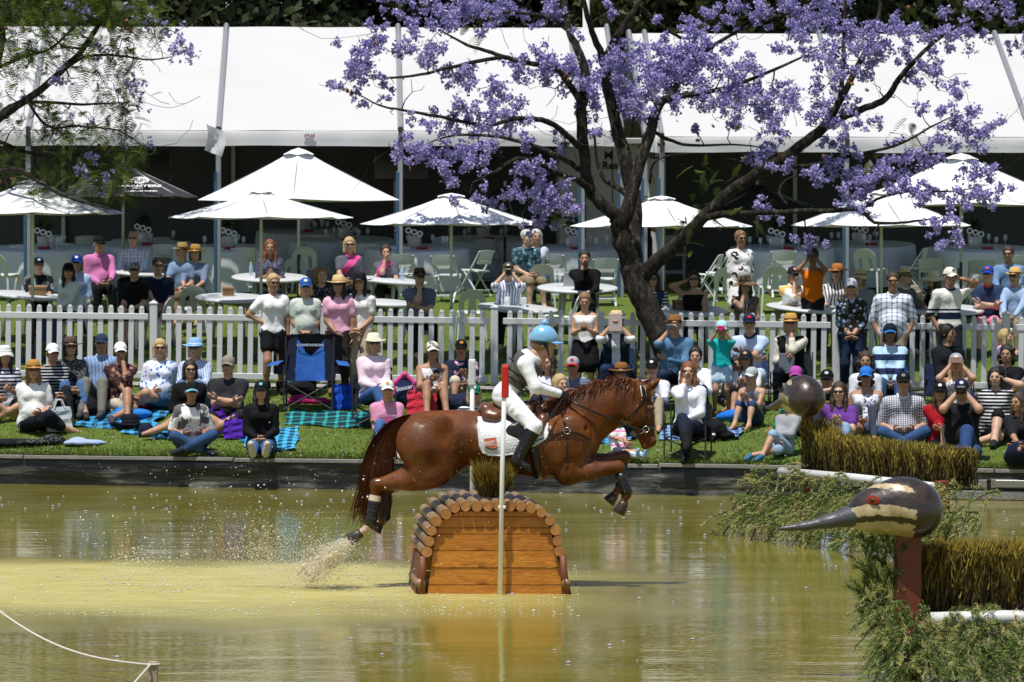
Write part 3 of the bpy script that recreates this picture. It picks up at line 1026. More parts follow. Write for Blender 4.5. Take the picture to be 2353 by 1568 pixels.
BL = """882,4,18 963,40,25 1018,44,28 1047,15,30 1088,11,30 1132,22,28 1131,48,20 1194,18,18 1267,15,22 1234,51,12 864,73,18 817,121,26 868,106,22 919,110,16 802,176,25 769,198,12 835,158,25 905,190,16 974,103,28 996,128,22 1055,172,24 1058,190,20 1117,201,24 1234,125,20 1201,157,26 1252,157,30 1289,168,28 1326,161,28 1348,205,26 1366,249,20 1399,176,34 1417,139,28 1461,121,26 1443,212,30 1480,216,26 1480,271,22 1516,165,30 1571,128,35 1578,176,35 1538,205,28 1589,66,12 1534,84,12 1322,73,10 1370,304,18 1417,319,14 1289,330,16 1161,249,26 1128,264,30 1077,278,24 1029,264,20 1179,271,22 1011,297,20 946,277,10 824,234,12 882,220,10 912,346,18 963,352,24 996,341,20 1033,352,32 1124,341,32 1102,352,24 1197,315,20 1183,388,20 1234,363,16 1066,436,22 1142,462,18 1194,443,20 1260,440,34 1285,465,26 1245,465,22 1241,498,20 1205,513,8 1580,48,14 1635,33,18 1716,15,28 1800,15,25 1888,11,38 1873,44,22 1837,62,22 1910,51,16 1749,40,16 1954,73,30 1998,81,24 2038,88,28 2090,77,22 2137,81,22 2188,84,32 2243,82,14 2339,99,18 2302,11,28 2328,44,12 1837,106,24 1903,117,24 1910,143,24 1932,146,20 1983,143,28 2016,121,22 2122,154,26 2155,168,24 2203,205,20 2093,172,16 1566,132,26 1624,121,28 1672,117,16 1599,165,34 1661,172,34 1708,161,24 1734,161,16 1639,234,28 1698,220,26 1672,264,22 1727,205,22 1756,234,28 1785,212,22 1807,234,22 1862,227,30 1881,271,22 1910,260,16 1771,267,20 1785,300,16 1602,304,12 1954,242,18 1976,275,12 1947,293,16 2009,289,14 1903,326,18 1943,341,20 1778,333,22 1756,348,18 1727,355,14 1804,377,22 2115,249,14 2188,253,20 2210,286,28 2225,311,26 2265,293,22 2152,315,18 2053,319,12 2134,348,22 2108,366,22 2229,396,22 2276,403,18 2298,436,12 1877,407,22 1917,388,22 1961,403,22 1983,429,26 1954,447,20 1980,462,20 2024,396,22 2060,388,24 2027,414,22 2075,421,24 2115,447,20 2137,436,20 2188,465,20 2236,436,22 2269,454,22 1760,476,18 2152,502,16 2174,509,14 2137,528,12 2174,553,20 1862,549,18 1360,225,22 1430,260,18 1500,190,24 1545,150,26 1610,60,16 1690,40,18 1400,20,14 1500,40,12"""
cl = []
for tkn in BL.split():
 x, y, r = map(float, tkn.split(','))
 best = min(JT.nodes, key=lambda q: (q[0].x - PX(x, q[0].y)) ** 2 + (q[0].z - P(x, y, q[0].y).z) ** 2)
 dep = best[0].y + JT.g.uniform(-.45, .35)
 cl.append((P(x, y, dep), r / FPX * dep))
cl.sort(key=lambda c: min((c[0] - q[0]).length for q in JT.nodes))
for c, r in cl:
 JT.twig_to(c, .045)
 for _ in range(3):
  JT.twig_to(c + Vector((JT.g.gauss(0, 1), JT.g.gauss(0, .6), JT.g.gauss(0, 1))) * r * .8, .012, .004)
for _ in range(260):
 p, r = JT.g.choice(JT.nodes[200:])
 t = p + Vector((JT.g.gauss(0, 1), JT.g.gauss(0, .5), JT.g.gauss(.25, .8))) * JT.g.uniform(.25, .8)
 if t.z > 3.3: JT.twig_to(t, .014, .004)
jr = empty("jacaranda_tree", base, 0, "flowering jacaranda with leaning dark trunk and violet blossom, rooted at the fence", "tree")
tk = JT.mb.build("trunk", BARK, jr, smooth=True)
bl = florets([c - base for c, r in cl], [r * 1.06 for c, r in cl], 270, 3, .047)
obj("blossom", bl, PETAL, jr)
fr = [D(1605, 500, -.5), D(1640, 488, -.6), D(1700, 500, -.9), D(1720, 378, -.6), D(1660, 372, -.3), D(1990, 372, -.3), D(1276, 480, -.9), D(1700, 410, -.5), D(1570, 535, -.3), D(1095, 75, -.9), D(2100, 50, -1.5), D(1600, 405, 0), D(2085, 300, 0), D(1295, 345, -.4)]
obj("leaf_fronds", fronds([p - base for p in fr], [.22] * len(fr), 9, 4), FERN, jr)
pods = MB()
for (x, y) in ((800, 208), (866, 98), (1090, 46), (1131, 38), (1050, 60), (1298, 178), (1430, 140), (1580, 220), (1600, 222), (1640, 295), (1690, 290), (1700, 295), (1790, 358), (1890, 360), (1955, 188), (1985, 205), (1520, 330), (945, 387), (2095, 20)):
 q = min(cl, key=lambda c: abs(c[0].x - PX(x, c[0].y)))[0]
 p = P(x, y, q.y - .25) - base
 for k in range(rng.randint(1, 3)):
  pods.lathe([(.0, -.012), (.028, -.008), (.034, 0), (.028, .008), (0, .012)], 9, p + Vector((rng.uniform(-.05, .05), rng.uniform(-.05, .05), rng.uniform(-.05, .05))), Matrix.Rotation(rng.uniform(0, 3), 3, 'X') @ Matrix.Rotation(rng.uniform(0, 3), 3, 'Y'))
o = pods.build("seed_pods", POD, jr, True); o["kind"] = "stuff"
# ---- the leafy jacaranda reaching in from the left
def E(x, y, dy): return P(x, y, 60.6 + dy)
b2 = E(-190, 760, 0); b2.z = ground(b2.x, b2.y) - .05
T2 = Tree(b2, 9)
T2.limb([b2, E(-185, 650, 0), E(-170, 520, 0), E(-130, 400, .0), E(-80, 330, -.1)], [.3, .24, .22, .2, .17], 4, .02, 12)
T2.limb([E(-80, 330, -.1), E(0, 270, -.3), E(70, 222, -.5), E(140, 165, -.7), E(190, 112, -.8), E(225, 60, -.8), E(250, 5, -.8), E(268, -60, -.7)], [.11, .095, .085, .075, .065, .05, .04, .02])
T2.limb([E(-80, 330, -.1), E(-30, 220, .2), E(0, 120, .4), E(10, 40, .5), E(15, -50, .5)], [.11, .09, .08, .07, .04])
T2.limb([E(-60, 310, -.1), E(20, 245, .3), E(90, 235, .6), E(190, 240, .8), E(290, 236, .9)], [.05, .045, .04, .03, .012])
T2.limb([E(-100, 370, 0), E(-20, 395, -.5), E(40, 388, -.9), E(90, 420, -1.2), E(150, 452, -1.3), E(210, 470, -1.4), E(258, 482, -1.5)], [.07, .055, .045, .038, .03, .02, .008])
T2.limb([E(-90, 350, 0), E(-10, 325, .3), E(60, 350, .6), E(150, 360, .9), E(240, 340, 1.1)], [.055, .048, .04, .03, .012])
T2.limb([E(140, 165, -.7), E(200, 130, -.6), E(270, 128, -.5), E(340, 138, -.4), E(400, 130, -.3)], [.04, .035, .028, .02, .01])
T2.limb([E(0, 155, .3), E(60, 130, .2), E(120, 110, .1), E(180, 55, 0), E(240, 40, 0)], [.045, .038, .03, .022, .01])
T2.limb([E(60, 228, -.5), E(110, 290, -.7), E(180, 290, -.9), E(270, 300, -1.0), E(320, 330, -1.0)], [.035, .03, .025, .018, .008])
lc, pc = [], []
g2 = random.Random(4)
while len(lc) < 165:
 x, y = g2.uniform(-10, 370), g2.uniform(-15, 455)
 lim = 385 if y < 60 else (330 - abs(y - 190) * .25 if y < 330 else 345 - (y - 330) * .4)
 if x > lim or (y > 300 and x < 30 and g2.random() < .6): continue
 if g2.random() < .45 and 60 < y < 290: continue
 dy = g2.uniform(-1.3, 1.0)
 lc.append(E(x, y, dy))
for x, y, r in ((172, 12, 20), (150, 20, 14), (200, 25, 12), (335, 40, 16), (360, 52, 12), (300, 5, 10), (405, 75, 18), (420, 100, 20), (435, 128, 18), (400, 125, 12), (375, 85, 8), (225, 110, 18), (240, 120, 12), (130, 172, 18), (140, 182, 10), (55, 222, 12), (320, 190, 16), (315, 215, 14), (330, 235, 9), (290, 165, 10), (225, 355, 14), (245, 405, 13), (185, 395, 15), (230, 440, 10), (340, 325, 12), (135, 300, 9), (210, 285, 9), (30, 95, 9), (160, 260, 10), (280, 320, 10)):
 pc.append((E(x, y, g2.uniform(-1.2, .3)), r / FPX * 60))
for p in lc: T2.twig_to(p, .03)
for p, r in pc:
 T2.twig_to(p, .03)
for _ in range(160):
 p, r = g2.choice(T2.nodes[60:])
 t = p + Vector((g2.gauss(.2, 1), g2.gauss(0, .5), g2.gauss(0, .9))) * g2.uniform(.2, .7)
 if t.z > 3.6: T2.twig_to(t, .012, .004)
r2 = empty("leafy_jacaranda_tree", b2, 0, "leafy jacaranda with ferny green fronds and few flowers, reaching over the near white parasol", "tree")
T2.mb.build("trunk", BARK, r2, smooth=True)
obj("leaf_fronds", fronds([p - b2 for p in lc], [.26] * len(lc), 13, 6, .25), FERN, r2)
obj("blossom", florets([p - b2 for p, r in pc], [r for p, r in pc], 80, 8), PETAL, r2)
pods = MB()
for _ in range(34):
 p = g2.choice(lc) - b2 + Vector((g2.uniform(-.2, .2), -.15, g2.uniform(-.25, 0)))
 pods.lathe([(.0, -.014), (.03, -.01), (.036, 0), (.03, .01), (0, .014)], 9, p, Matrix.Rotation(g2.uniform(0, 3), 3, 'X') @ Matrix.Rotation(g2.uniform(0, 3), 3, 'Y'))
o = pods.build("seed_pods", POD, r2, True); o["kind"] = "stuff"
# ================================================================== parasols, tables, chairs
PARA = mat("parasol_canvas", (.80, .81, .83), .7, .02, 2)
PARAB = mat("black_parasol_canvas", (.022, .022, .025), .8, .1, 4)
STEEL = mat("parasol_steel", (.50, .51, .52), .4, .05, 5, metal=.5)
WPOLE = mat("white_pole", (.68, .69, .70), .45, .03, 5)
def parasol(x, yrim, yapex, half, Yd, label, black=False, sides=8, xa=None, polem=None):
 p = P(x, yrim, Yd)
 gz = ground(p.x, Yd)
 r = empty("black_parasol" if black else "parasol", (p.x, Yd, gz), 0, label, "parasol", "parasols")
 hr = p.z - gz
 ha = P(x, yapex, Yd).z - gz
 R = half / FPX * Yd
 m = PARAB if black else PARA
 pm = polem or (STEEL if black else WPOLE)
 rot = math.pi / sides * (0 if sides == 4 else .35)
 for s in range(sides):
  V, F = [], []
  nv, nu = 7, 6
  for j in range(nv + 1):
   t = .10 + .90 * j / nv
   for i in range(nu + 1):
    u = i / nu
    a0, a1 = rot + 2 * math.pi * s / sides, rot + 2 * math.pi * (s + 1) / sides
    e0, e1 = Vector((math.cos(a0), math.sin(a0), 0)), Vector((math.cos(a1), math.sin(a1), 0))
    d = e0.lerp(e1, u)
    bow = 4 * u * (1 - u)
    d = d * (1 - .05 * bow * t)
    z = lerp(ha, hr, t) - .03 * math.sin(math.pi * t) - .022 * bow * t
    V.append((d.x * R * t, d.y * R * t, z))
  for j in range(nv):
   for i in range(nu):
    q = j * (nu + 1) + i
    F.append((q, q + nu + 1, q + nu + 2, q + 1))
  obj("canopy_panel", mesh_from("canopy_panel", V, F, True), m, r)
  a = rot + 2 * math.pi * s / sides
  mb = MB(); mb.tube([(0.03 * math.cos(a), .03 * math.sin(a), ha - .05), (R * math.cos(a) * .99, R * math.sin(a) * .99, hr - .012)], .010, 5)
  mb.build("rib", STEEL, r)
 mb = MB(); n = 24
 mb.lathe([(.0, ha - .002), (R * .07, ha - (ha - hr) * .055 + .012), (R * .15, ha - (ha - hr) * .145 + .016)], n)
 cap = mb.build("vent_cap", m, r, True)
 for i, v in enumerate(cap.data.vertices):
  if i >= 2 * n: v.co.z += .012 * math.sin(i * 2 * math.pi * 5 / n)
 if black: MB().lathe([(.0, ha + .11), (.022, ha + .09), (.03, ha + .06), (.02, ha + .03), (.02, ha)], 10).build("finial", STEEL if black else WPOLE, r, True)
 mb = MB(); mb.tube([(0, 0, .9), (0, 0, ha)], .024, 10); mb.build("pole", pm, r, True)
 mb = MB(); mb.tube([(0, 0, .1), (0, 0, .9)], .026, 10); mb.build("lower_pole", DARK, r, True)
 mb = MB(); mb.lathe([(0.03, .25), (.035, .10), (.24, .07), (.25, 0)], 16); mb.build("base", DARK, r, True)
 return r, R, hr, ha
parasol(75, 490, 412, 212, 60.4, "white parasol over the first plastic table, partly under the leafy branches")
bp, bR, bhr, bha = parasol(283, 452, 372, 172, 66.6, "black parasol with white round emblem and lettering", True, 8)
parasol(686, 460, 340, 232, 67.0, "tall peaked white parasol behind the flatter one, under the marquee label", sides=4)
parasol(600, 500, 436, 214, 60.8, "flat white parasol in front of the tall peaked one")
parasol(1037, 515, 444, 211, 60.2, "white parasol beside the low blossom, over the man in the brown hat")
parasol(1520, 520, 450, 214, 61.6, "white parasol straight behind the jacaranda trunk")
parasol(2025, 518, 436, 212, 61.0, "low white parasol behind the lower right branch, over the cream hats")
parasol(2208, 470, 352, 270, 66.5, "tall peaked white parasol behind blossom at the right end", sides=4)
parasol(1160, 500, 428, 150, 71.2, "dark parasol inside the marquee behind the old couple", True, 8)
parasol(1740, 478, 424, 150, 71.4, "dark parasol inside the marquee behind the spotted dress", True, 8)
WINK = mat("white_ink", (.75, .75, .75), .7, 0)
pa = math.atan2(bha - bhr, bR * .93)
def on_black(u, v):
 return Vector((u, -bR * .93 * v, lerp(bha, bhr, v) + .015))
em = MB()
em.lathe([(0, .006), (.16, .006), (.17, 0)], 24)
o = em.build("emblem", WINK, bp, loc=on_black(.33, .58), rot=(pa, 0, 0)); o.scale = (1, .8, 1)
text("emblem_sign", "13", .15, mat("grey_ink2", (.3, .3, .3), .7, 0), bp, on_black(.33, .58) + Vector((0, -.006, .012)), (pa, 0, .0))
text("lettering", "BARRISTERS", .115, WINK, bp, on_black(.33, .75), (pa, 0, 0), bold=.004, sx=1.25)
text("lettering", "Block", .075, WINK, bp, on_black(.33, .82), (pa, 0, 0), shear=.3, bold=.002)
text("lettering", "PREMIUM WINES", .06, WINK, bp, on_black(.40, .90), (pa, 0, 0), bold=.002, sx=1.2)
TILT = math.radians(6.0)
def solve_top(x, y, h, lo=58.5, hi=80.0, front=False):
 """depth at which something of height h standing on the lawn reaches pixel row y"""
 if front: lo, hi = 50.3, 57.95
 a, b_ = lo, hi
 def f(Y):
  p = P(x, y, Y)
  return ground(p.x, Y) + h - p.z
 if front:
  a = max(a, bankY(PX(x, 52)) + .35)
 fa, fb = f(a), f(b_)
 if fa > 0: return a
 if fb < 0: return b_
 for _ in range(40):
  m_ = (a + b_) / 2
  if f(m_) < 0: a = m_
  else: b_ = m_
 return (a + b_) / 2
PLT = mat("plastic_white", (.60, .62, .64), .4, .04, 6)
PLC = mat("chair_white", (.63, .66, .66), .42, .04, 6)
def plastic_table_proto(rad):
 mb = MB(); mb.lathe([(0, .72), (rad - .02, .72), (rad, .71), (rad, .675), (rad - .02, .67), (rad - .03, .69), (0, .69)], 36)
 top = mb.mesh("table_top", True)
 legs = []
 for k in range(4):
  a = math.pi / 4 + k * math.pi / 2
  mb = MB(); mb.tube([(.5 * rad * math.cos(a), .5 * rad * math.sin(a), .69), (.62 * rad * math.cos(a), .62 * rad * math.sin(a), 0)], [.03, .02], 7)
  legs.append(mb.mesh("leg", True))
 return top, legs
PT = plastic_table_proto(.5)
for m_ in [PT[0]] + PT[1]: m_.materials.append(PLT)
TABLES = {}
def ptable(x, y, label, s=1.0):
 Y = solve_top(x, y, .71)
 X = PX(x, Y)
 r = empty("plastic_table", (X, Y, ground(X, Y)), 0, label, "table", "round white plastic tables")
 r.rotation_euler = (TILT, 0, rng.uniform(0, 1)); r.scale = (s, s, 1)
 r.rotation_mode = 'ZYX' if False else 'XYZ'
 obj("table_top", PT[0], PLT, r)
 for l in PT[1]: obj("leg", l, PLT, r)
 TABLES[(x, y)] = r
 return r
for x, y, s, l in ((62, 677, 1.25, "round white table with a box, before the boy in the black cap"), (305, 625, .95, "round white table between the pink shirt and the checked shirt"), (532, 683, 1.15, "round white table with one small brown box, left of the black shorts"),
       (619, 636, 1.25, "round white table with water bottle, before the long haired woman with phone"), (893, 643, 1.15, "round white table before the pink and grey polo shirts"), (880, 694, .9, "low white table behind the black hat and white tee"),
       (1183, 706, 1.25, "round white table with two glasses, before the man photographing in stripes"), (1326, 660, 1.3, "round white table carrying the laptop"), (1577, 712, 1.3, "round table with food boxes and bottles, right beside the trunk"),
       (1853, 706, 1.35, "round white table with champagne glasses and grey scarf"), (1905, 660, .8, "pale table between the orange top and the tan hat"), (2164, 709, 1.3, "round white table behind the man on the phone")):
 ptable(x, y, l, s)
CLOTH = mat("white_tablecloth", (.62, .64, .70), .85, .03, 3)
def cloth_mesh(rad, seed):
 g = random.Random(seed)
 n = 64
 ph = [g.uniform(0, 6.28) for _ in range(4)]
 V, F = [], []
 prof = [(0, .76), (.5, .76), (.9, .76), (.98, .757), (1.0, .74), (1.01, .6), (1.03, .35), (1.06, .06)]
 for j, (q, z) in enumerate(prof):
  t = max(0, (.74 - z) / .7)
  for i in range(n):
   a = 2 * math.pi * i / n
   f = 1 + t * (.045 * math.sin(9 * a + ph[0]) + .035 * math.sin(14 * a + ph[1]) + .02 * math.sin(23 * a + ph[2]))
   V.append((rad * q * f * math.cos(a), rad * q * f * math.sin(a), z))
 for j in range(len(prof) - 1):
  for i in range(n):
   a, b_ = j * n + i, j * n + (i + 1) % n
   F.append((a, a + n, b_ + n, b_))
 return mesh_from("tablecloth", V, F, True)
CM = [cloth_mesh(.92, s) for s in (1, 2, 3)]
GLASS = None
def glass_mat():
 m, nt, b = nodes_of("drinking_glass")
 b.inputs["Base Color"].default_value = (.85, .9, .92, 1)
 b.inputs["Roughness"].default_value = .05
 b.inputs["Alpha"].default_value = .38
 b.inputs["Specular IOR Level"].default_value = .8
 return m
GLASS = glass_mat()
mb = MB(); mb.lathe([(.034, 0), (.034, .006), (.005, .012), (.004, .085), (.022, .10), (.036, .135), (.036, .16), (.029, .20)], 12)
WG = mb.mesh("wine_glass", True)
mb = MB(); mb.lathe([(0, .003), (.032, .003), (.035, .12), (.033, .12), (.030, .006)], 12)
TG = mb.mesh("tumbler", True)
mb = MB(); mb.lathe([(.03, 0), (.03, .005), (.004, .01), (.004, .08), (.018, .10), (.024, .16), (.021, .21)], 12)
FG = mb.mesh("champagne_glass", True)
BUCK = mat("linen_bucket", (.55, .52, .48), .8, .08, 8)
NAP = mat("red_napkin", (.35, .02, .03), .8, .1, 8)
PLANT = leafmat("table_plant_leaf", (.02, .05, .012), (.06, .11, .03))
LV, LF = leaf_cloud([(0, 0, .33), (.08, 0, .40), (-.08, .03, .38), (0, .05, .48)], [.13, .10, .10, .10], 60, .07, 77)
PLME = mesh_from("plant_leaves", LV, LF)
def ctable(x, y, label, i, num=None, cnt=True, sc_=1.0):
 Y = solve_top(x, y, .76)
 Y = max(Y, tentY(PX(x, Y)) + 1.6)
 X = PX(x, Y)
 t = empty("banquet_table", (X, Y, ground(X, Y)), rng.uniform(0, 6), label, "table", "cloth covered banquet tables")
 t.rotation_euler = (math.radians(5.0), 0, 0)
 obj("tablecloth", CM[i % 3], CLOTH, t, rot=(0, 0, rng.uniform(0, 6))).scale = (sc_, sc_, 1)
 mb = MB(); mb.lathe([(.05, .74), (.05, .06), (.34, .03), (.34, 0)], 12); mb.build("pedestal", DARK, t)
 Mx = Matrix.Translation(t.location) @ Matrix.Rotation(math.radians(5.0), 4, 'X')
 def at(dx, dy): return Mx @ Vector((dx, dy, .763))
 where_ = label.split(',')[-1].strip()
 if cnt:
  p = at(rng.uniform(-.1, .1), rng.uniform(-.1, .2))
  c = empty("centrepiece", p, 0, "linen pot with greenery and ring ornaments, " + where_, "centrepiece", "table centrepieces")
  MB().lathe([(0, 0), (.10, 0), (.125, .20), (.115, .20), (.10, .15)], 16).build("pot", BUCK, c, True)
  obj("plant", PLME, PLANT, c)
  for k in range(3):
   mb = MB(); q = Vector((-.10 + .10 * k, -.12, .30 - .03 * k))
   R = Matrix.Rotation(math.pi / 2, 3, 'X')
   mb.lathe([(.030, -.004), (.055, -.004), (.055, .004), (.030, .004), (.030, -.004)], 14, q, R)
   mb.tube([q + Vector((0, 0, -.05)), q + Vector((.03, .05, -.2))], .004, 4)
   mb.build("ring_ornament", WHITEP, c)
 for k in range(7):
  a = rng.uniform(0, 6.28); d = rng.uniform(.3, .72)
  g = obj("wine_glass", WG, GLASS, None, at(d * math.cos(a), d * math.sin(a) * .8))
  tag(g, "clear wine glass on the white cloth, " + where_, "glass", "wine glasses on the table " + where_)
 nk = MB().box((0, 0, .02), (.20, .14, .04), bevel=.015).build("napkin", NAP, None, loc=at(.1, -.35), rot=(math.radians(5), 0, rng.uniform(-.5, .5)))
 tag(nk, "folded dark red napkin on the cloth, " + where_, "napkin", "red napkins")
 if num:
  p = at(*num[1])
  s = empty("table_number", p, 0, "small black table number card reading %s" % num[0], "sign", "table numbers")
  MB().box((0, 0, .01), (.07, .05, .02), bevel=.004).build("stand", DARK, s)
  mb = MB(); mb.tube([(0, 0, .02), (0, 0, .22)], .004, 5); mb.build("rod", STEEL, s)
  MB().box((0, 0, .29), (.15, .012, .15), bevel=.003).build("card", mat("black_card", (.012, .012, .015), .6, 0), s)
  text("numeral", num[0], .13, WINK, s, (0, -.009, .29), bold=.004)
 return t
for i, (x, y, l, nm) in enumerate(((95, 572, "big round table in white cloth, behind the boy in black cap", None), (520, 578, "big round table in white cloth, behind the straw hats", ("21", (-.05, .45))), (790, 549, "big round table in white cloth, behind the curly haired woman", None),
         (958, 577, "big round table in white cloth, behind the brown hat man", ("22", (-.35, .4))), (1110, 548, "big round table in white cloth, beside the old couple", None), (1312, 590, "big round table in white cloth, beside the trunk fork", None),
         (1795, 594, "big round table in white cloth, before the spotted dress", None), (1985, 560, "big round table in white cloth, behind the orange top", None), (2250, 590, "big round table in white cloth, behind the blue cap man", ("25", (-.3, .4))), (700, 530, "big round table in white cloth, deepest in the marquee", None), (330, 560, "big round table in white cloth, under the black parasol", None))):
 ctable(x, y, l, i, nm)
# ---- white folding chairs
def folding_parts():
 parts = []
 def rod(a, b_, w=.038, d=.022):
  mb = MB(); v = Vector(b_) - Vector(a)
  mb.box((Vector(a) + Vector(b_)) / 2, (w, d, v.length), v.to_track_quat('Z', 'Y').to_matrix(), bevel=.005)
  return mb
 for sx in (-.205, .205):
  parts.append(("front_leg", rod((sx, -.20, .80), (sx, .22, 0))))
  parts.append(("rear_leg", rod((sx * .88, .13, .44), (sx * .88, -.24, 0))))
 mb = MB()
 V, F = [], []
 for j in range(3):
  for i in range(9):
   u = i / 8 * 2 - 1
   for k in range(2):
    V.append((u * .20, -.205 + .065 * j / 2 * .5 * 2 * .5 - .05 * (1 - u * u) + k * .02, .80 - .085 * j + .02 * (1 - u * u) * (1 if j == 0 else 0)))
 for j in range(2):
  for i in range(8):
   for k in range(2):
    a = (j * 9 + i) * 2 + k
    F.append((a, a + 2, a + 20, a + 18))
 for i in range(8):
  a = i * 2; F.append((a, a + 1, a + 3, a + 2)); a += 36; F.append((a, a + 1, a + 3, a + 2))
 mb.add(V, F)
 parts.append(("backrest", mb))
 mb = MB(); mb.box((0, -.16, .60), (.40, .018, .06), bevel=.006); parts.append(("back_slat", mb))
 mb = MB(); mb.box((0, .01, .445), (.375, .36, .032), bevel=.012); parts.append(("seat", mb))
 mb = MB(); mb.box((0, .17, .12), (.40, .02, .035), bevel=.005); parts.append(("stretcher", mb))
 mb = MB(); mb.box((0, -.19, .12), (.36, .02, .035), bevel=.005); parts.append(("stretcher", mb))
 out = []
 for n, b_ in parts:
  me = b_.mesh(n); me.materials.append(PLC); out.append((n, me))
 return out
FC = folding_parts()
def fchair(x, yb, rz, near):
 p = on_ground(x, yb, 58.6)
 r = empty("folding_chair", p, math.radians(rz), "white folding chair " + near, "chair", "white folding chairs")
 r.rotation_euler = (TILT * .8, 0, math.radians(rz))
 for n, me in FC: obj(n, me, PLC, r)
for x, yb, rz, near in ((53, 668, 0, "with its back to us, left of the first parasol pole"), (162, 662, -25, "behind the blue cap and light blue shirt"), (199, 642, 10, "behind the pink shirt's shoulder"), (250, 650, 60, "turned sideways beside the pink shirt"),
      (350, 645, 50, "turned sideways behind the navy polo"), (385, 665, -10, "just left of the two straw hats"), (483, 674, 5, "right of the two straw hats"), (568, 674, -12, "beside the marquee pole, left of the long haired woman"),
      (662, 660, 45, "sideways, right of the long haired woman"), (742, 640, 0, "deep in shade behind the curly haired woman"), (768, 655, 55, "sideways, left of the pink and grey polo woman"), (844, 664, 5, "between the two pink and grey polos"),
      (915, 670, 0, "right of the girl in the pink and grey polo"), (925, 692, -5, "behind the brown hat"), (1030, 694, -22, "alone beside the parasol pole, right of the brown hat"), (1090, 682, 55, "sideways, facing the empty chair by the parasol pole"),
      (1005, 645, 30, "deep in shade behind the parasol pole"), (1202, 700, 75, "side on, behind the photographing man"), (1278, 692, -18, "between the old couple and the laptop"), (1385, 702, 10, "right of the man in black at the laptop"),
      (1480, 640, 0, "sunlit, deep behind the trunk"), (1548, 640, 0, "sunlit, right of the marquee pole by the trunk"), (1620, 692, 80, "side on, right of the black sleeveless top"), (1648, 688, 70, "side on, beside the spotted dress"),
      (1704, 684, -15, "behind the scarf woman, at the cloth table"), (1798, 682, 0, "behind the white and yellow polo"), (1962, 655, 50, "sideways, behind the cream hat"), (2092, 674, 75, "side on, behind the fedora"),
      (2142, 702, -10, "behind the man on the phone"), (2252, 706, 0, "behind the blue cap and pink shorts"), (2342, 694, 0, "behind the old man in straw hat"), (120, 640, 15, "deep behind the first cloth table"), (1130, 650, -30, "deep behind the dark parasol")):
 fchair(x, yb, rz, near)
# ---- moulded plastic chairs
def mono_parts():
 me = []
 mb = MB()
 V, F = [], []
 n = 12
 def strip(pts_a, pts_b, th=.012):
  k = len(V)
  for a, b_ in zip(pts_a, pts_b):
   for (p, dy) in ((a, 0), (b_, 0), (b_, th), (a, th)):
    V.append((p[0], p[1] + dy, p[2]))
  m = len(pts_a)
  for i in range(m - 1):
   for e in range(4):
    q, w = k + i * 4 + e, k + i * 4 + (e + 1) % 4
    F.append((q, w, w + 4, q + 4))
  F.append((k, k + 1, k + 2, k + 3)); F.append(tuple(k + (m - 1) * 4 + e for e in (3, 2, 1, 0)))
 def bk(z): return -.19 - .12 * (z - .43) / .4
 outer, inner = [], []
 for i in range(17):
  a = math.pi * i / 16
  xo = -.215 * math.cos(a); zo = .62 + .20 * math.sin(a) ** .8 if 0 < i < 16 else .62
  outer.append((xo, bk(zo), zo))
  xi = -.125 * math.cos(a); zi = .60 + .075 * math.sin(a)
  inner.append((xi, bk(zi) + .01, zi))
 strip(outer, inner)
 for sx in (-1, 1):
  strip([(sx * .215, bk(.63), .63), (sx * .205, bk(.43), .43)], [(sx * .125, bk(.61), .61), (sx * .13, bk(.43), .43)])
 strip([(-.055, bk(.67) + .003, .67), (-.07, bk(.43), .43)], [(.055, bk(.67) + .003, .67), (.07, bk(.43), .43)])
 mb.add(V, F)
 me.append(("backrest", mb))
 mb = MB(); mb.box((0, .02, .425), (.42, .42, .03), bevel=.014); mb.box((0, .235, .40), (.40, .02, .06), bevel=.008); me.append(("seat", mb))
 for sx in (-1, 1):
  for (ya, yb) in ((.20, .25), (-.17, -.27)):
   mb = MB(); a, b_ = Vector((sx * .19, ya, .42)), Vector((sx * .23, yb, 0))
   v = b_ - a
   mb.tube([a, b_], [.034, .020], 6, flat=(1, .7)); me.append(("leg", mb))
 out = []
 for nm, b_ in me:
  q = b_.mesh(nm); q.materials.append(PLC); out.append((nm, q))
 return out
MC = mono_parts()
def mchair(x, yb, rz, near, pos=None):
 p = on_ground(x, yb, 58.45) if pos is None else pos
 r = empty("plastic_chair", p, 0, "white moulded plastic chair " + near, "chair", "white moulded plastic chairs")
 r.rotation_euler = (TILT * .8, 0, math.radians(rz))
 for n, me in MC: obj(n, me, PLC, r)
 return r
for x, yb, rz, near in ((8, 690, -20, "at the left edge behind the first table"), (345, 800, 75, "side on against the fence post by the navy polo"), (440, 772, 10, "standing empty behind the pickets, right of the navy polo"),
      (702, 672, 0, "with a bag on it, behind the curly haired woman"), (885, 715, -5, "behind the black hat woman"), (1082, 780, 5, "standing empty behind the fence, by the white topped pole"),
      (1245, 716, 0, "empty, between the photographing man and the laptop"), (1283, 790, 80, "side on behind the rider's blue cap"), (1671, 724, -5, "empty, left of the scarf woman"), (1776, 720, 5, "empty, right of the scarf woman"),
      (2004, 676, -30, "bright in the sun behind the cream hat"), (665, 700, 20, "between the black shorts woman and the blue cap woman")):
 mchair(x, yb, rz, near)
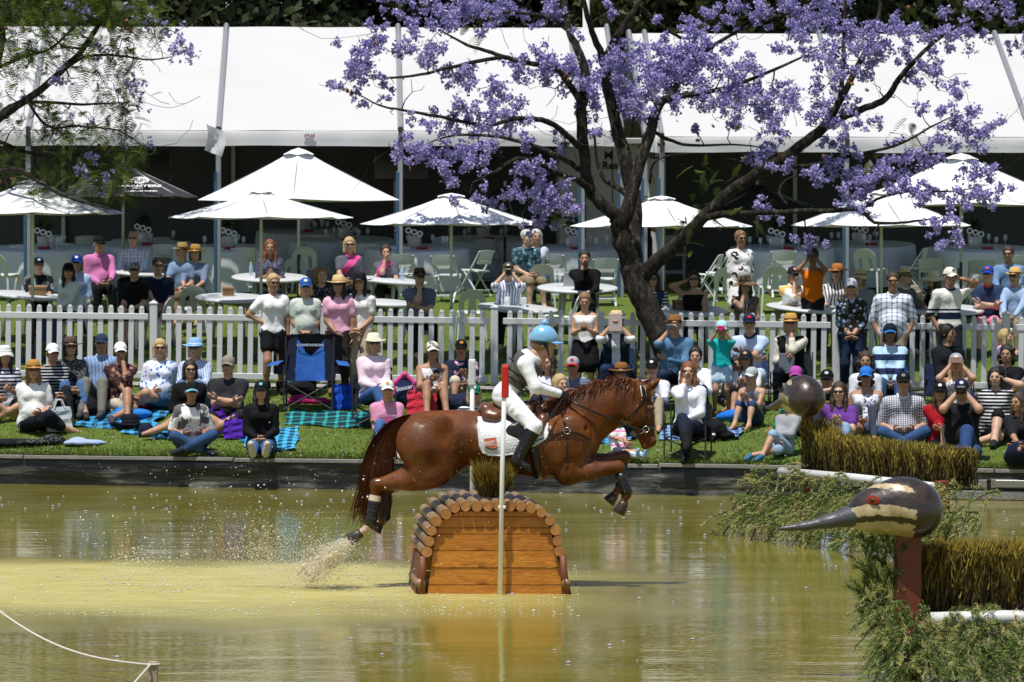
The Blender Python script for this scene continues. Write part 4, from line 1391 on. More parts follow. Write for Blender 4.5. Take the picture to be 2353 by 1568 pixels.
# ================================================================== people
def fabric(spec):
 """'plain #hex' | 'hstripe #a #b width' | 'vstripe #a #b width' | 'plaid #base #line size' | 'check #a #b size' | 'floral #base #c1 #c2 scale' | 'speck #a #b' """
 if spec in MATS: return MATS[spec]
 t = spec.split()
 m, nt, b = nodes_of("fabric_" + t[0] + "_" + "_".join(q.lstrip('#') for q in t[1:]))
 b.inputs["Roughness"].default_value = .85
 b.inputs["Specular IOR Level"].default_value = .2
 co = texco(nt)
 c = [hexc(q) for q in t[1:] if q.startswith('#')]
 num = [float(q) for q in t[1:] if not q.startswith('#')]
 x, y, z = sepxyz(nt, co)
 fold = noise(nt, co, 9, 4, .6)
 k = t[0]
 def stripe(v, w, duty=.5):
  return mathn(nt, 'LESS_THAN', mathn(nt, 'FRACT', mathn(nt, 'DIVIDE', mathn(nt, 'ADD', v, 10.0), w)), duty)
 if k == 'sashp':
  f = mathn(nt, 'FRACT', mathn(nt, 'DIVIDE', mathn(nt, 'ADD', mathn(nt, 'SUBTRACT', z, mathn(nt, 'MULTIPLY', x, 1.1)), 9.70), .62))
  col = mixc(nt, mathn(nt, 'LESS_THAN', f, .26), hexc('#5b5c66'), hexc('#e2559f'))
 elif k == 'bandp':
  f = mathn(nt, 'MULTIPLY', mathn(nt, 'GREATER_THAN', z, 1.07), mathn(nt, 'LESS_THAN', z, 1.17))
  f2 = mathn(nt, 'MULTIPLY', mathn(nt, 'GREATER_THAN', z, 1.195), mathn(nt, 'LESS_THAN', z, 1.225))
  col = mixc(nt, mathn(nt, 'ADD', f, f2), hexc('#e8e6e0'), hexc('#1e2848'))
 elif k == 'hoodb':
  col = mixc(nt, mathn(nt, 'GREATER_THAN', z, .40), hexc('#7c8496'), hexc('#e4e6ee'))
  col = mixc(nt, mathn(nt, 'LESS_THAN', z, .30), col, hexc('#3c465c'))
 elif k == 'plain':
  col = mixc(nt, fold, tuple(q * .88 for q in c[0]), tuple(min(1, q * 1.1) for q in c[0]))
 elif k == 'hstripe':
  col = mixc(nt, stripe(z, num[0], num[1] if len(num) > 1 else .5), c[0], c[1])
 elif k == 'vstripe':
  col = mixc(nt, stripe(mathn(nt, 'ADD', x, mathn(nt, 'MULTIPLY', y, .5)), num[0], num[1] if len(num) > 1 else .4), c[0], c[1])
 elif k in ('plaid', 'check'):
  w = num[0]
  d = .28 if k == 'plaid' else .5
  a1 = stripe(x, w, d); a2 = stripe(mathn(nt, 'ADD', z, mathn(nt, 'MULTIPLY', y, .7)), w, d)
  f = mathn(nt, 'MULTIPLY', mathn(nt, 'ADD', a1, a2), .5)
  col = mixc(nt, f, c[0], c[1])
 elif k == 'floral':
  s = num[0]
  v = nt.nodes.new("ShaderNodeTexVoronoi"); v.inputs["Scale"].default_value = s
  nt.links.new(co, v.inputs["Vector"])
  f1 = mathn(nt, 'LESS_THAN', v.outputs["Distance"], .42)
  n2 = mathn(nt, 'GREATER_THAN', noise(nt, co, s * 1.3, 3), .52)
  col = mixc(nt, f1, c[0], c[1])
  col = mixc(nt, mathn(nt, 'MULTIPLY', n2, .85), col, c[2])
 else:
  col = mixc(nt, mathn(nt, 'GREATER_THAN', noise(nt, co, 70, 2), .55), c[0], c[1])
 nt.links.new(col, b.inputs["Base Color"])
 bumpn(nt, b, noise(nt, mapping(nt, co, (1, 1, .6)), 11, 3, .6), .55, .03)
 MATS[spec] = m
 return m
def skin(tone):
 cols = {0: (.58, .36, .26), 1: (.50, .29, .19), 2: (.40, .215, .135), 3: (.28, .145, .09)}
 return mat("skin_%d" % tone, cols[tone], .5, .07, 12, sss=0.0, spec=.35)
EYE = mat("eye_dark", (.03, .022, .02), .25, 0)
LIP = [mat("lips_%d" % i, c, .5, 0) for i, c in enumerate(((.42, .17, .15), (.36, .13, .11), (.30, .10, .08), (.18, .07, .06)))]
SHADE = mat("sunglass_lens", (.008, .008, .010), .08, 0, spec=.8)
HAIRC = {'brown': (.045, .025, .014), 'dark': (.012, .009, .008), 'blonde': (.52, .37, .17), 'grey': (.30, .29, .27), 'red': (.22, .07, .02), 'light': (.25, .155, .075), 'white': (.6, .58, .55)}
def hairmat(c):
 return mat("hair_" + c, HAIRC[c], .45, .35, 60, .5, 120)
def bake_head(female, vox):
 s = SDF(vox, .03)
 s.ell((0, .012, .032), (.076, .096, .088))
 s.ell((0, -.018, -.022), (.064, .078, .088))
 s.cap((-.03, -.045, -.085), (.03, -.045, -.085), .026 if female else .030, k=.035)
 s.ell((0, -.078, -.098), (.022, .018, .018), k=.02)
 s.cap((0, -.088, .012), (0, -.112, -.030), .0095, .014, k=.016)
 s.cap((-.036, -.086, .020), (.036, -.086, .020), .010, k=.02)
 for sx in (-1, 1):
  s.ell((sx * .032, -.094, .000), (.016, .012, .009), k=.012, sub=True)
  s.ell((sx * .032, -.080, -.001), (.013, .013, .012), k=.006)
  s.ell((sx * .078, .012, -.012), (.012, .022, .032), k=.012)
  s.ell((sx * .042, -.062, -.035), (.022, .022, .022), k=.025)
 s.cap((-.017, -.093, -.066), (.017, -.093, -.066), .0085, k=.012)
 s.cap((0, .012, -.06), (0, .022, -.19), .054 if female else .061, .052 if female else .06, k=.03)
 V, Q = s.nets()
 C = V[Q].mean(1)
 mi = np.zeros(len(Q), np.int32)
 for sx in (-1, 1):
  d = np.sqrt(((C[:, 0] - sx * .032) / 1.25) ** 2 + (C[:, 2] + .001) ** 2)
  mi[(d < .0115) & (C[:, 1] < -.07)] = 1
 mi[(np.abs(C[:, 0]) < .026) & (np.abs(C[:, 2] + .066) < .010) & (C[:, 1] < -.085)] = 2
 return V, Q, mi
HEADS = {(f, v): bake_head(f, v) for f in (0, 1) for v in (.0118,)}
HEADS[(1, .0055)] = bake_head(1, .0055)
def bake_hand(curl):
 """right-hand style hand pointing -Z from the wrist at the origin, palm towards -Y, thumb at +X"""
 mb = MB()
 mb.tube([(0, 0, .015), (0, 0, -.02), (0, -.002, -.055), (0, -.004, -.092)], [.024, .030, .040, .038], 8, flat=(1, .46), up=(0, 1, 0))
 for i, (x, L) in enumerate(((.030, .070), (.010, .080), (-.010, .074), (-.029, .058))):
  p = Vector((x, -.004, -.085)); pts = [p]; a = .12
  for seg in (.42, .33, .25):
   a += curl * (1.0, 1.15, .8)[len(pts) - 1]
   pts.append(pts[-1] + Vector((x * .12, -math.sin(a), -math.cos(a))) * L * seg)
  mb.tube(pts, [.0095, .009, .0082, .006], 6)
 mb.tube([(.030, -.004, -.028), (.052, -.014, -.052), (.060, -.026 - .01 * curl, -.078), (.056, -.036 - .02 * curl, -.098)], [.013, .0115, .010, .007], 6)
 V = np.array([tuple(v) for v in mb.V])
 return V, mb.F
HANDS = {'relax': bake_hand(.28), 'grip': bake_hand(.95), 'flat': bake_hand(.08)}
def bake_hair(style):
 s = SDF(.011, .02)
 s.ell((0, .016, .040), (.086, .104, .092))
 if style in ('bob', 'long', 'curly', 'pony', 'bun'):
  s.ell((0, .030, .0), (.085, .095, .10))
 if style == 'bob':
  for sx in (-1, 1): s.cap((sx * .068, .0, .02), (sx * .078, -.005, -.11), .03, .028, k=.03)
  s.cap((0, .07, .0), (0, .075, -.11), .06, .05, k=.04)
 if style == 'long':
  for sx in (-1, 1): s.chain([(sx * .068, -.002, .02), (sx * .080, -.012, -.12), (sx * .085, -.045, -.25)], [.03, .033, .022], k=.03)
  s.cap((0, .07, .0), (0, .095, -.27), .065, .05, k=.05)
 if style == 'pony':
  s.chain([(0, .10, .04), (0, .15, -.0), (0, .155, -.12), (0, .14, -.2)], [.025, .03, .026, .012], k=.02)
 if style == 'bun':
  s.ell((0, .10, .09), (.04, .04, .04), k=.01)
 if style == 'curly':
  g = random.Random(3)
  for _ in range(26):
   a = g.uniform(-.3, math.pi + .3); z = g.uniform(-.13, .10)
   s.ell((.088 * math.cos(a), .01 + .085 * math.sin(a), z), (.034, .034, .034), k=.012)
 s.ell((0, -.096, -.030), (.074, .078, .098), k=.015, sub=True)
 if style == 'short':
  s.ell((0, -.03, -.10), (.12, .12, .10), k=.02, sub=True)
 V, Q = s.nets()
 an = np.arctan2(V[:, 1], V[:, 0])
 w = np.sin(an * 23 + V[:, 2] * 30 + 2 * np.sin(V[:, 2] * 40)) + .7 * np.sin(an * 41 - V[:, 2] * 55)
 c = V - np.array([0, .016, .02]); c /= np.linalg.norm(c, axis=1)[:, None]
 V = V + c * (w * .0038 + .003)[:, None]
 return mesh_from("hair", V, Q, True)
HAIR = {}
def get_hair(st):
 if st not in HAIR: HAIR[st] = bake_hair(st)
 return HAIR[st]
def hat_mesh(kind):
 mb = MB()
 n = 28
 if kind == 'cap':
  V, F = [], []
  for j in range(7):
   t = j / 6 * math.pi / 2
   for i in range(n):
    a = 2 * math.pi * i / n
    V.append((.091 * math.cos(a) * math.cos(t) ** .8, .012 + .110 * math.sin(a) * math.cos(t) ** .8, .030 + .100 * math.sin(t)))
  for j in range(6):
   for i in range(n):
    a, b_ = j * n + i, j * n + (i + 1) % n
    F.append((a, b_, b_ + n, a + n))
  mb.add(V, F)
  V, F = [], []
  for j in range(5):
   for i in range(9):
    u = i / 8 * 2 - 1; v = j / 4
    V.append((u * .080 * (1 - .10 * v * v), -.075 + .045 * u * u * (1 - v) - (.105 * v) * (1 - .32 * u * u), .042 - .028 * u * u - .020 * v))
  for j in range(4):
   for i in range(8):
    a = j * 9 + i
    F.append((a, a + 1, a + 10, a + 9))
  k = len(V)
  V += [(x, y, z - .006) for x, y, z in V]
  F += [tuple(q + k for q in f[::-1]) for f in F]
  mb.mi = 1
  mb.add(V, F)
 else:
  wide = {'wide': .175, 'fedora': .145, 'floppy': .20, 'cloche': .125}[kind]
  droop = {'wide': -.012, 'fedora': -.004, 'floppy': -.055, 'cloche': -.045}[kind]
  prof = [(.0, .138), (.04, .140), (.070, .132), (.084, .105), (.090, .06), (.094, .042)]
  if kind == 'fedora': prof = [(.0, .128), (.035, .135), (.066, .142), (.080, .125), (.090, .06), (.094, .042)]
  mb.lathe([(r * 1.0, z) for r, z in prof], n)
  mb.mi = 1
  mb.lathe([(.0945, .038), (.0965, .040), (.0955, .068), (.0925, .068)], n)
  mb.mi = 0
  V, F = [], []
  for j in range(4):
   v = j / 3
   for i in range(n):
    a = 2 * math.pi * i / n
    r = lerp(.092, wide, v)
    z = .040 + droop * v * v + (.022 * v * v * (math.cos(a) ** 2) if kind in ('fedora', 'wide') else .014 * v * math.sin(3 * a))
    V.append((r * math.cos(a), r * 1.12 * math.sin(a), z))
  for j in range(3):
   for i in range(n):
    a, b_ = j * n + i, j * n + (i + 1) % n
    F.append((a, a + n, b_ + n, b_))
  k = len(V)
  V += [(x, y, z - .005) for x, y, z in V]
  F += [tuple(q + k for q in f[::-1]) for f in F]
  mb.add(V, F)
  mb.V = [(x, y + .012, z) for x, y, z in mb.V]
 me = mb.mesh("hat", True)
 return me
HATS = {}
def get_hat(k):
 if k not in HATS: HATS[k] = hat_mesh(k)
 return HATS[k]
mb = MB()
for sx in (-1, 1):
 mb.tube([(sx * .008, -.107, .002), (sx * .034, -.106, .004), (sx * .060, -.092, .003)], [.016, .020, .014], 8, flat=(.28, 1))
 mb.tube([(sx * .062, -.092, .006), (sx * .080, -.03, .006), (sx * .082, .02, .0)], .0035, 4)
mb.tube([(-.012, -.109, .008), (.012, -.109, .008)], .004, 4)
SGLASS = mb.mesh("sunglasses", True)
def two_bone(a, t, l1, l2, pole):
 a, t, pole = np.array(a, float), np.array(t, float), np.array(pole, float)
 d = t - a
 L = np.linalg.norm(d)
 mx = (l1 + l2) * .995
 if L > mx:
  t = a + d / L * mx; d = t - a; L = mx
 L = max(L, abs(l1 - l2) + .01)
 u = d / np.linalg.norm(d)
 x = (l1 * l1 - l2 * l2 + L * L) / (2 * L)
 h = math.sqrt(max(l1 * l1 - x * x, 0))
 p = pole - u * (pole @ u)
 if np.linalg.norm(p) < 1e-6: p = np.array([0, 0, 1.0]) - u * u[2]
 p /= np.linalg.norm(p)
 return a + u * x + p * h, t
POSES = {
 'stand': dict(pz=.905, lean=1, feet=((-.10, .0, .08), (.10, .0, .08)), pole=(0, -1, .1)),
 'step': dict(pz=.90, lean=2, feet=((-.12, -.06, .08), (.13, .07, .08)), pole=(0, -1, .1)),
 'chair': dict(pz=.52, lean=4, feet=((-.13, -.44, .08), (.13, -.44, .08)), pole=(0, -.6, 1)),
 'legcross': dict(pz=.52, lean=2, feet=((-.02, -.50, .22), (.05, -.42, .08)), pole=(0, -.6, 1)),
 'camp': dict(pz=.36, lean=-6, feet=((-.14, -.58, .08), (.13, -.62, .08)), pole=(0, -.5, 1)),
 'campx': dict(pz=.38, lean=-6, feet=((.10, -.66, .26), (.06, -.55, .08)), pole=(0, -.5, 1)),
 'cross': dict(pz=.115, lean=8, feet=((.13, -.33, .07), (-.13, -.38, .09)), pole=((-1, -.1, .5), (1, -.1, .5))),
 'kneesup': dict(pz=.115, lean=6, feet=((-.13, -.56, .07), (.13, -.56, .07)), pole=(0, -.3, 1)),
 'legsout': dict(pz=.115, lean=3, feet=((-.08, -.92, .09), (.08, -.88, .09)), pole=(0, 0, 1)),
 'side': dict(pz=.115, lean=2, feet=((.50, -.22, .07), (.42, -.10, .07)), pole=((.1, -1, .3), (.2, -1, .3))),
 'sidel': dict(pz=.115, lean=2, feet=((-.42, -.10, .07), (-.50, -.22, .07)), pole=((-.2, -1, .3), (-.1, -1, .3))),
 'oneup': dict(pz=.115, lean=4, feet=((-.16, -.60, .07), (.05, -.62, .07)), pole=((1, -.2, .15), (0, -.2, 1))),
 'perch': dict(pz=.42, lean=10, feet=((-.16, -.36, .08), (.17, -.34, .08)), pole=(0, -.6, 1)),
}
def pose_joints(S, pose, arms, lean=None, side=0.0, hyaw=0.0, hpitch=0.0, sexf=0, slope=0.0, twist=0.0):
 d = POSES[pose]
 J = {}
 sw, hw = (.163 if sexf else .190) * S, (.088 if sexf else .085) * S
 pz = d['pz'] * (S if d['pz'] > .2 else max(S, .9))
 pel = np.array([0, 0, pz])
 ln = math.radians(d['lean'] if lean is None else lean)
 up = np.array([math.sin(math.radians(side)), -math.sin(ln), math.cos(ln)]); up /= np.linalg.norm(up)
 fw = np.array([0, -1, 0]); fw = fw - up * (fw @ up); fw /= np.linalg.norm(fw)
 tw = math.radians(twist)
 rt = np.cross(fw, up)
 rt = -rt if rt[0] < 0 else rt
 rt, fw = rt * math.cos(tw) + fw * math.sin(tw) * -1, fw * math.cos(tw) + rt * math.sin(tw)
 J['pel'], J['up'], J['fw'], J['rt'] = pel, up, fw, rt
 J['waist'] = pel + up * .19 * S
 J['chest'] = pel + up * .36 * S
 J['neck'] = pel + up * .50 * S
 hs = math.radians(hpitch)
 J['headc'] = J['neck'] + up * .085 * S + np.array([0, 0, .115]) * (.55 + .45 * S) + fw * .022
 for i, sx in ((0, -1), (1, 1)):
  J['sh', i] = J['neck'] - up * .055 * S + rt * sx * sw
  J['hip', i] = pel + np.array([sx * hw, 0, -.01])
  ft = np.array(d['feet'][i], float) * np.array([1, 1, 1 if pose not in ('x',) else 1])
  if pose in ('stand', 'step'): ft = ft * np.array([1, 1, 1])
  else: ft = ft * np.array([S, S, 1])
  ft[2] += slope * ft[1]
  pole = d['pole'][i] if isinstance(d['pole'][0], tuple) else d['pole']
  J['knee', i], J['ank', i] = two_bone(J['hip', i], ft, .425 * S, .42 * S, pole)
  sh = J['knee', i] - J['ank', i]
  tdir = np.array([0, -1.0, 0])
  if pose == 'legsout': tdir = np.array([.15 * sx, -.45, .9])
  if pose in ('cross',): tdir = np.array([-sx * .9, -.4, .0])
  if pose in ('side', 'sidel'): tdir = np.array([1.0 if pose == 'side' else -1.0, .2, 0])
  J['toe', i] = J['ank', i] + tdir / np.linalg.norm(tdir) * .15 * S + (np.array([0, 0, -.045]) if pose not in ('legsout',) else 0)
 for i, sx in ((0, -1), (1, 1)):
  a = arms[i]
  C, N = J['chest'], J['neck']
  def rel(x, f, u): return C + rt * sx * x * S + fw * f * S + up * u * S
  pole_a = rt * sx * .6 - up * 1.0 - fw * .4
  hand = 'relax'
  if a == 'down': t = J['sh', i] + np.array([sx * .05, -.03, -.53 * S])
  elif a == 'hip': t = pel + rt * sx * .15 * S + up * .12 * S + fw * .03; pole_a = rt * sx * 1.0 - fw * .3
  elif a == 'lap': t = (J['hip', i] + J['knee', i]) / 2 + np.array([-sx * .05, -.04, .10])
  elif a == 'knee': t = J['knee', i] + np.array([-sx * .05, -.05, .07])
  elif a == 'clasp': t = (J['knee', 0] + J['knee', 1]) / 2 + np.array([sx * .03, -.05, -.06])
  elif a == 'fold': t = rel(-.09, .21, -.12 + .03 * i); pole_a = rt * sx * 1.0 - up * .8
  elif a == 'cam': t = J['headc'] + fw * .21 + rt * sx * .055 + np.array([0, 0, -.03]); hand = 'grip'; pole_a = rt * sx * .8 - up * 1.0
  elif a == 'camlow': t = rel(.05, .30, .02); hand = 'grip'
  elif a == 'phone': t = rel(.04, .24, -.10); hand = 'grip'
  elif a == 'ear': t = J['headc'] + rt * sx * .125 - up * .03 + fw * .03; hand = 'grip'; pole_a = rt * sx * .8 - up * .6 + fw * .3
  elif a == 'chin': t = J['headc'] + fw * .135 + rt * sx * .025 - up * .115; hand = 'grip'; pole_a = rt * sx * .4 - up * 1.0
  elif a == 'low': t = pel + fw * .16 + rt * sx * .03 + up * .02
  elif a == 'pocket': t = pel + rt * sx * .17 * S + up * -.04 + fw * .02; pole_a = rt * sx * 1.0 - fw * .6
  elif a == 'table': t = rel(.10, .40, -.20)
  elif a == 'back': t = np.array([sx * .24, .30, .05]) ; hand = 'flat'; pole_a = -fw
  elif a == 'point': t = rel(-.10, .36, .02)
  elif a == 'head': t = J['headc'] + rt * sx * .10 + up * .03 + fw * -.02; pole_a = rt * sx * 1.0 + up * .2
  else: t = np.array(a, float)
  J['elb', i], J['wri', i] = two_bone(J['sh', i], t, .28 * S, .245 * S, pole_a)
  J['hand', i] = hand
 J['hyaw'], J['hpitch'] = math.radians(hyaw), math.radians(hpitch)
 J['S'] = S
 return J
def mat_from_axes(x, y, z):
 return np.array([x, y, z]).T
def head_matrix(J):
 y0, p0 = J['hyaw'], J['hpitch']
 Rz = np.array([[math.cos(y0), -math.sin(y0), 0], [math.sin(y0), math.cos(y0), 0], [0, 0, 1]])
 Rx = np.array([[1, 0, 0], [0, math.cos(p0), -math.sin(p0)], [0, math.sin(p0), math.cos(p0)]])
 base = mat_from_axes(J['rt'], -J['fw'] * .5 + np.array([0, .5, 0]) , np.array([0, 0, 1.0]))
 fy = -J['fw'].copy(); fy[2] = 0; fy /= np.linalg.norm(fy)
 fx = np.cross(fy, [0, 0, 1.0])
 base = mat_from_axes(fx, fy, np.array([0, 0, 1.0]))
 if np.linalg.det(base) < 0: base[:, 0] *= -1
 return base @ Rz @ Rx
def body_sdf(J, vox, bulk, female, child):
 s = SDF(vox, .035)
 S = J['S']; b = bulk
 fw, up, rt = J['fw'], J['up'], J['rt']
 torso(s, J, b, female, child, 0.0)
 s.cap(J['neck'] - up * .02, J['headc'] - up * .07, .056 * (.6 + .4 * S), .05 * (.6 + .4 * S))
 for i in (0, 1):
  arm(s, J, i, b, 0, 1.0)
  leg(s, J, i, b, 0, 1.0)
  s.cap(J['ank', i], J['toe', i], .040 * S, .030 * S)
 return s
def torso(s, J, b, female, child, off):
 S, up, fw, rt = J['S'], J['up'], J['fw'], J['rt']
 hipw = (.085 if female else .078) * S
 s.cap(J['pel'] - rt * hipw, J['pel'] + rt * hipw, (.098 if female else .092) * S * b + off, n=fw, q=.92)
 s.cap(J['pel'] + up * .03 - rt * .05 * S, J['waist'] - rt * .05 * S, .098 * S * b + off, (.085 if female else .097) * S * b + off, n=fw, q=.85)
 s.cap(J['pel'] + up * .03 + rt * .05 * S, J['waist'] + rt * .05 * S, .098 * S * b + off, (.085 if female else .097) * S * b + off, n=fw, q=.85)
 cw = (.060 if female else .078) * S
 for sx in (-1, 1):
  s.cap(J['waist'] + rt * sx * .05 * S, J['chest'] + rt * sx * cw + up * .04 * S, .088 * S * b + off, .098 * S * min(b, 1.15) + off, n=fw, q=.88)
  s.cap(J['chest'] + rt * sx * cw + up * .04 * S, J['sh', 0 if sx < 0 else 1] - rt * sx * .035 * S, .09 * S + off, .058 * S + off)
  s.cap(J['neck'] - up * .01 * S, J['sh', 0 if sx < 0 else 1] - rt * sx * .03 * S, .052 * S + off * .6, .052 * S + off)
  if female and not child:
   s.ell(J['chest'] + rt * sx * .07 * S + fw * .078 * S + up * .0 * S, np.array([.060, .052, .060]) * S * (.5 + .5 * b) + off, k=.04)
 if b > 1.12: s.ell(J['waist'] - up * .04 + fw * .05, np.array([.13, .11, .13]) * S * b * .95 + off, k=.06)
def arm(s, J, i, b, off, frac, r0=.050):
 S = J['S']; bb = .55 + .45 * b
 a, e, w = J['sh', i], J['elb', i], J['wri', i]
 pts = [a, e, w]
 if frac <= .5:
  s.cap(a, a + (e - a) * frac * 2, (r0 + .004) * S * bb + off, (r0 - .008 * frac * 2) * S * bb + off * 1.15)
 else:
  f = (frac - .5) * 2
  s.cap(a, e, (r0 + .004) * S * bb + off, (r0 - .009) * S * bb + off)
  s.cap(e, e + (w - e) * f, (r0 - .009) * S * bb + off, (r0 - .009 - .013 * f) * S * bb + off)
def leg(s, J, i, b, off, frac, flare=0):
 S = J['S']; bb = .5 + .5 * b
 h, k, a = J['hip', i], J['knee', i], J['ank', i]
 if frac <= .5:
  f = frac * 2
  s.cap(h, h + (k - h) * f, .088 * S * bb + off, (.088 - .030 * f) * S * bb + off + flare)
 else:
  f = (frac - .5) * 2
  s.cap(h, k, .088 * S * bb + off, .057 * S * bb + off)
  s.cap(k, k + (a - k) * f, .056 * S * bb + off, lerp(.056, .038, f) * S * bb + off + flare)
  if off == 0 or f > .4:
   c = k + (a - k) * .3
   d = (a - k) / np.linalg.norm(a - k)
   bk = np.cross(J['rt'], d); bk = bk if bk @ (c - (h + a) / 2) < 0 or True else -bk
   s.cap(k + (a - k) * .15, k + (a - k) * .42, .050 * S * bb + off, .046 * S * bb + off)
PERSONS = []
def person(loc, rz, J, sp, label, vox=.026, name="person", group="spectators around the pond"):
 """sp: dict(sex, skin, hair, haircol, hat, glasses, top, bottom, shoes, bulk, child)"""
 f = sp.get('sex', 1); b = sp.get('bulk', 1.0); child = sp.get('child', False); S = J['S']
 r = empty(name, loc, math.radians(rz), label, "person", group)
 tone = sp.get('skin', 1)
 s = body_sdf(J, vox, b, f, child)
 V, Q = s.nets()
 hs = .60 + .40 * S if not child else .72 + .28 * S
 HM = head_matrix(J)
 hv, hq, hm = HEADS[(f, sp.get('hvox', .0118))]
 hV = (hv * hs) @ HM.T + J['headc']
 Vs = [V, hV]; Fs = [tuple(q) for q in Q] + [tuple(q + len(V)) for q in hq]
 mi = [0] * len(Q) + list(hm)
 n0 = len(V) + len(hV)
 for i in (0, 1):
  hv2, hf2 = HANDS[sp.get('hands', {}).get(i, J['hand', i])]
  w, e = J['wri', i], J['elb', i]
  z = -(w - e) / np.linalg.norm(w - e)
  inw = -J['rt'] * (-1 if i == 0 else 1)
  th = J['fw'] * .6 + J['up'] * .6
  if ('thumb', i) in J: th = J['thumb', i]
  x = th - z * (th @ z); x /= np.linalg.norm(x)
  y = np.cross(z, x)
  m = -1.0 if (y @ inw) > 0 else 1.0
  P2 = hv2.copy() * (.55 + .45 * S)
  P2[:, 1] *= m
  W2 = P2[:, :1] * x + P2[:, 1:2] * y + P2[:, 2:] * z + w
  Vs.append(W2)
  Fs += [tuple(q + n0 for q in (ff if m > 0 else ff[::-1])) for ff in hf2]
  mi += [0] * len(hf2)
  n0 += len(W2)
 me = mesh_from("body", np.concatenate(Vs), Fs, True)
 me.polygons.foreach_set("material_index", mi)
 obj("body", me, [skin(tone), EYE, LIP[tone]], r)
 # ---- clothes
 def garment(nm, s_, fab, clip=None):
  v, q = s_.nets(clip)
  if len(q) and nm not in ("shoe", "boot"):
   ph = rng.uniform(0, 9)
   cx_ = v - v.mean(0)
   nn = cx_ / (np.linalg.norm(cx_[:, :2], axis=1)[:, None] + .05)
   w_ = np.sin(v[:, 2] * 68 + 4 * np.sin(v[:, 0] * 17 + ph) + 3 * np.sin(v[:, 1] * 15 - ph)) * (.5 + .5 * np.sin(v[:, 0] * 11 + v[:, 2] * 7 + ph))
   nn[:, 2] = 0
   v = v + nn * (w_ * .0042)[:, None]
  if len(q): return obj(nm, mesh_from(nm, v, q, True), fabric(fab) if isinstance(fab, str) else fab, r)
 tp = sp.get('top')
 if tp:
  kind, fab = tp[0], tp[1]
  s_ = SDF(vox, .035)
  torso(s_, J, b, f, child, .014)
  fr = {'tank': 0, 'tee': .30, 'elbow': .5, 'long': .97, 'roll': .72}[kind]
  if fr > 0:
   for i in (0, 1): arm(s_, J, i, b, .012 if kind != 'tee' else .015, fr)
  nk = J['neck'] + J['up'] * (.035 if kind != 'tank' else -.03) * S
  upv = J['up']
  cl = lambda X, Y, Z: ((X - nk[0]) * upv[0] + (Y - nk[1]) * upv[1] + (Z - nk[2]) * upv[2])
  o = garment({'tank': 'tank_top', 'tee': 'tee_shirt', 'elbow': 'shirt', 'long': 'shirt', 'roll': 'shirt'}[kind], s_, fab, cl)
  if len(tp) > 2 and tp[2]:
   mb = MB(); c = J['neck'] + J['up'] * .035 * S
   pts = [Vector(c + J['rt'] * .066 * S * math.cos(a) + J['fw'] * (.066 * S * math.sin(a) + .01) + J['up'] * (-.025 * math.sin(a) * S)) for a in [math.radians(q) for q in range(0, 361, 24)]]
   mb.tube(pts, .015 * S, 6); mb.build("collar", fabric(tp[2]), o, True)
 if sp.get('vest'):
  s_ = SDF(vox, .035); torso(s_, J, b, f, child, .026)
  c0, fwv, rtv = J['chest'], J['fw'], J['rt']
  nk = J['neck'] + J['up'] * .02 * S
  def clv(X, Y, Z):
   fd = (X - c0[0]) * fwv[0] + (Y - c0[1]) * fwv[1] + (Z - c0[2]) * fwv[2]
   rd = (X - c0[0]) * rtv[0] + (Y - c0[1]) * rtv[1] + (Z - c0[2]) * rtv[2]
   return np.maximum(np.minimum(fd - .02, .055 - np.abs(rd)), Z - nk[2])
  garment("vest", s_, sp['vest'], clv)
 bt = sp.get('bottom')
 if bt:
  kind, fab = bt
  s_ = SDF(vox, .03)
  hipw = (.085 if f else .078) * S
  s_.cap(J['pel'] - J['rt'] * hipw, J['pel'] + J['rt'] * hipw, (.100 if f else .094) * S * b + .010, n=J['fw'], q=.92)
  s_.cap(J['pel'], J['pel'] + J['up'] * .07 * S, .105 * S * b, n=J['fw'], q=.75)
  fr = {'breeches': .60, 'trousers': .97, 'capri': .8, 'knee': .52, 'shorts': .27, 'skirt': .40}[kind]
  for i in (0, 1):
   leg(s_, J, i, b, .012 if kind != 'skirt' else .03, fr, .014 if kind in ('shorts', 'knee') else (.004 if kind != 'skirt' else .05))
  garment({'breeches': 'breeches', 'trousers': 'trousers', 'capri': 'trousers', 'knee': 'shorts', 'shorts': 'shorts', 'skirt': 'skirt'}[kind], s_, fab)
 sh = sp.get('shoes')
 if sh:
  for i in (0, 1):
   s_ = SDF(.014, .02)
   tdir = J['toe', i] - J['ank', i]
   s_.cap(J['ank', i] + np.array([0, 0, -.0]), J['toe', i], .048 * S, .038 * S)
   if sp.get('boots'): s_.cap(J['ank', i], J['ank', i] + (J['knee', i] - J['ank', i]) * sp['boots'], .054 * S, .076 * S)
   garment("boot" if sp.get('boots') else "shoe", s_, sh)
 if sp.get('socks'):
  for i in (0, 1):
   s_ = SDF(.016, .02)
   s_.cap(J['ank', i], J['ank', i] + (J['knee', i] - J['ank', i]) * .6, .047 * S, .058 * S)
   garment("sock", s_, sp['socks'])
 # ---- hair, hat, glasses share meshes; placed by the head's matrix
 M4 = Matrix([[*(HM[i] * hs), J['headc'][i]] for i in range(3)] + [[0, 0, 0, 1]])
 def wear(nm, me, mats):
  o = obj(nm, me, mats, r)
  o.matrix_basis = M4
  return o
 if sp.get('hair'):
  ho = wear("hair", get_hair(sp['hair']), hairmat(sp.get('haircol', 'brown')))
  if sp.get('hat'): ho.matrix_basis = M4 @ Matrix.Translation((0, .002, -.004)) @ Matrix.Diagonal((.94, .94, .93, 1))
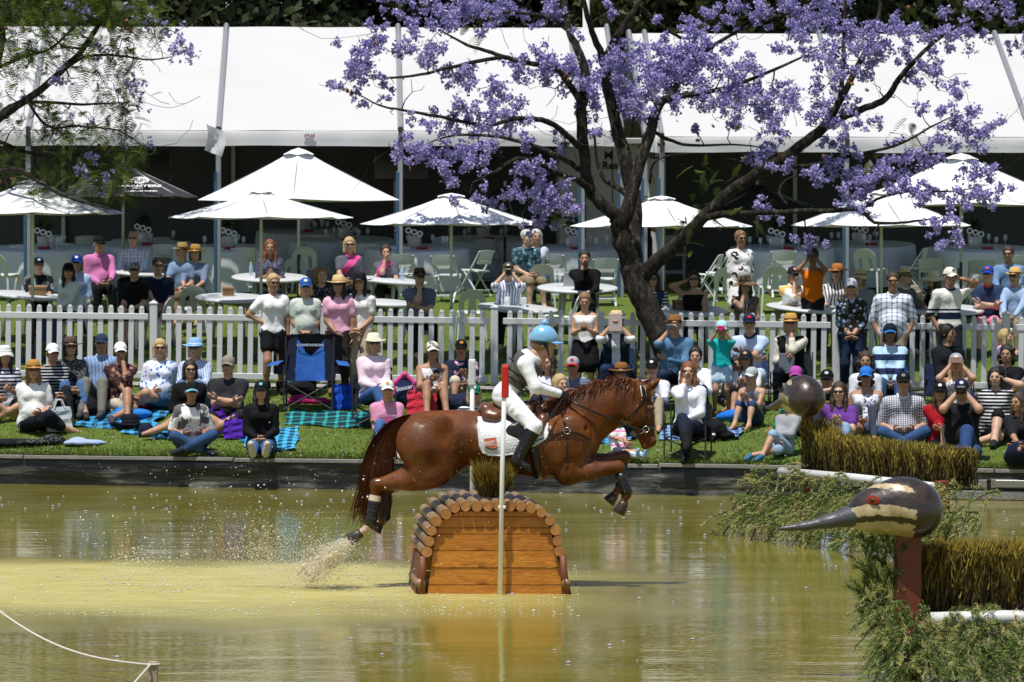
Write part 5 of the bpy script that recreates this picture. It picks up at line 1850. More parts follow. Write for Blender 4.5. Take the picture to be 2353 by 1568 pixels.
 if sp.get('hat'):
  h = sp['hat']
  wear("cap" if h[0] == 'cap' else "hat", get_hat(h[0]), [fabric(h[1]), fabric(h[2] if len(h) > 2 else h[1])])
  if h[0] == 'cap' and len(h) > 3:
   mb = MB(); mb.lathe([(0, .004), (.020, .003), (.022, 0)], 10, (0, -.090, .085), Matrix.Rotation(math.radians(68), 3, 'X'))
   e = wear("cap_emblem", mb.mesh("cap_emblem"), fabric(h[3]))
   e.scale = (e.scale[0] * 1.2, e.scale[1], e.scale[2])
 if sp.get('glasses'): wear("sunglasses", SGLASS, SHADE)
 PERSONS.append((r, J, sp))
 return r
def hand_world(r, J, i):
 return Matrix.Translation(r.location) @ r.rotation_euler.to_matrix().to_4x4() @ Vector(J['wri', i])
# ================================================================== the crowd
CAMPS = []
TPOS = {}
def crowd(x, y, zone, pose, rz, label, S=1.0, arms=('lap', 'lap'), hyaw=0, hp=0, lean=None, side=0, chair=None, key=None, xo=0, tw=0, **sp):
 hat = sp.get('hat')
 ch = sp.get('child', False)
 hs = .72 + .28 * S if ch else .60 + .40 * S
 if zone == 'F' and not ch and pose not in ('stand', 'step'): S *= 1.05; sp['bulk'] = sp.get('bulk', 1.0) * 1.07
 J = pose_joints(S, pose, arms, lean, side, hyaw, hp, sp.get('sex', 1), 0.0, tw)
 th = J['headc'][2] + .118 * hs + ((.03 if hat[0] != 'cap' else .016) if hat else (.008 if sp.get('hair') else 0))
 Y = solve_top(x, y, th, front=(zone == 'F'), lo=58.75)
 X = PX(x + xo, Y)
 slope = (ground(X, Y) - ground(X, Y - .6)) / .6
 if pose not in ('chair', 'legcross', 'stand', 'step'):
  J = pose_joints(S, pose, arms, lean, side, hyaw, hp, sp.get('sex', 1), slope * .9, tw)
 r = person((X, Y, ground(X, Y)), rz, J, sp, label)
 seen = P(x, y, Y).z - (ground(X, Y) + th)
 if abs(seen) > .06: print("CLAMP", round(seen, 2), x, y, zone, pose, label[:40])
 if chair is None and pose in ('chair', 'legcross') and zone == 'B': chair = 'mono'
 if chair == 'mono':
  fwd = Vector((math.sin(math.radians(rz)), -math.cos(math.radians(rz)), 0))
  q = mchair(0, 0, rz + 180, "under the " + key, Vector((X, Y, ground(X, Y))) - fwd * -.04)
  q.rotation_euler = (0, 0, math.radians(rz + 180)); q.scale = (S, S, 1.0)
 elif chair:
  CAMPS.append((r, rz, chair, key, J['pel'][2]))
 if key: TPOS[key] = (r, J)
 return r
B, Fz = 'B', 'F'
W_ = 'plain #f2f2f2'
# ---- behind the fence
crowd(88, 590, B, 'chair', 12, "boy in black and white polo and black cap, sitting at the first table", .92, ('table', 'table'), sex=0, hair='short', hat=('cap', 'plain #101318', 'plain #15181c', 'plain #9fd0e0'), top=('elbow', 'floral #16181c #e8e8ea #16181c 5', 'plain #101010'), bottom=('trousers', 'plain #14161c'), shoes='plain #222222', key="boy in black and white polo")
crowd(154, 603, B, 'chair', -40, "woman in loose white blouse and black cap, twisted round on her chair", .98, ('lap', 'table'), hyaw=45, sex=1, hair='long', haircol='dark', hat=('cap', 'plain #0e0f12', 'plain #0e0f12'), top=('long', 'plain #d8dbe0'), bottom=('trousers', 'plain #2a4468'), shoes='plain #a06a60', xo=10, key="loose white blouse")
crowd(176, 584, B, 'chair', 10, "woman in light blue shirt with blue cap and sunglasses, behind the white blouse", 1.0, ('lap', 'lap'), hyaw=-8, sex=1, hair='bob', haircol='light', hat=('cap', 'plain #1d3f98', 'plain #1d3f98', 'plain #ffffff'), glasses=1, top=('roll', 'plain #a9bfe4', 'plain #b7caec'), bottom=('trousers', 'plain #22304c'), key="light blue shirt and blue cap")
crowd(226, 541, B, 'chair', 20, "man in pink long sleeved shirt and dark cap, leaning back in the shade", 1.04, ('lap', 'table'), hyaw=8, sex=0, bulk=1.15, hair='short', haircol='grey', hat=('cap', 'plain #0c0c0e', 'plain #0c0c0e'), glasses=1, top=('long', 'plain #c979ac', 'plain #c979ac'), bottom=('trousers', 'plain #0c0d10'), key="pink long sleeved shirt")
crowd(308, 531, B, 'chair', -6, "balding man with grey beard in white checked shirt, in the shade", 1.02, ('table', 'table'), sex=0, skin=1, bulk=1.1, glasses=1, top=('long', 'plaid #cfd2dc #6a6f86 .06', 'plain #cfd2dc'), bottom=('trousers', 'plain #1c2436'), key="white checked shirt")
crowd(301, 601, B, 'chair', -35, "man in black polo and camouflage cap with sunglasses, side on", 1.0, ('lap', 'lap'), hyaw=38, sex=0, bulk=1.05, hair='short', haircol='dark', hat=('cap', 'floral #7c8076 #c9cbc2 #4c5048 30', 'plain #5a5e55'), glasses=1, top=('tee', 'plain #0f1012', 'plain #0f1012'), bottom=('knee', 'plain #23262c'), shoes='plain #222', xo=14, key="black polo and camouflage cap")
crowd(362, 592, B, 'chair', 12, "man in navy polo with white collar and sand trousers, arms down", 1.02, ('knee', 'lap'), hyaw=5, sex=0, hair='short', haircol='brown', glasses=1, top=('tee', 'plain #17223c', 'plain #e6e8ec'), bottom=('trousers', 'plain #cbbfa6'), shoes='plain #3c3c3c', key="navy polo with white collar")
crowd(422, 556, B, 'chair', -25, "man in straw hat and pale blue sleeveless top, in half profile", 1.0, ('table', 'lap'), hyaw=-20, sex=0, hair='short', hat=('fedora', 'plain #9c8552', 'plain #3a2c1c'), top=('tee', 'plain #7d95b4'), bottom=('knee', 'plain #7a6a52'), key="straw hat and pale blue top")
crowd(451, 560, B, 'chair', -10, "woman in round straw hat and grey blue shirt, beside the other straw hat", .98, ('table', 'table'), hyaw=5, sex=1, skin=1, hair='bob', hat=('wide', 'plain #a8843f', 'plain #5c3c18'), top=('elbow', 'plain #7684a0'), bottom=('knee', 'plain #1a1c22'), key="round straw hat and grey shirt")
crowd(620, 551, B, 'chair', 5, "woman with long reddish blonde hair in grey tee, holding a phone", 1.0, ('phone', 'phone'), sex=1, skin=2, hair='long', haircol='red', top=('elbow', 'floral #4b4f62 #70738a #3f4252 22'), bottom=('trousers', 'plain #20242e'), key="long reddish blonde hair")
crowd(802, 545, B, 'chair', 8, "blonde woman in sunglasses, grey polo with pink sash and collar", 1.02, ('table', 'lap'), sex=1, skin=1, hair='bob', haircol='blonde', glasses=1, top=('tee', 'sashp', 'plain #e24a9c'), bottom=('trousers', 'plain #2a2c34'), key="blonde with pink sash polo")
crowd(886, 562, B, 'chair', 6, "girl with hair drawn back in grey polo with pink sash, holding a drink", .92, ('chin', 'table'), sex=1, skin=1, hair='bun', haircol='brown', top=('tee', 'sashp', 'plain #e24a9c'), bottom=('trousers', 'plain #2a2c34'), key="girl in pink sash polo")
crowd(737, 614, B, 'chair', 10, "curly haired woman with spectacles in dark patterned top", .98, ('lap', 'lap'), hyaw=8, sex=1, skin=0, hair='curly', haircol='light', top=('elbow', 'floral #2c2c33 #77777f #1c1c22 20'), bottom=('trousers', 'plain #1c1c22'), key="curly haired woman")
crowd(962, 614, B, 'chair', 14, "man in brown wide hat and violet grey shirt, hand at his chin", 1.03, ('chin', 'fold'), sex=0, bulk=1.2, skin=0, hair='short', haircol='grey', hat=('wide', 'plain #4d463c', 'plain #2a241e'), glasses=1, top=('tee', 'plain #6f7290', 'plain #32343c'), bottom=('trousers', 'plain #14161c'), key="brown wide hat man")
crowd(1167, 602, B, 'chair', 2, "man in blue striped shirt and brown cap, photographing with a black phone", 1.02, ('cam', 'cam'), sex=0, bulk=1.12, skin=0, hair='short', haircol='grey', hat=('cap', 'plain #4e463c', 'plain #6d6454', 'plain #dcdcdc'), top=('long', 'vstripe #e4e8f2 #5c6fa8 .045 .35', 'plain #e4e8f2'), bottom=('trousers', 'plain #1d2433'), key="blue striped shirt photographer")
crowd(1207, 528, B, 'chair', 25, "old white haired man in teal patterned shirt, under the low blossom", 1.02, ('lap', 'lap'), hyaw=15, sex=0, bulk=1.1, skin=0, hair='short', haircol='white', top=('tee', 'floral #3f6272 #8fb0b8 #2c4450 16', 'plain #52707c'), bottom=('knee', 'plain #8c7d62'), key="teal patterned shirt")
crowd(1231, 527, B, 'chair', 10, "white haired woman in white cardigan and striped top, in the shade", .97, ('lap', 'lap'), sex=1, skin=1, hair='bob', haircol='white', top=('tee', 'hstripe #e4e6ee #20242e .03'), vest='plain #ccd2e4', bottom=('trousers', 'plain #39465e'), key="white cardigan")
crowd(1344, 575, B, 'chair', -4, "dark haired man in black shirt, hand at his mouth, behind the laptop", 1.02, ('chin', 'table'), sex=0, skin=2, hair='short', haircol='dark', top=('long', 'plain #0c0d10'), bottom=('trousers', 'plain #0e0f12'), key="black shirt behind the laptop")
crowd(1502, 623, B, 'chair', -10, "dark haired woman in denim jacket and striped top, half behind the trunk", .98, ('lap', 'lap'), sex=1, hair='long', haircol='dark', glasses=1, top=('tee', 'hstripe #dfe2e8 #20242c .05'), vest='plain #2c4258', bottom=('trousers', 'plain #1d2738'), key="denim jacket")
crowd(1595, 623, B, 'chair', -5, "woman with bobbed dark hair in black sleeveless top, at the table with bottles", .99, ('ear', 'table'), sex=1, skin=1, hair='bob', haircol='dark', glasses=1, top=('tank', 'plain #0c0c10'), bottom=('trousers', 'plain #16181f'), key="black sleeveless top")
crowd(1713, 632, B, 'chair', -4, "woman in floppy brown sun hat and grey scarf, hand at her mouth", .99, ('chin', 'lap'), sex=1, skin=0, hair='long', haircol='brown', hat=('floppy', 'plain #8a715a', 'plain #5c4838'), glasses=1, top=('tank', 'vstripe #d4d4d6 #3c3a40 .04 .5'), vest='plain #6b6258', bottom=('trousers', 'plain #2a2c36'), key="floppy hat and scarf")
crowd(1820, 611, B, 'chair', 14, "woman in white polo with yellow shoulders and dark cap, holding food", 1.0, ('chin', 'camlow'), sex=1, skin=0, hair='pony', haircol='dark', hat=('cap', 'plain #26282c', 'plain #26282c', 'plain #e8b0a8'), glasses=1, top=('elbow', 'floral #f0f0f0 #f2f2f2 #e8b020 2.5', W_), bottom=('trousers', 'plain #8fa6bc'), key="white polo with yellow shoulders")
crowd(1868, 570, B, 'stand', -8, "woman in orange singlet, both arms raised with a phone", .97, ('cam', 'cam'), sex=1, skin=3, hair='bun', haircol='dark', top=('tank', 'plain #e0760c'), bottom=('trousers', 'plain #1c1e24'), key="orange singlet")
crowd(1925, 604, B, 'chair', -14, "woman in tan wide hat and black and white striped shirt, wine at hand", .99, ('table', 'lap'), hyaw=-12, sex=1, skin=0, hair='bob', haircol='light', hat=('wide', 'plain #b0743a', 'plain #7a4a1c'), glasses=1, top=('elbow', 'vstripe #e8e8ea #33353c .05 .4'), bottom=('trousers', 'plain #d4c8b8'), key="tan hat and stripes")
crowd(1978, 617, B, 'chair', -16, "woman in cream hat and grey linen shirt, behind the floral blouse", .98, ('lap', 'lap'), hyaw=-15, sex=1, skin=1, hair='bob', haircol='light', hat=('cloche', 'plain #cdbf9f', 'plain #8a7d62'), glasses=1, top=('long', 'plain #878f9c'), bottom=('trousers', 'plain #4c515c'), key="cream hat and grey shirt")
crowd(2074, 614, B, 'chair', 35, "person in cream fedora and red rimmed glasses, holding the baby", 1.0, ('lap', 'camlow'), hyaw=20, sex=1, skin=0, hair='short', haircol='brown', hat=('fedora', 'plain #cfc0a0', 'plain #26262c'), glasses=1, top=('long', 'plain #6c6c70', 'plain #e0e0e0'), bottom=('trousers', 'plain #232630'), key="cream fedora")
crowd(2097, 653, B, 'perch', 30, "baby in grey bucket hat and red sleeve, held beside the fedora", .52, ('camlow', 'camlow'), hyaw=25, sex=1, skin=0, child=True, hat=('cloche', 'plain #8c8676', 'plain #8c8676'), top=('tee', 'plain #7c1c28'), bottom=('knee', 'plain #2a3c60'), key="baby")
crowd(2152, 620, B, 'chair', -60, "woman in broad cream hat and black top, tattooed arm stretched out", .98, ('table', 'lap'), hyaw=0, sex=1, skin=1, hair='long', haircol='dark', hat=('floppy', 'plain #ddd0b0', 'plain #ddd0b0'), top=('tank', 'plain #141416'), bottom=('trousers', 'plain #20222a'), key="broad cream hat")
crowd(2270, 609, B, 'chair', -8, "man in blue cap, navy polo and pink shorts, arms folded", 1.04, ('fold', 'fold'), hyaw=-6, sex=0, bulk=1.12, skin=0, hair='short', haircol='dark', hat=('cap', 'plain #2348a8', 'plain #2348a8', 'plain #e0662a'), glasses=1, top=('tee', 'plain #2b3c5c', 'plain #d85c40'), bottom=('knee', 'plain #e88aa4'), shoes='plain #444', key="pink shorts and navy polo")
crowd(2318, 566, B, 'chair', -14, "brown haired man in sunglasses and pale blue shirt, furthest back at the end", 1.02, ('table', 'table'), sex=0, skin=2, hair='short', haircol='brown', glasses=1, top=('long', 'plain #6f8db4', 'plain #6f8db4'), bottom=('trousers', 'plain #232a3a'), key="sunglasses and pale blue shirt")
crowd(2334, 613, B, 'chair', -20, "old man in straw hat and pale blue buttoned shirt, at the fence post", 1.02, ('knee', 'knee'), hyaw=-8, sex=0, skin=1, hair='short', haircol='white', hat=('fedora', 'plain #dcb970', 'plain #4a3820'), glasses=1, top=('long', 'plain #9db8dc', 'plain #9db8dc'), bottom=('trousers', 'plain #8f8570'), key="old man in straw hat")
crowd(1700, 530, B, 'stand', 20, "woman in black and white spotted dress, standing at the cloth table", 1.0, ('low', 'low'), sex=1, skin=2, bulk=1.2, hair='short', haircol='light', glasses=1, top=('elbow', 'floral #f0f0f0 #101012 #f0f0f0 9'), bottom=('skirt', 'floral #f0f0f0 #101012 #f0f0f0 9'), key="spotted dress")
crowd(1474, 436, B, 'stand', 20, "waiter in black with a dark cap, standing behind the trunk fork", 1.06, ('phone', 'phone'), sex=0, skin=2, hair='short', haircol='dark', hat=('cap', 'plain #14161a', 'plain #14161a'), top=('tee', 'plain #101114'), bottom=('trousers', 'plain #101114'), key="waiter")
# ---- standing in front of the fence
crowd(632, 629, Fz, 'step', 14, "woman standing in white tee and black shorts, hand on her hip", 1.0, ('hip', 'down'), hyaw=6, hp=4, sex=1, skin=2, bulk=1.05, hair='pony', haircol='blonde', glasses=1, top=('tee', W_), bottom=('shorts', 'plain #17181b'), shoes='plain #101010', boots=.15, xo=-5, key="white tee and black shorts")
crowd(702, 637, Fz, 'stand', 4, "woman standing in pale green tee and blue cap, hands behind the chair", .97, ('low', 'low'), sex=1, skin=1, bulk=1.18, hair='bob', haircol='blonde', hat=('cap', 'plain #2f5fa8', 'plain #2f5fa8', 'plain #ffffff'), glasses=1, top=('tee', 'plain #c3cbc2'), bottom=('trousers', 'plain #22242a'), shoes='plain #333', key="pale green tee")
crowd(778, 630, Fz, 'stand', -4, "woman standing in pink tee and tan sun hat", .98, ('low', 'down'), sex=1, skin=2, hair='long', haircol='dark', hat=('wide', 'plain #d8bf8e', 'plain #b49660'), glasses=1, top=('tee', 'plain #eab0cc'), bottom=('trousers', 'plain #2c2622'), shoes='plain #806048', key="pink tee")
crowd(829, 625, Fz, 'stand', -18, "woman standing in white tee, black hat and khaki trousers, hands clasped", .99, ('low', 'low'), hyaw=5, sex=1, skin=1, hair='long', haircol='dark', hat=('wide', 'plain #16171c', 'plain #16171c'), top=('tee', 'floral #eceae6 #eceae6 #b8bcc0 6'), bottom=('trousers', 'plain #b8a78c'), shoes='plain #2a2420', key="black hat and khaki trousers")
crowd(1344, 672, Fz, 'stand', -4, "girl standing in white singlet with black jacket tied round her waist", .86, ('phone', 'phone'), hp=14, sex=1, skin=1, hair='pony', haircol='light', top=('tank', W_), bottom=('skirt', 'plain #0e0f12'), shoes='plain #444', key="girl in white singlet")
crowd(1417, 712, Fz, 'perch', -4, "woman in cream hat and navy vest, holding up a tablet", .99, ('cam', 'cam'), sex=1, skin=1, hair='bob', haircol='brown', hat=('wide', 'plain #d9bf8c', 'plain #5c4a34'), top=('roll', 'plain #e6e8f0'), vest='plain #1c2638', bottom=('trousers', 'plain #1e3050'), shoes='plain #604838', key="woman with tablet", chair='#22304c')
crowd(1552, 722, Fz, 'perch', -6, "man in brown fedora and denim shirt, camera at his eye, right of the trunk", 1.0, ('cam', 'fold'), sex=0, skin=1, hair='short', haircol='dark', hat=('fedora', 'plain #8f6236', 'plain #33261a'), top=('long', 'plain #5d85a8', 'plain #5d85a8'), bottom=('trousers', 'plain #26324a'), key="denim shirt photographer", chair='#22304c')
crowd(1659, 735, Fz, 'stand', -6, "girl standing in teal tee with yellow print, pink camera at her face", .74, ('cam', 'cam'), sex=1, skin=2, child=True, hair='short', haircol='light', hat=('cap', 'plain #a4dcec', 'plain #a4dcec'), top=('elbow', 'plain #17b3b3'), bottom=('shorts', 'plain #a9c3d4'), shoes='plain #8c5a3c', key="girl in teal tee")
crowd(1722, 720, Fz, 'perch', -4, "man in pale blue polo and navy cap, pointing with a microphone", 1.02, ('fold', 'point'), sex=0, skin=1, hair='short', haircol='grey', hat=('cap', 'plain #1c2444', 'plain #1c2444', 'plain #d03038'), top=('tee', 'plain #bcd0ee', 'plain #24304c'), bottom=('knee', 'plain #b8c4d8'), shoes='plain #555', key="pale blue polo man", chair='#2a3c64')
crowd(1819, 718, Fz, 'perch', -10, "woman in straw hat, black vest and cream blouse, chin in hand", 1.0, ('phone', 'chin'), sex=1, skin=1, hair='bob', haircol='blonde', hat=('wide', 'plain #c89c50', 'plain #5c3c1c'), glasses=1, top=('long', 'plain #ddd8c8'), vest='plain #121316', bottom=('trousers', 'plain #131826'), shoes='plain #18243c', key="black vest woman", chair='#1c222c')
crowd(1956, 638, Fz, 'stand', -4, "woman standing in dark floral blouse and silver cap, hands clasped", .98, ('low', 'low'), sex=1, skin=1, bulk=1.12, hair='bob', haircol='blonde', hat=('cap', 'plain #b9bdc8', 'plain #b9bdc8'), glasses=1, top=('roll', 'floral #2f3226 #a9c0e0 #2a2c20 13'), bottom=('capri', 'plain #1a2740'), shoes='plain #3a2c24', key="dark floral blouse")
crowd(2052, 625, Fz, 'stand', -6, "big man standing in white and blue plaid shirt, hands in pockets", 1.08, ('pocket', 'pocket'), sex=0, skin=2, bulk=1.2, hair='short', haircol='brown', glasses=1, top=('elbow', 'plaid #eef0f6 #4a62a8 .075', 'plain #e8ecf4'), bottom=('knee', 'plain #978a76'), shoes='plain #555', key="plaid shirt man")
crowd(2181, 613, Fz, 'stand', 18, "man standing in white polo with navy bands and cream cap, phone at ear", 1.06, ('pocket', 'ear'), hyaw=10, sex=0, skin=2, hair='short', haircol='dark', hat=('cap', 'plain #eae6d4', 'plain #eae6d4', 'plain #4c6078'), glasses=1, top=('elbow', 'bandp', 'plain #1e2a4a'), bottom=('knee', 'plain #22242a'), shoes='plain #333', key="white polo with navy bands")
# ---- sitting on the bank, left
crowd(8, 792, Fz, 'cross', 18, "woman with long dark hair, white hat and navy striped top, at the edge", .98, ('lap', 'phone'), sex=1, skin=1, hair='long', haircol='dark', hat=('cloche', 'plain #dfe2e4', 'plain #dfe2e4'), top=('elbow', 'hstripe #e6e8f0 #27345c .05'), bottom=('knee', 'plain #20242c'), key="long dark hair and white hat")
crowd(76, 825, Fz, 'side', 10, "woman in cowboy straw hat and white tee, a red cushion at her knee", 1.0, ('lap', 'lap'), sex=1, skin=1, bulk=1.15, hair='long', haircol='light', hat=('wide', 'plain #b98c44', 'plain #6c4a1c'), glasses=1, top=('tee', W_), bottom=('capri', 'plain #141822'), key="cowboy straw hat")
crowd(118, 788, Fz, 'kneesup', 20, "woman in white cap and black and white striped top, hugging her knees", 1.0, ('clasp', 'clasp'), sex=1, skin=2, hair='pony', haircol='dark', hat=('cap', 'plain #eceef6', 'plain #eceef6'), glasses=1, top=('long', 'hstripe #1a1c20 #c8cad0 .042 .3'), bottom=('trousers', 'plain #1a1d24'), shoes='plain #222', key="white cap and dark stripes")
crowd(160, 772, Fz, 'kneesup', 14, "woman in dark brown hat and speckled black top, knees drawn up in jeans", 1.02, ('clasp', 'clasp'), sex=1, skin=1, hair='bob', haircol='dark', hat=('wide', 'plain #554a42', 'plain #1c1816'), glasses=1, top=('long', 'speck #17181c #8a8c90'), bottom=('capri', 'plain #4a6c98'), shoes='plain #333', key="dark brown hat")
crowd(231, 766, Fz, 'kneesup', -6, "man in navy cap and blue striped shirt, leaning back beside her", 1.05, ('back', 'back'), lean=-8, hyaw=4, sex=0, skin=2, hair='short', haircol='grey', hat=('cap', 'plain #2c3a54', 'plain #2c3a54'), top=('long', 'vstripe #8ea8cc #6a86b0 .05', 'plain #9cb4d4'), bottom=('trousers', 'plain #74746c'), shoes='plain #444', key="navy cap and blue shirt")
crowd(276, 785, Fz, 'oneup', 10, "woman in white cap and brown floral wrap, one knee up, arm across it", 1.0, ('knee', 'chin'), sex=1, skin=2, hair='pony', haircol='brown', hat=('cap', 'plain #eeeef2', 'plain #eeeef2'), glasses=1, top=('elbow', 'floral #4c3230 #a88478 #3a2626 15'), bottom=('shorts', 'plain #c8bca8'), shoes='plain #43424a', key="brown floral wrap")
crowd(368, 779, Fz, 'sidel', 4, "blonde woman in blue and white floral blouse and denim skirt", 1.0, ('lap', 'back'), sex=1, skin=1, bulk=1.12, hair='bob', haircol='blonde', glasses=1, top=('long', 'floral #dfe8f8 #4a74c8 #f0f4fc 17'), bottom=('shorts', 'plain #48688c'), key="blue floral blouse")
crowd(451, 775, Fz, 'kneesup', -8, "woman in light blue sun hat and pinstripe shirt, holding a drink", 1.02, ('camlow', 'knee'), sex=1, skin=1, hair='bob', haircol='blonde', hat=('wide', 'plain #8db8e8', 'plain #b8d4f4'), glasses=1, top=('long', 'vstripe #c8d4ea #8298c0 .035 .35', 'plain #c8d4ea'), bottom=('trousers', 'plain #506c94'), key="light blue sun hat")
crowd(435, 828, Fz, 'sidel', 16, "dark haired woman in black cardigan and denim skirt, with sunglasses", 1.0, ('lap', 'lap'), hyaw=-4, sex=1, skin=1, bulk=1.1, hair='bob', haircol='dark', glasses=1, top=('long', 'plain #101013'), bottom=('shorts', 'plain #58789c'), key="black cardigan")
crowd(438, 879, Fz, 'cross', 10, "woman in black, white and gold polo and black cap, sitting cross-legged", .98, ('lap', 'lap'), sex=1, skin=2, hair='pony', haircol='dark', hat=('cap', 'plain #14161a', 'plain #6fb4c8'), glasses=1, top=('elbow', 'floral #f2f2f2 #f2f2f2 #14151a 4', 'plain #101012'), bottom=('trousers', 'plain #33507c'), shoes='plain #2a2e38', key="black white and gold polo")
crowd(524, 816, Fz, 'cross', -6, "big man in charcoal tee and grey cap, arms folded", 1.05, ('fold', 'fold'), lean=-2, sex=0, skin=1, bulk=1.25, hair='short', haircol='grey', hat=('cap', 'plain #8b857a', 'plain #8b857a'), glasses=1, top=('tee', 'plain #2a2c30'), bottom=('knee', 'plain #1e2228'), key="charcoal tee")
crowd(600, 876, Fz, 'legsout', 2, "woman in black cardigan over a white and gold polo, soles towards us", 1.0, ('lap', 'lap'), sex=1, skin=1, hair='long', haircol='dark', hat=('cap', 'plain #14171c', 'plain #14171c', 'plain #7cc0d0'), glasses=1, top=('long', 'plain #0f1013'), bottom=('trousers', 'plain #40628e'), shoes='plain #c6bda8', key="soles towards us")
crowd(859, 764, Fz, 'campx', 8, "woman in cream sun hat and pale pink shirt, black jacket over her lap", 1.0, ('lap', 'lap'), sex=1, skin=1, hair='bob', haircol='blonde', hat=('wide', 'plain #efe9d2', 'plain #efe9d2'), glasses=1, top=('long', 'plain #eed4e4', 'plain #eed4e4'), bottom=('trousers', 'plain #37598c'), shoes='plain #2c201c', boots=.35, key="cream sun hat", chair='#1b1f2a')
crowd(888, 871, Fz, 'kneesup', 6, "woman in white cap and rose shirt, arms folded on her knees", .98, ('fold', 'fold'), lean=10, sex=1, skin=1, hair='short', haircol='blonde', hat=('cap', 'plain #f4f4f2', 'plain #f4f4f2', 'plain #c8a850'), glasses=1, top=('long', 'plain #d894b4', 'plain #d894b4'), bottom=('capri', 'plain #46689c'), shoes='plain #d8b0a8', key="white cap and rose shirt")
crowd(992, 783, Fz, 'kneesup', 8, "woman in white and black singlet and white cap, forearms on bare knees", 1.0, ('knee', 'clasp'), sex=1, skin=2, bulk=1.05, hair='pony', haircol='light', hat=('cap', 'floral #e8e2d4 #e8e2d4 #5c5a50 14', 'plain #e8e2d4'), glasses=1, top=('tank', 'floral #e8e8e8 #2c2c30 #3a3a3e 7'), bottom=('shorts', 'plain #202024'), shoes='plain #2c2420', key="white and black singlet")
crowd(1059, 779, Fz, 'kneesup', 4, "boy in navy and pink polo and black cap, beside the singlet", .92, ('clasp', 'knee'), sex=0, skin=2, hair='short', haircol='dark', hat=('cap', 'plain #121316', 'plain #121316', 'plain #e09040'), top=('elbow', 'floral #1f2740 #e8b8d0 #1f2740 6', 'plain #26304c'), bottom=('knee', 'plain #cfc3b0'), key="boy in navy and pink polo")
crowd(1088, 881, Fz, 'cross', 4, "woman in green cap and striped tee, in front of the white topped pole", .96, ('lap', 'lap'), sex=1, skin=1, hair='bob', haircol='blonde', hat=('cap', 'plain #1c6a58', 'plain #1c6a58', 'plain #dff0ea'), glasses=1, top=('tee', 'hstripe #e8eaf0 #3a4458 .04 .6'), bottom=('trousers', 'plain #2c3444'), key="green cap")
# ---- behind the rider and the horse
crowd(1262, 812, Fz, 'kneesup', -10, "woman in white tee with long brown hair, half hidden by the rider", 1.0, ('knee', 'knee'), hyaw=-20, sex=1, skin=1, hair='long', haircol='brown', top=('tee', 'plain #e6e2f0'), bottom=('knee', 'plain #2a3040'), key="white tee behind rider")
crowd(1283, 860, Fz, 'cross', 14, "fair haired woman smiling just above the horse's mane", .97, ('lap', 'lap'), hyaw=20, sex=1, skin=0, hair='long', haircol='blonde', top=('tee', 'plain #3c4658'), bottom=('trousers', 'plain #2c3444'), key="fair haired woman")
crowd(1317, 818, Fz, 'kneesup', -6, "person in grey and red cap and slate blue tee, above the horse's withers", .98, ('knee', 'knee'), sex=0, skin=2, hair='short', haircol='brown', hat=('cap', 'plain #a8acb4', 'plain #b8242c', 'plain #c03038'), glasses=1, top=('tee', 'plain #5a6c88'), bottom=('knee', 'plain #2c3444'), key="grey and red cap")
crowd(1428, 831, Fz, 'cross', -4, "woman in brown hat and pale top, just above the horse's crest", .98, ('lap', 'lap'), sex=1, skin=2, hair='bob', haircol='brown', hat=('wide', 'plain #8a5f32', 'plain #33241a'), glasses=1, top=('long', 'plain #d8cfc8'), bottom=('trousers', 'plain #2c3038'), key="brown hat above crest")
crowd(1499, 823, Fz, 'kneesup', -6, "boy in white and grey hooded top and black cap, left of the trunk foot", .93, ('knee', 'knee'), sex=0, skin=1, hair='short', haircol='brown', hat=('cap', 'plain #101114', 'plain #101114', 'plain #f0f0f0'), top=('long', 'hoodb'), bottom=('trousers', 'plain #a89c84'), key="hooded boy")
crowd(1424, 962, Fz, 'legsout', 30, "small child in pink and white top and striped blue socks, on the blanket", .62, ('knee', 'lap'), lean=-25, hyaw=10, sex=1, skin=1, child=True, hair='short', haircol='blonde', top=('tee', 'hstripe #e4e2e8 #e888b4 .09 .3'), bottom=('shorts', 'plain #3c4454'), socks='hstripe #8cb8e4 #f0f4fa .05', shoes='plain #8cb8e4', key="small child with striped socks")
crowd(1581, 832, Fz, 'campx', -12, "red haired woman in sunglasses and white shirt, hand at her cheek", 1.0, ('chin', 'lap'), sex=1, skin=0, hair='long', haircol='red', glasses=1, top=('long', 'plain #e4e8f4'), bottom=('trousers', 'plain #1b2334'), shoes='plain #18181a', boots=.35, key="red haired woman", chair='#14161c')
crowd(1599, 797, Fz, 'kneesup', -6, "dark haired person in white hooded top with glasses pushed up, by the trunk", .97, ('knee', 'knee'), sex=1, skin=1, hair='pony', haircol='dark', top=('long', 'plain #eceaf2'), bottom=('trousers', 'plain #2a303c'), key="white hooded top")
crowd(1693, 818, Fz, 'cross', -10, "dark haired child peering out beside the girl in teal", .8, ('lap', 'lap'), hyaw=20, sex=1, skin=2, child=True, hair='pony', haircol='dark', top=('tee', 'plain #d8cfc8'), bottom=('knee', 'plain #39404c'), key="peering child")
crowd(1716, 803, Fz, 'kneesup', -12, "girl with long plait, navy cap and white tee, below the pale blue polo", .9, ('knee', 'knee'), sex=1, skin=2, hair='long', haircol='brown', hat=('cap', 'plain #1c2232', 'plain #1c2232', 'plain #d8b468'), top=('tee', 'plain #e8e6ec'), bottom=('knee', 'plain #16181c'), key="girl with plait")
crowd(1731, 842, Fz, 'kneesup', -24, "fair child in grey singlet and pale cap, looking down at the grass", .82, ('knee', 'knee'), hyaw=-12, sex=0, skin=1, child=True, hair='short', haircol='blonde', hat=('cap', 'plain #a8b4b4', 'plain #c8ccc8'), top=('tank', 'floral #aeb0b4 #aeb0b4 #6c6e74 9'), bottom=('knee', 'plain #33486c'), key="grey singlet child")
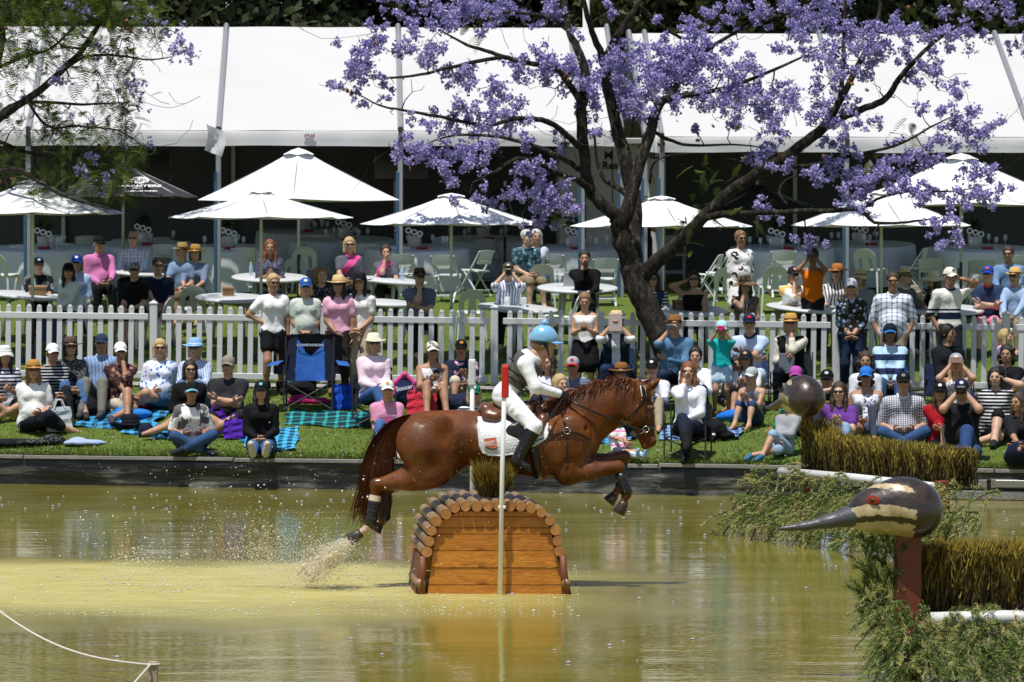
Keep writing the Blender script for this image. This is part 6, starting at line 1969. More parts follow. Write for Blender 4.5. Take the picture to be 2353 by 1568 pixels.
crowd(1829, 840, Fz, 'kneesup', -6, "person in bright purple pink cap, mostly behind the far duck head", .95, ('knee', 'knee'), sex=1, skin=2, hair='pony', haircol='brown', hat=('cap', 'plain #b04aa4', 'plain #b04aa4'), top=('tee', 'plain #34384a'), bottom=('trousers', 'plain #2c3040'), key="purple cap")
crowd(1800, 905, Fz, 'oneup', -40, "child in grey and black jacket with blue trainers, lying behind the duck head", .85, ('lap', 'lap'), lean=-20, sex=0, skin=1, child=True, hair='short', haircol='light', top=('long', 'plain #9a9ca2'), bottom=('knee', 'plain #8fa8c4'), shoes='plain #3a6a94', key="child in grey jacket")
crowd(1901, 848, Fz, 'kneesup', -8, "person in black cap with mirrored sunglasses, next to the far duck head", .97, ('knee', 'knee'), sex=0, skin=2, hair='short', haircol='dark', hat=('cap', 'plain #0e0f12', 'plain #0e0f12', 'plain #d8dce4'), glasses=1, top=('tee', 'plain #15171c'), bottom=('trousers', 'plain #2c3444'), key="black cap with mirrored glasses")
# ---- right hand group
crowd(1930, 878, Fz, 'kneesup', -12, "brown haired woman in purple tee and orange tinted glasses, hand behind her head", .98, ('head', 'knee'), sex=1, skin=0, hair='long', haircol='brown', glasses=1, top=('tee', 'plain #6c3c94'), bottom=('trousers', 'plain #88a8cc'), key="purple tee")
crowd(1991, 841, Fz, 'sidel', -10, "woman in bright blue cap and white and navy floral sleeveless top", 1.0, ('lap', 'lap'), sex=1, skin=2, bulk=1.12, hair='curly', haircol='brown', hat=('cap', 'plain #2b74d0', 'plain #2b74d0'), glasses=1, top=('tank', 'floral #e6e8f2 #3c4668 #e6e8f2 24'), bottom=('shorts', 'plain #4c5468'), key="bright blue cap")
crowd(1989, 808, Fz, 'camp', -6, "girl with curly hair in a bun and pale grey top, behind the bright blue cap", .92, ('lap', 'lap'), sex=1, skin=2, hair='curly', haircol='brown', top=('long', 'plain #d6dae2'), bottom=('trousers', 'plain #3c4454'), key="girl with bun", chair='#25324c')
crowd(2045, 742, Fz, 'camp', -4, "person in navy and pale blue striped rugby top and blue cap, in a camp chair", 1.02, ('clasp', 'clasp'), lean=4, sex=1, skin=3, bulk=1.15, hair='bob', haircol='dark', hat=('cap', 'plain #141c30', 'plain #2a78c0'), top=('long', 'hstripe #1d2a50 #b4d4ea .19 .55', 'plain #e4e8ee'), bottom=('trousers', 'plain #33507a'), key="striped rugby top", chair='#22438c')
crowd(2075, 853, Fz, 'cross', -4, "man in small check shirt and black cap, sitting square behind the hedge", 1.06, ('lap', 'lap'), sex=0, skin=1, bulk=1.08, hair='short', haircol='grey', hat=('cap', 'plain #15161a', 'plain #15161a', 'plain #8a8c94'), glasses=1, top=('elbow', 'check #e4e6ee #39425c .03', 'plain #dfe2ea'), bottom=('trousers', 'plain #34507c'), key="small check shirt")
crowd(2181, 745, Fz, 'campx', 14, "dark haired woman in black jacket with glasses, ankle on her knee", 1.02, ('lap', 'lap'), hyaw=40, sex=1, skin=2, bulk=1.1, hair='bun', haircol='dark', top=('long', 'plain #15171c', 'plain #15171c'), bottom=('trousers', 'plain #1d3054'), shoes='plain #16171a', key="black jacket", chair='#22304c')
crowd(2197, 811, Fz, 'camp', -6, "blonde woman in grey cap and white singlet, holding a phone up sideways", .99, ('cam', 'cam'), sex=1, skin=1, hair='long', haircol='blonde', hat=('cap', 'plain #9a9ca4', 'plain #9a9ca4', 'plain #f0f0f0'), top=('tank', 'floral #dcdcda #dcdcda #8c8e90 16'), bottom=('shorts', 'plain #2c303c'), shoes='plain #c0a060', key="blonde with raised phone", chair='#1d2740')
crowd(2160, 876, Fz, 'oneup', -6, "girl in red jacket and black cap with white emblem, behind the photographer", .95, ('knee', 'lap'), sex=1, skin=1, hair='long', haircol='brown', hat=('cap', 'plain #101218', 'plain #101218', 'plain #e8e8ec'), glasses=1, top=('long', 'plain #9c1220'), bottom=('shorts', 'plain #14161c'), key="red jacket")
crowd(2210, 870, Fz, 'oneup', -8, "heavy man in black tee and navy cap, camera raised to his face", 1.06, ('cam', 'cam'), sex=0, skin=1, bulk=1.28, hair='short', haircol='dark', hat=('cap', 'plain #18264a', 'plain #18264a', 'plain #e0e4ee'), top=('tee', 'plain #1c1d20'), bottom=('trousers', 'plain #2c4674'), shoes='plain #1c2430', key="heavy man with camera")
crowd(2289, 844, Fz, 'oneup', -14, "black haired woman in black and white striped tee, phone at her ear", 1.0, ('lap', 'ear'), sex=1, skin=0, bulk=1.25, hair='bob', haircol='dark', top=('tee', 'hstripe #141417 #e4e4e8 .045 .4'), bottom=('knee', 'plain #141418'), shoes='plain #26262a', key="phone at ear")
crowd(2308, 756, Fz, 'stand', 50, "toddler girl with fair hair in lilac dress, standing at the fence post", .58, ('down', 'down'), hyaw=10, sex=1, skin=0, child=True, hair='bob', haircol='blonde', top=('tee', 'plain #e6c4ea'), bottom=('skirt', 'plain #e6c4ea'), shoes='plain #ddd', key="toddler")
crowd(2312, 793, Fz, 'camp', -20, "boy in black hooded jacket, slumped in a blue camp chair", .92, ('lap', 'knee'), sex=0, skin=2, hair='curly', haircol='dark', top=('long', 'plain #0f1116'), bottom=('trousers', 'plain #141c34'), key="black hooded boy", chair='#1f3c88')
crowd(2344, 907, Fz, 'side', -30, "girl with long wavy brown hair and tall boots, at the right edge", .95, ('knee', 'lap'), hyaw=-20, sex=1, skin=2, hair='long', haircol='brown', top=('elbow', 'plain #1b1d24'), bottom=('skirt', 'plain #141c30'), shoes='plain #4a3c34', boots=.7, key="wavy brown hair")
# ================================================================== horse and rider
from mathutils.bvhtree import BVHTree
HYD = 37.1
def Hp(x, y, d=0.0):
 p = P(x, y, HYD)
 return np.array([p.x, HYD + d, p.z])
def coat_mat():
 m, nt, b = nodes_of("chestnut_coat")
 co = texco(nt)
 n1 = noise(nt, co, 3.5, 4); n2 = noise(nt, mapping(nt, co, (10, 10, 40)), 4, 5, .75)
 c = ramp(nt, n1, [(.3, (.080, .020, .002)), (.55, (.160, .045, .004)), (.8, (.26, .082, .009))])
 c = mixc(nt, mathn(nt, 'MULTIPLY', n2, .35), c, (.06, .015, .004))
 nt.links.new(c, b.inputs["Base Color"])
 b.inputs["Roughness"].default_value = .5
 b.inputs["Specular IOR Level"].default_value = .22
 wet = ramp(nt, noise(nt, mapping(nt, co, (1, 1, .7)), 5.5, 6, .7), [(.44, (.0, .0, .0)), (.58, (.62, .62, .62))])
 nt.links.new(wet, b.inputs["Coat Weight"])
 rr = ramp(nt, noise(nt, co, 6, 5, .7), [(.35, (.12, .12, .12)), (.7, (.34, .34, .34))])
 nt.links.new(rr, b.inputs["Coat Roughness"])
 bumpn(nt, b, mathn(nt, 'ADD', n2, mathn(nt, 'MULTIPLY', noise(nt, co, 16, 4, .6), 1.5)), .45, .014)
 return m
COAT = coat_mat()
HOOF = mat("hoof_horn", (.045, .035, .028), .4, .3, 30)
PINK = mat("white_pastern", (.50, .36, .28), .6, .12, 30)
LEATH = mat("black_leather", (.014, .012, .011), .32, .15, 20, .15, 60)
BROWNL = mat("brown_leather", (.13, .045, .016), .30, .25, 14, .15, 60, coat=.3)
HAIRH = mat("mane_hair", (.13, .036, .008), .42, .4, 18)
HAIRT = mat("tail_hair", (.085, .024, .007), .42, .5, 18)
hroot = empty("horse", (0, HYD, 0), 0, "chestnut horse in mid leap over the log fence, forelegs folded", "horse")
hroot.location = Vector(Hp(1160, 1020)); HO = np.array(hroot.location)
def build_horse():
 s = SDF(.0135, .06)
 H = Hp
 LAT = (0, 1, 0)
 s.ell(H(985, 1008), (.262, .255, .235)); s.ell(H(1040, 1005), (.30, .255, .222))
 s.cap(H(1040, 1005), H(1160, 1022), .218, .272, n=LAT, q=1.05)
 s.cap(H(1160, 1022), H(1250, 1024), .272, .292, n=LAT, q=.98)
 s.cap(H(1250, 1024), H(1300, 1020), .292, .235, n=LAT, q=.95)
 s.cap(H(960, 968), H(1060, 968), .07, .075, k=.10)
 s.chain([H(1080, 972), H(1160, 966), H(1220, 950), H(1262, 936)], [.07, .06, .06, .055], k=.12)
 s.cap(H(1335, 1020), H(1318, 1050), .17, .15, n=LAT, q=1.1)
 s.chain([H(1298, 985), H(1345, 962), H(1392, 937), H(1436, 918), H(1466, 908)], [.255, .232, .198, .165, .115], n=LAT, q=.56, k=.07)
 s.chain([H(1262, 932), H(1310, 912), H(1372, 888), H(1430, 879), H(1466, 884)], [.05, .045, .04, .038, .03], k=.06)
 s.cap(H(1470, 902), H(1480, 955), .088, .092, n=LAT, q=.80, k=.04)
 s.cap(H(1446, 940), H(1462, 962), .070, .068, n=LAT, q=.95, k=.05)
 s.cap(H(1482, 958), H(1491, 1005), .080, .058, n=LAT, q=.82, k=.04)
 s.cap(H(1459, 968), H(1480, 1018), .050, .036, n=LAT, q=.8, k=.04)
 s.ell(H(1494, 1014), (.058, .055, .062), k=.03); s.ell(H(1484, 1026), (.042, .045, .032), k=.02)
 for d in (-1, 1):
  s.ell(H(1497, 937, d * .078), (.034, .020, .026), k=.03)
  s.ell(H(1505, 1014, d * .042), (.020, .018, .026), k=.02)
  s.ell(H(1508, 1016, d * .058), (.011, .014, .015), k=.008, sub=True)
  s.chain([H(1484, 896, d * .045), H(1500, 884, d * .062), H(1517, 870, d * .066)], [.042, .040, .009], k=.02)
  s.ell(H(1503, 887, d * .083), (.034, .016, .020), k=.01, sub=True)
  s.ell(H(1452, 950, d * .085), (.075, .025, .085), k=.05)
  s.ell(H(1314, 1000, d * .19), (.16, .10, .21), k=.08)
  s.ell(H(1292, 1055, d * .19), (.13, .09, .12), k=.07)
  s.ell(H(960, 1015, d * .14), (.20, .15, .22), k=.08)
  s.ell(H(1015, 1040, d * .17), (.17, .12, .19), k=.08)
 def fore(d, knee, fet, hoof, el=(1302, 1086)):
  s.chain([H(1322, 1045, d), H(*el, d), H(lerp(el[0], knee[0], .45), lerp(el[1], knee[1], .45) + 1, d), H(*knee, d)], [.125, .108, .083, .058], k=.05)
  s.ell(H(knee[0] + 2, knee[1] + 1, d), (.058, .055, .062), k=.03)
  s.cap(H(knee[0] + 2, knee[1] + 6, d), H(*fet, d), .040, .036, k=.02)
  s.ell(H(*fet, d), (.046, .044, .046), k=.025)
  s.cap(H(*fet, d), H(lerp(fet[0], hoof[0], .62), lerp(fet[1], hoof[1], .62), d), .036, .036, k=.015)
 fore(-.14, (1418, 1072), (1439, 1134), (1423, 1172)); fore(.13, (1434, 1052), (1426, 1122), (1402, 1152), (1310, 1076))
 def hind(d, th, gas, hock, fet, hoof):
  s.cap(H(*th, d), H(gas[0] + 30, gas[1] - 18, d), .20, .145, k=.06)
  s.chain([H(gas[0] + 45, gas[1] - 14, d), H(*gas, d), H(*hock, d)], [.135, .092, .052], k=.05)
  s.cap(H(gas[0] - 8, gas[1] - 22, d), H(hock[0] + 4, hock[1] - 6, d), .045, .03, k=.04)
  s.ell(H(hock[0] - 2, hock[1] - 2, d), (.055, .05, .062), k=.03)
  s.cap(H(*hock, d), H(*fet, d), .046, .038, k=.02)
  s.ell(H(*fet, d), (.045, .043, .046), k=.02)
  s.cap(H(*fet, d), H(lerp(fet[0], hoof[0], .62), lerp(fet[1], hoof[1], .62), d), .035, .035, k=.015)
 hind(-.15, (972, 1030), (944, 1102), (866, 1114), (851, 1206), (813, 1236))
 hind(.15, (980, 1030), (962, 1100), (890, 1124), (880, 1194), (866, 1216))
 def groove(pts, r, k=.035):
  for sd in (-1, 1):
   q = [H(x, y, sd * d) for x, y, d in pts]
   for a, b_ in zip(q[:-1], q[1:]): s.cap(a, b_, r, r, k=k, sub=True)
 groove([(1062, 985, .335), (1052, 1020, .34), (1050, 1050, .31)], .030)
 groove([(946, 985, .34), (942, 1030, .335), (952, 1070, .30)], .022)
 groove([(1268, 965, .335), (1276, 1000, .36), (1270, 1040, .345)], .024)
 groove([(1336, 975, .30), (1342, 995, .315), (1334, 1020, .325)], .018)
 groove([(1340, 985, .215), (1390, 968, .185), (1432, 958, .15)], .020)
 groove([(1288, 1072, .29), (1300, 1060, .30), (1330, 1052, .29)], .020)
 for q_ in range(5): groove([(1120 + q_ * 22, 1030, .325), (1112 + q_ * 22, 1075, .29)], .012, .02)
 for k_, (x, y) in enumerate(((985, 1000), (1010, 975), (1300, 985), (1310, 1020))): s.ell(H(x, y, -.22), (.10, .06, .11), k=.06)
 s.cap(H(1046, 1060, -.1), H(1030, 1075, -.16), .10, .09, k=.08)
 V, Q = s.nets()
 V = relax(V, Q, 1, .35)
 C = V[Q].mean(1)
 mi = np.zeros(len(Q), np.int32)
 p1, p2 = Hp(846, 1209, -.15), Hp(822, 1232, -.15)
 d = np.linalg.norm(C - (p1 + p2) / 2, axis=1); mi[(d < .095) & (C[:, 1] < HYD - .05) & (C[:, 2] < Hp(0, 1204)[2])] = 1
 me = mesh_from("body", V - HO, Q, True)
 me.polygons.foreach_set("material_index", mi)
 o = obj("body", me, [COAT, PINK], hroot)
 bvh = BVHTree.FromPolygons([tuple(v) for v in V], [tuple(q) for q in Q])
 return bvh
HB = build_horse()
def surf(x, y, off=.008, side=-1):
 p = Hp(x, y)
 hit = HB.ray_cast(Vector((p[0], HYD + side * 1.5, p[2])), Vector((0, -side, 0)))
 q = hit[0]
 if q is None:
  n = HB.find_nearest(Vector(p))
  q = n[0]
 return np.array([q[0], q[1] + side * off, q[2]])
def hl(p): return Vector(p - HO)
for (f, h, d) in (((1437, 1146), (1421, 1176), -.14), ((1418, 1134), (1400, 1155), .13), ((836, 1219), (806, 1238), -.15), ((874, 1204), (862, 1221), .15)):
 a, b_ = Hp(*f, d), Hp(*h, d)
 ax = (b_ - a) / np.linalg.norm(b_ - a)
 mb = MB(); mb.tube([hl(a + ax * .02), hl(a + ax * .05), hl(b_), hl(b_ + ax * .008)], [.040, .047, .062, .056], 14)
 mb.build("hoof", HOOF, hroot, True)
for d in (-1, 1):
 s = SDF(.006, .01); s.ell(Hp(1498, 938.5, d * .086), (.020, .013, .016)); V, Q = s.nets()
 obj("eye", mesh_from("eye", V - HO, Q, True), mat("horse_eye", (.012, .007, .005), .06, 0, spec=.9), hroot)
def ribbons(name, roots, dirs, lens, width, seg, droop, seed, m, curl=.1):
 g = np.random.default_rng(seed)
 n = len(roots); V, F = [], []
 for r, d, L in zip(roots, dirs, lens):
  p = np.array(r, float); v = np.array(d, float); v /= np.linalg.norm(v)
  w = np.cross(v, g.normal(size=3)); w /= np.linalg.norm(w) + 1e-9
  k = len(V)
  for j in range(seg + 1):
   t = j / seg
   ww = width * (1 - t * .85)
   V += [p - w * ww, p + w * ww]
   v = v + np.array([0, 0, -droop]) / seg + g.normal(size=3) * curl / seg
   v /= np.linalg.norm(v)
   p = p + v * L / seg
  for j in range(seg):
   q = k + 2 * j
   F.append((q, q + 1, q + 3, q + 2))
 return obj(name, mesh_from(name, np.array(V) - HO, np.array(F), True), m, hroot)
g5 = np.random.default_rng(12)
CR = [Hp(1268, 926), Hp(1310, 902), Hp(1372, 878), Hp(1430, 869), Hp(1468, 878)]
roots, dirs, lens = [], [], []
for _ in range(900):
 t = g5.random() * 3.999; i = int(t); p = CR[i] + (CR[i + 1] - CR[i]) * (t - i)
 roots.append(p + np.array([0, g5.uniform(-.03, .02), -.02 + g5.uniform(-.01, .012)]))
 dirs.append(np.array([-.75 + g5.normal() * .3, -.75 + g5.normal() * .35, .30 + g5.normal() * .25])); lens.append(g5.uniform(.10, .20))
ribbons("mane", roots, dirs, lens, .0055, 6, 1.1, 3, HAIRH, .5)
roots = [Hp(1478 + g5.uniform(-8, 10), 884 + g5.uniform(-3, 4), g5.uniform(-.04, .04)) for _ in range(150)]
dirs = [np.array([.5 + g5.normal() * .5, g5.normal() * .4, .7 + g5.normal() * .5]) for _ in roots]
ribbons("forelock", roots, dirs, [g5.uniform(.06, .16) for _ in roots], .004, 6, 1.0, 5, HAIRH, .8)
TP = [Hp(962, 955), Hp(935, 962), Hp(907, 980), Hp(884, 1018), Hp(872, 1065), Hp(864, 1115), Hp(856, 1165), Hp(846, 1205)]
V, F = [], []
for q in range(1100):
 th, rr = g5.uniform(0, 6.28), math.sqrt(g5.random())
 end = g5.uniform(.62, 1.0); k = len(V)
 jit = g5.normal(size=3) * .012
 N = 13
 for j in range(N + 1):
  t = j / N * end * (len(TP) - 1.001); i = int(t); p = TP[i] + (TP[i + 1] - TP[i]) * (t - i)
  u = j / N * end
  wd = (.022 + .18 * math.sin(min(1, u * 1.25) * math.pi * .62) ** 1.2) * rr
  p = p + np.array([math.cos(th) * wd * .62, math.sin(th) * wd * .45, 0]) + jit * u * 3 + np.array([-.10 * u * u * rr * (th % 1), 0, .02 * math.sin(th * 3)])
  w = .0045 * (1 - .7 * j / N)
  V += [p + np.array([-w, 0, 0]), p + np.array([w, w, 0])]
 for j in range(N):
  a = k + 2 * j; F.append((a, a + 1, a + 3, a + 2))
obj("tail", mesh_from("tail", np.array(V) - HO, np.array(F), True), HAIRT, hroot)
# ---- tack
def strap(name, pts, w, m, parent=hroot, off=.008, sub=6, side=-1, th=.004, close=None):
 """flat strap lying on the horse's surface through photo points"""
 P3 = []
 for a, b_ in zip(pts[:-1], pts[1:]):
  for k in range(sub):
   P3.append(surf(lerp(a[0], b_[0], k / sub), lerp(a[1], b_[1], k / sub), off, side))
 P3.append(surf(*pts[-1], off, side))
 mb = MB(); mb.tube([hl(p) for p in P3], w, 6, flat=(1, .38) if abs(P3[-1][0] - P3[0][0]) > abs(P3[-1][2] - P3[0][2]) else (.38, 1))
 return mb.build(name, m, parent, True)
SILV = mat("bit_steel", (.6, .58, .5), .25, 0, metal=1.0)
WSTR = mat("white_piping", (.75, .75, .74), .6, 0)
bridle = empty("bridle", hroot.location, 0, "black leather bridle with white edged headpiece on the horse's head", "bridle")
def bst(name, pts, w, m, off=.009, both=True):
 for sd in ((-1, 1) if both else (-1,)): strap(name, pts, w, m, bridle, off, 5, sd)
bst("cheekpiece", [(1477, 893), (1481, 915), (1484, 950), (1486, 981)], .013, LEATH, .012)
bst("headpiece", [(1474, 886), (1477, 900), (1480, 913)], .020, LEATH, .010)
bst("white_edge", [(1471, 886), (1473, 900), (1475, 912)], .006, WSTR, .014); bst("white_edge", [(1481, 887), (1483, 899), (1485, 910)], .006, WSTR, .014)
bst("browband", [(1478, 915), (1490, 919), (1502, 929)], .012, LEATH, .010)
bst("noseband", [(1468, 988), (1486, 982), (1506, 979)], .013, LEATH, .010); bst("noseband_edge", [(1468, 990.5), (1486, 985), (1506, 982)], .004, WSTR, .016)
bst("throatlash", [(1476, 917), (1462, 938), (1444, 960)], .009, LEATH, .010)
ring = surf(1484, 986, .02)
mb = MB(); mb.tube([hl(ring + np.array([.028 * math.cos(a), -.004, .028 * math.sin(a)])) for a in [k * math.pi / 8 for k in range(17)]], .005, 6); mb.build("bit_ring", SILV, bridle, True)
mb = MB(); mb.tube([hl(ring), hl(surf(1474, 995, .018)), hl(surf(1464, 998, .02))], .0055, 6); mb.build("bit_lever", SILV, bridle, True)
pad = [(1097, 950), (1099, 985), (1103, 1022), (1110, 1037), (1124, 1043), (1150, 1044), (1180, 1040), (1206, 1030), (1235, 1016), (1254, 1004), (1260, 990), (1256, 966), (1246, 944), (1236, 930)]
top_line = lambda x: lerp(952, 930, clamp((x - 1097) / 140))
def pad_bottom(x):
 bt_ = [(1097, 950), (1099, 985), (1103, 1022), (1110, 1037), (1124, 1043), (1150, 1044), (1180, 1040), (1206, 1030), (1235, 1016), (1254, 1004), (1260, 990)]
 for a, b_ in zip(bt_[:-1], bt_[1:]):
  if a[0] <= x <= b_[0]: return lerp(a[1], b_[1], (x - a[0]) / max(b_[0] - a[0], 1e-6))
 return 990
QUILT = mat("quilted_white", (.72, .73, .75), .7, .04, 8, .5, 60)
spad = empty("saddle_cloth", hroot.location, 0, "white quilted saddle cloth with orange shield badge under the saddle", "saddle cloth")
for sd in (-1, 1):
 V, F = [], []
 nu, nv = 34, 22
 for i in range(nu + 1):
  x = lerp(1097.5, 1259.5, i / nu)
  yt, yb = top_line(x), pad_bottom(x)
  for j in range(nv + 1):
   y = lerp(yt, yb, j / nv)
   qz = .004 * abs(math.sin((x + y) * .28)) * abs(math.sin((x - y) * .28))
   V.append(surf(x, max(y, 956 if x < 1180 else 948), .014 + qz, sd) + np.array([0, 0, 0]))
 for i in range(nu):
  for j in range(nv):
   a = i * (nv + 1) + j
   F.append((a, a + nv + 1, a + nv + 2, a + 1) if sd < 0 else (a, a + 1, a + nv + 2, a + nv + 1))
 obj("cloth_side", mesh_from("cloth_side", np.array(V) - HO, np.array(F), True), QUILT, spad)
 mb = MB(); mb.tube([hl(surf(x, y, .018, sd)) for x, y in [(1099, 970), (1099.5, 985), (1103, 1022), (1110, 1037), (1124, 1043), (1150, 1044), (1180, 1040), (1206, 1030), (1235, 1016), (1254, 1004), (1259, 990), (1256, 968)]], .009, 6); mb.build("binding", QUILT, spad, True)
ORNG = mat("orange_badge", (.62, .13, .045), .7, .05, 20)
def bquad(name, pts, m, off):
 c = [surf(x, y, off) for x, y in pts]
 return obj(name, mesh_from(name, np.array(c) - HO, [tuple(range(len(c)))]), m, spad)
bd = bquad("badge", [(1112, 1006), (1140, 1002), (1143, 1023), (1136, 1027), (1129, 1027), (1122, 1024.5), (1115, 1024.5)], ORNG, .026)
bquad("badge_rule", [(1115, 1025.6), (1122, 1025.6), (1129, 1028.6), (1137, 1028), (1143.5, 1024.5), (1143.7, 1026.5), (1137, 1030.3), (1129, 1030.8), (1122, 1028), (1115.2, 1027.5)], LEATH, .027)
bquad("badge_line", [(1115, 1018.2), (1142, 1014.2), (1142.1, 1014.8), (1115.1, 1018.8)], LEATH, .029)
for s_, x, y, sz in (("BRIGHTON", 1124, 1012.2, .021), ("SADDLERY", 1124.5, 1015.6, .021), ("the public speciality", 1129, 1018.6, .0135)):
 p = surf(x, y, .033)
 text("badge_lettering", s_, sz, WINK, spad, hl(p), (math.pi / 2, -.14, 0), bold=.0007, ext=.0005)
sad = empty("saddle", hroot.location, 0, "brown leather jumping saddle with dark flaps beneath the rider", "saddle")
s = SDF(.012, .04)
s.chain([Hp(1112, 942), Hp(1130, 947), Hp(1165, 948), Hp(1205, 942), Hp(1228, 930)], [.055, .075, .075, .07, .05], k=.05)
s.cap(Hp(1116, 940, -.12), Hp(1116, 940, .12), .055, k=.05); s.cap(Hp(1118, 955, -.16), Hp(1140, 958, -.18), .045, k=.03); s.cap(Hp(1118, 955, .16), Hp(1140, 958, .18), .045, k=.03)
s.cap(Hp(1130, 952, -.12), Hp(1215, 942, -.12), .06, k=.06); s.cap(Hp(1130, 952, .12), Hp(1215, 942, .12), .06, k=.06)
V, Q = s.nets(); obj("seat", mesh_from("seat", V - HO, Q, True), BROWNL, sad)
for sd in (-1, 1):
 s = SDF(.012, .03)
 for (x, y, r) in ((1185, 965, .06), (1205, 960, .06), (1195, 985, .055), (1215, 975, .06), (1205, 1000, .05), (1225, 990, .05), (1180, 990, .05)):
  q = surf(x, y, .012, sd); s.ell(q, (r * 1.5, .028, r * 1.5))
 V, Q = s.nets(); obj("flap", mesh_from("flap", V - HO, Q, True), LEATH, sad)
 s = SDF(.012, .02); s.chain([surf(1236, 936, .03, sd), surf(1247, 962, .03, sd), surf(1240, 990, .03, sd)], [.035, .045, .03]); V, Q = s.nets()
 obj("knee_roll", mesh_from("knee_roll", V - HO, Q, True), BROWNL, sad)
strap("girth", [(1222, 1012), (1232, 1060), (1238, 1104)], .045, LEATH, sad, .006)
bpl = empty("breastplate", hroot.location, 0, "black breastplate straps across the horse's shoulder", "breastplate")
for sd in (-1, 1):
 strap("shoulder_strap", [(1226, 1012), (1262, 1000), (1302, 986), (1330, 993), (1356, 1008)], .014, LEATH, bpl, .01, 6, sd)
 strap("wither_strap", [(1302, 986), (1296, 968), (1290, 948)], .011, LEATH, bpl, .01, 5, sd)
q = surf(1302, 987, .016); mb = MB(); mb.tube([hl(q + np.array([.03 * math.cos(a), 0, .03 * math.sin(a)])) for a in [k * math.pi / 8 for k in range(17)]], .005, 6); mb.build("ring", SILV, bpl, True)
strap("martingale_strap", [(1302, 990), (1301, 1040), (1300, 1076)], .005, LEATH, bpl, .014, 5)
for lbl, a, b_, d, r in (("near foreleg", (1422, 1084), (1440, 1133), -.14, .054), ("far foreleg", (1432, 1066), (1427, 1120), .13, .052), ("near hind leg", (864, 1136), (853, 1204), -.15, .058), ("far hind leg", (889, 1140), (881, 1196), .15, .056)):
 pa, pb = Hp(*a, d), Hp(*b_, d)
 r_ = empty("horse_boot", pb, 0, "black protective boot strapped on the horse's %s" % lbl, "horse boot", "protective leg boots")
 mb = MB(); mb.tube([Vector(pa - pb), Vector((pa - pb) * .7), Vector((pa - pb) * .35), Vector((pa - pb) * .08), Vector((pb - pa) * .10)], [r * .9, r, r * .94, r * 1.12, r * .7], 14); mb.build("shell", LEATH, r_, True)
 for t in (.25, .5, .78):
  c = (pa - pb) * t; mb = MB(); mb.tube([Vector(c * 1.04), Vector(c * .94)], r * 1.04, 14, caps=False); mb.build("strap", mat("boot_strap", (.03, .03, .032), .6, .1), r_)
 if "near hind" in lbl:
  mb = MB(); c0, c1 = (pa - pb) * 1.0, (pa - pb) * .80; mb.tube([Vector(c0), Vector(c1)], [r * .93, r * 1.02], 14, caps=False); mb.build("white_tape", mat("cream_tape", (.6, .52, .38), .7, .1), r_)
# ---- rider
RO = Hp(1160, 905)
def rj(x, y, d=0.0): return Hp(x, y, d) - RO
J = {}
J['S'] = .97
J['pel'] = rj(1159, 908); J['neck'] = rj(1226, 824)
u = J['neck'] - J['pel']; u /= np.linalg.norm(u)
J['up'] = u; J['rt'] = np.array([0, 1.0, 0]); J['fw'] = np.cross(J['rt'], u) * 1.0
if J['fw'][0] < 0: J['fw'] = -J['fw']
back = -J['fw'] * .03
J['waist'] = J['pel'] + u * .17 + back * .6; J['chest'] = J['pel'] + u * .34 + back
J['headc'] = rj(1250, 788)
for i, d in ((0, -1), (1, 1)):
 J['sh', i] = rj(1207, 836, d * .165); J['hip', i] = rj(1160, 912, d * .10)
 J['knee', i] = rj(1228, 978, d * .31); J['ank', i] = rj(1186, 1056, d * .34)
 J['toe', i] = rj(1212, 1070, d * .36)
 J['elb', i] = rj(1230, 888, d * .22); J['wri', i] = rj(1287, 905, d * .12); J['hand', i] = 'grip'
 J['thumb', i] = np.array([.2, 0, 1.0])
J['hyaw'], J['hpitch'] = 0.0, math.radians(6)
rider = person(Vector(RO), 0, J, dict(sex=1, skin=1, hvox=.0055, top=('long', 'plain #eef0f4', 'plain #f4f4f6'), bulk=1.1, bottom=('breeches', 'plain #eef0f6'), hair='bun', haircol='light', shoes=LEATH if False else 'plain #0e0d0d', boots=.86), "rider in white breeches, grey body protector and sky blue helmet cover, crouched forward", vox=.0125, group=None)
for ch in rider.children:
 if ch.name.startswith("boot"):
  ch.data.materials.clear(); ch.data.materials.append(LEATH)
s = SDF(.012, .03); torso(s, J, 1.08, 1, False, .036)
a0 = J['waist'] - u * .05
ch_, fwv = J['neck'] - u * .015, J['fw']
V, Q = s.nets(lambda X, Y, Z: np.maximum(-((X - a0[0]) * u[0] + (Y - a0[1]) * u[1] + (Z - a0[2]) * u[2]), np.maximum((X - ch_[0]) * u[0] + (Y - ch_[1]) * u[1] + (Z - ch_[2]) * u[2], np.abs(Y) - .178 + .10 * np.maximum(0, ((X - a0[0]) * u[0] + (Z - a0[2]) * u[2]) - .12))))
pv = obj("body_protector", mesh_from("body_protector", V, Q, True), mat("protector_grey", (.085, .078, .070), .75, .12, 10, .3, 40), rider)
for k, t in enumerate((.04, .10, .17)):
 c = J['waist'] + u * (t - .04)
 pts = [Vector(c + J['rt'] * .176 * math.cos(a) + J['fw'] * (.148 * math.sin(a) - .004)) for a in [q * math.pi / 10 for q in range(21)]]
 mb = MB(); mb.tube(pts, .018, 6, flat=(1, .4)); mb.build("strap", LEATH, pv, True)
mb = MB(); pts = [Vector(J['pel'] + u * .085 + J['rt'] * .125 * math.cos(a) + J['fw'] * .105 * math.sin(a)) for a in [q * math.pi / 10 for q in range(21)]]
mb.tube(pts, .016, 6); mb.build("belt", LEATH, rider, True)
HM = head_matrix(J); hs = .60 + .40 * .97
M4 = Matrix([[*(HM[i] * hs), J['headc'][i]] for i in range(3)] + [[0, 0, 0, 1]])
SILK = mat("blue_silk", (.20, .46, .72), .28, .08, 14, .35, 18, sheen=.3)
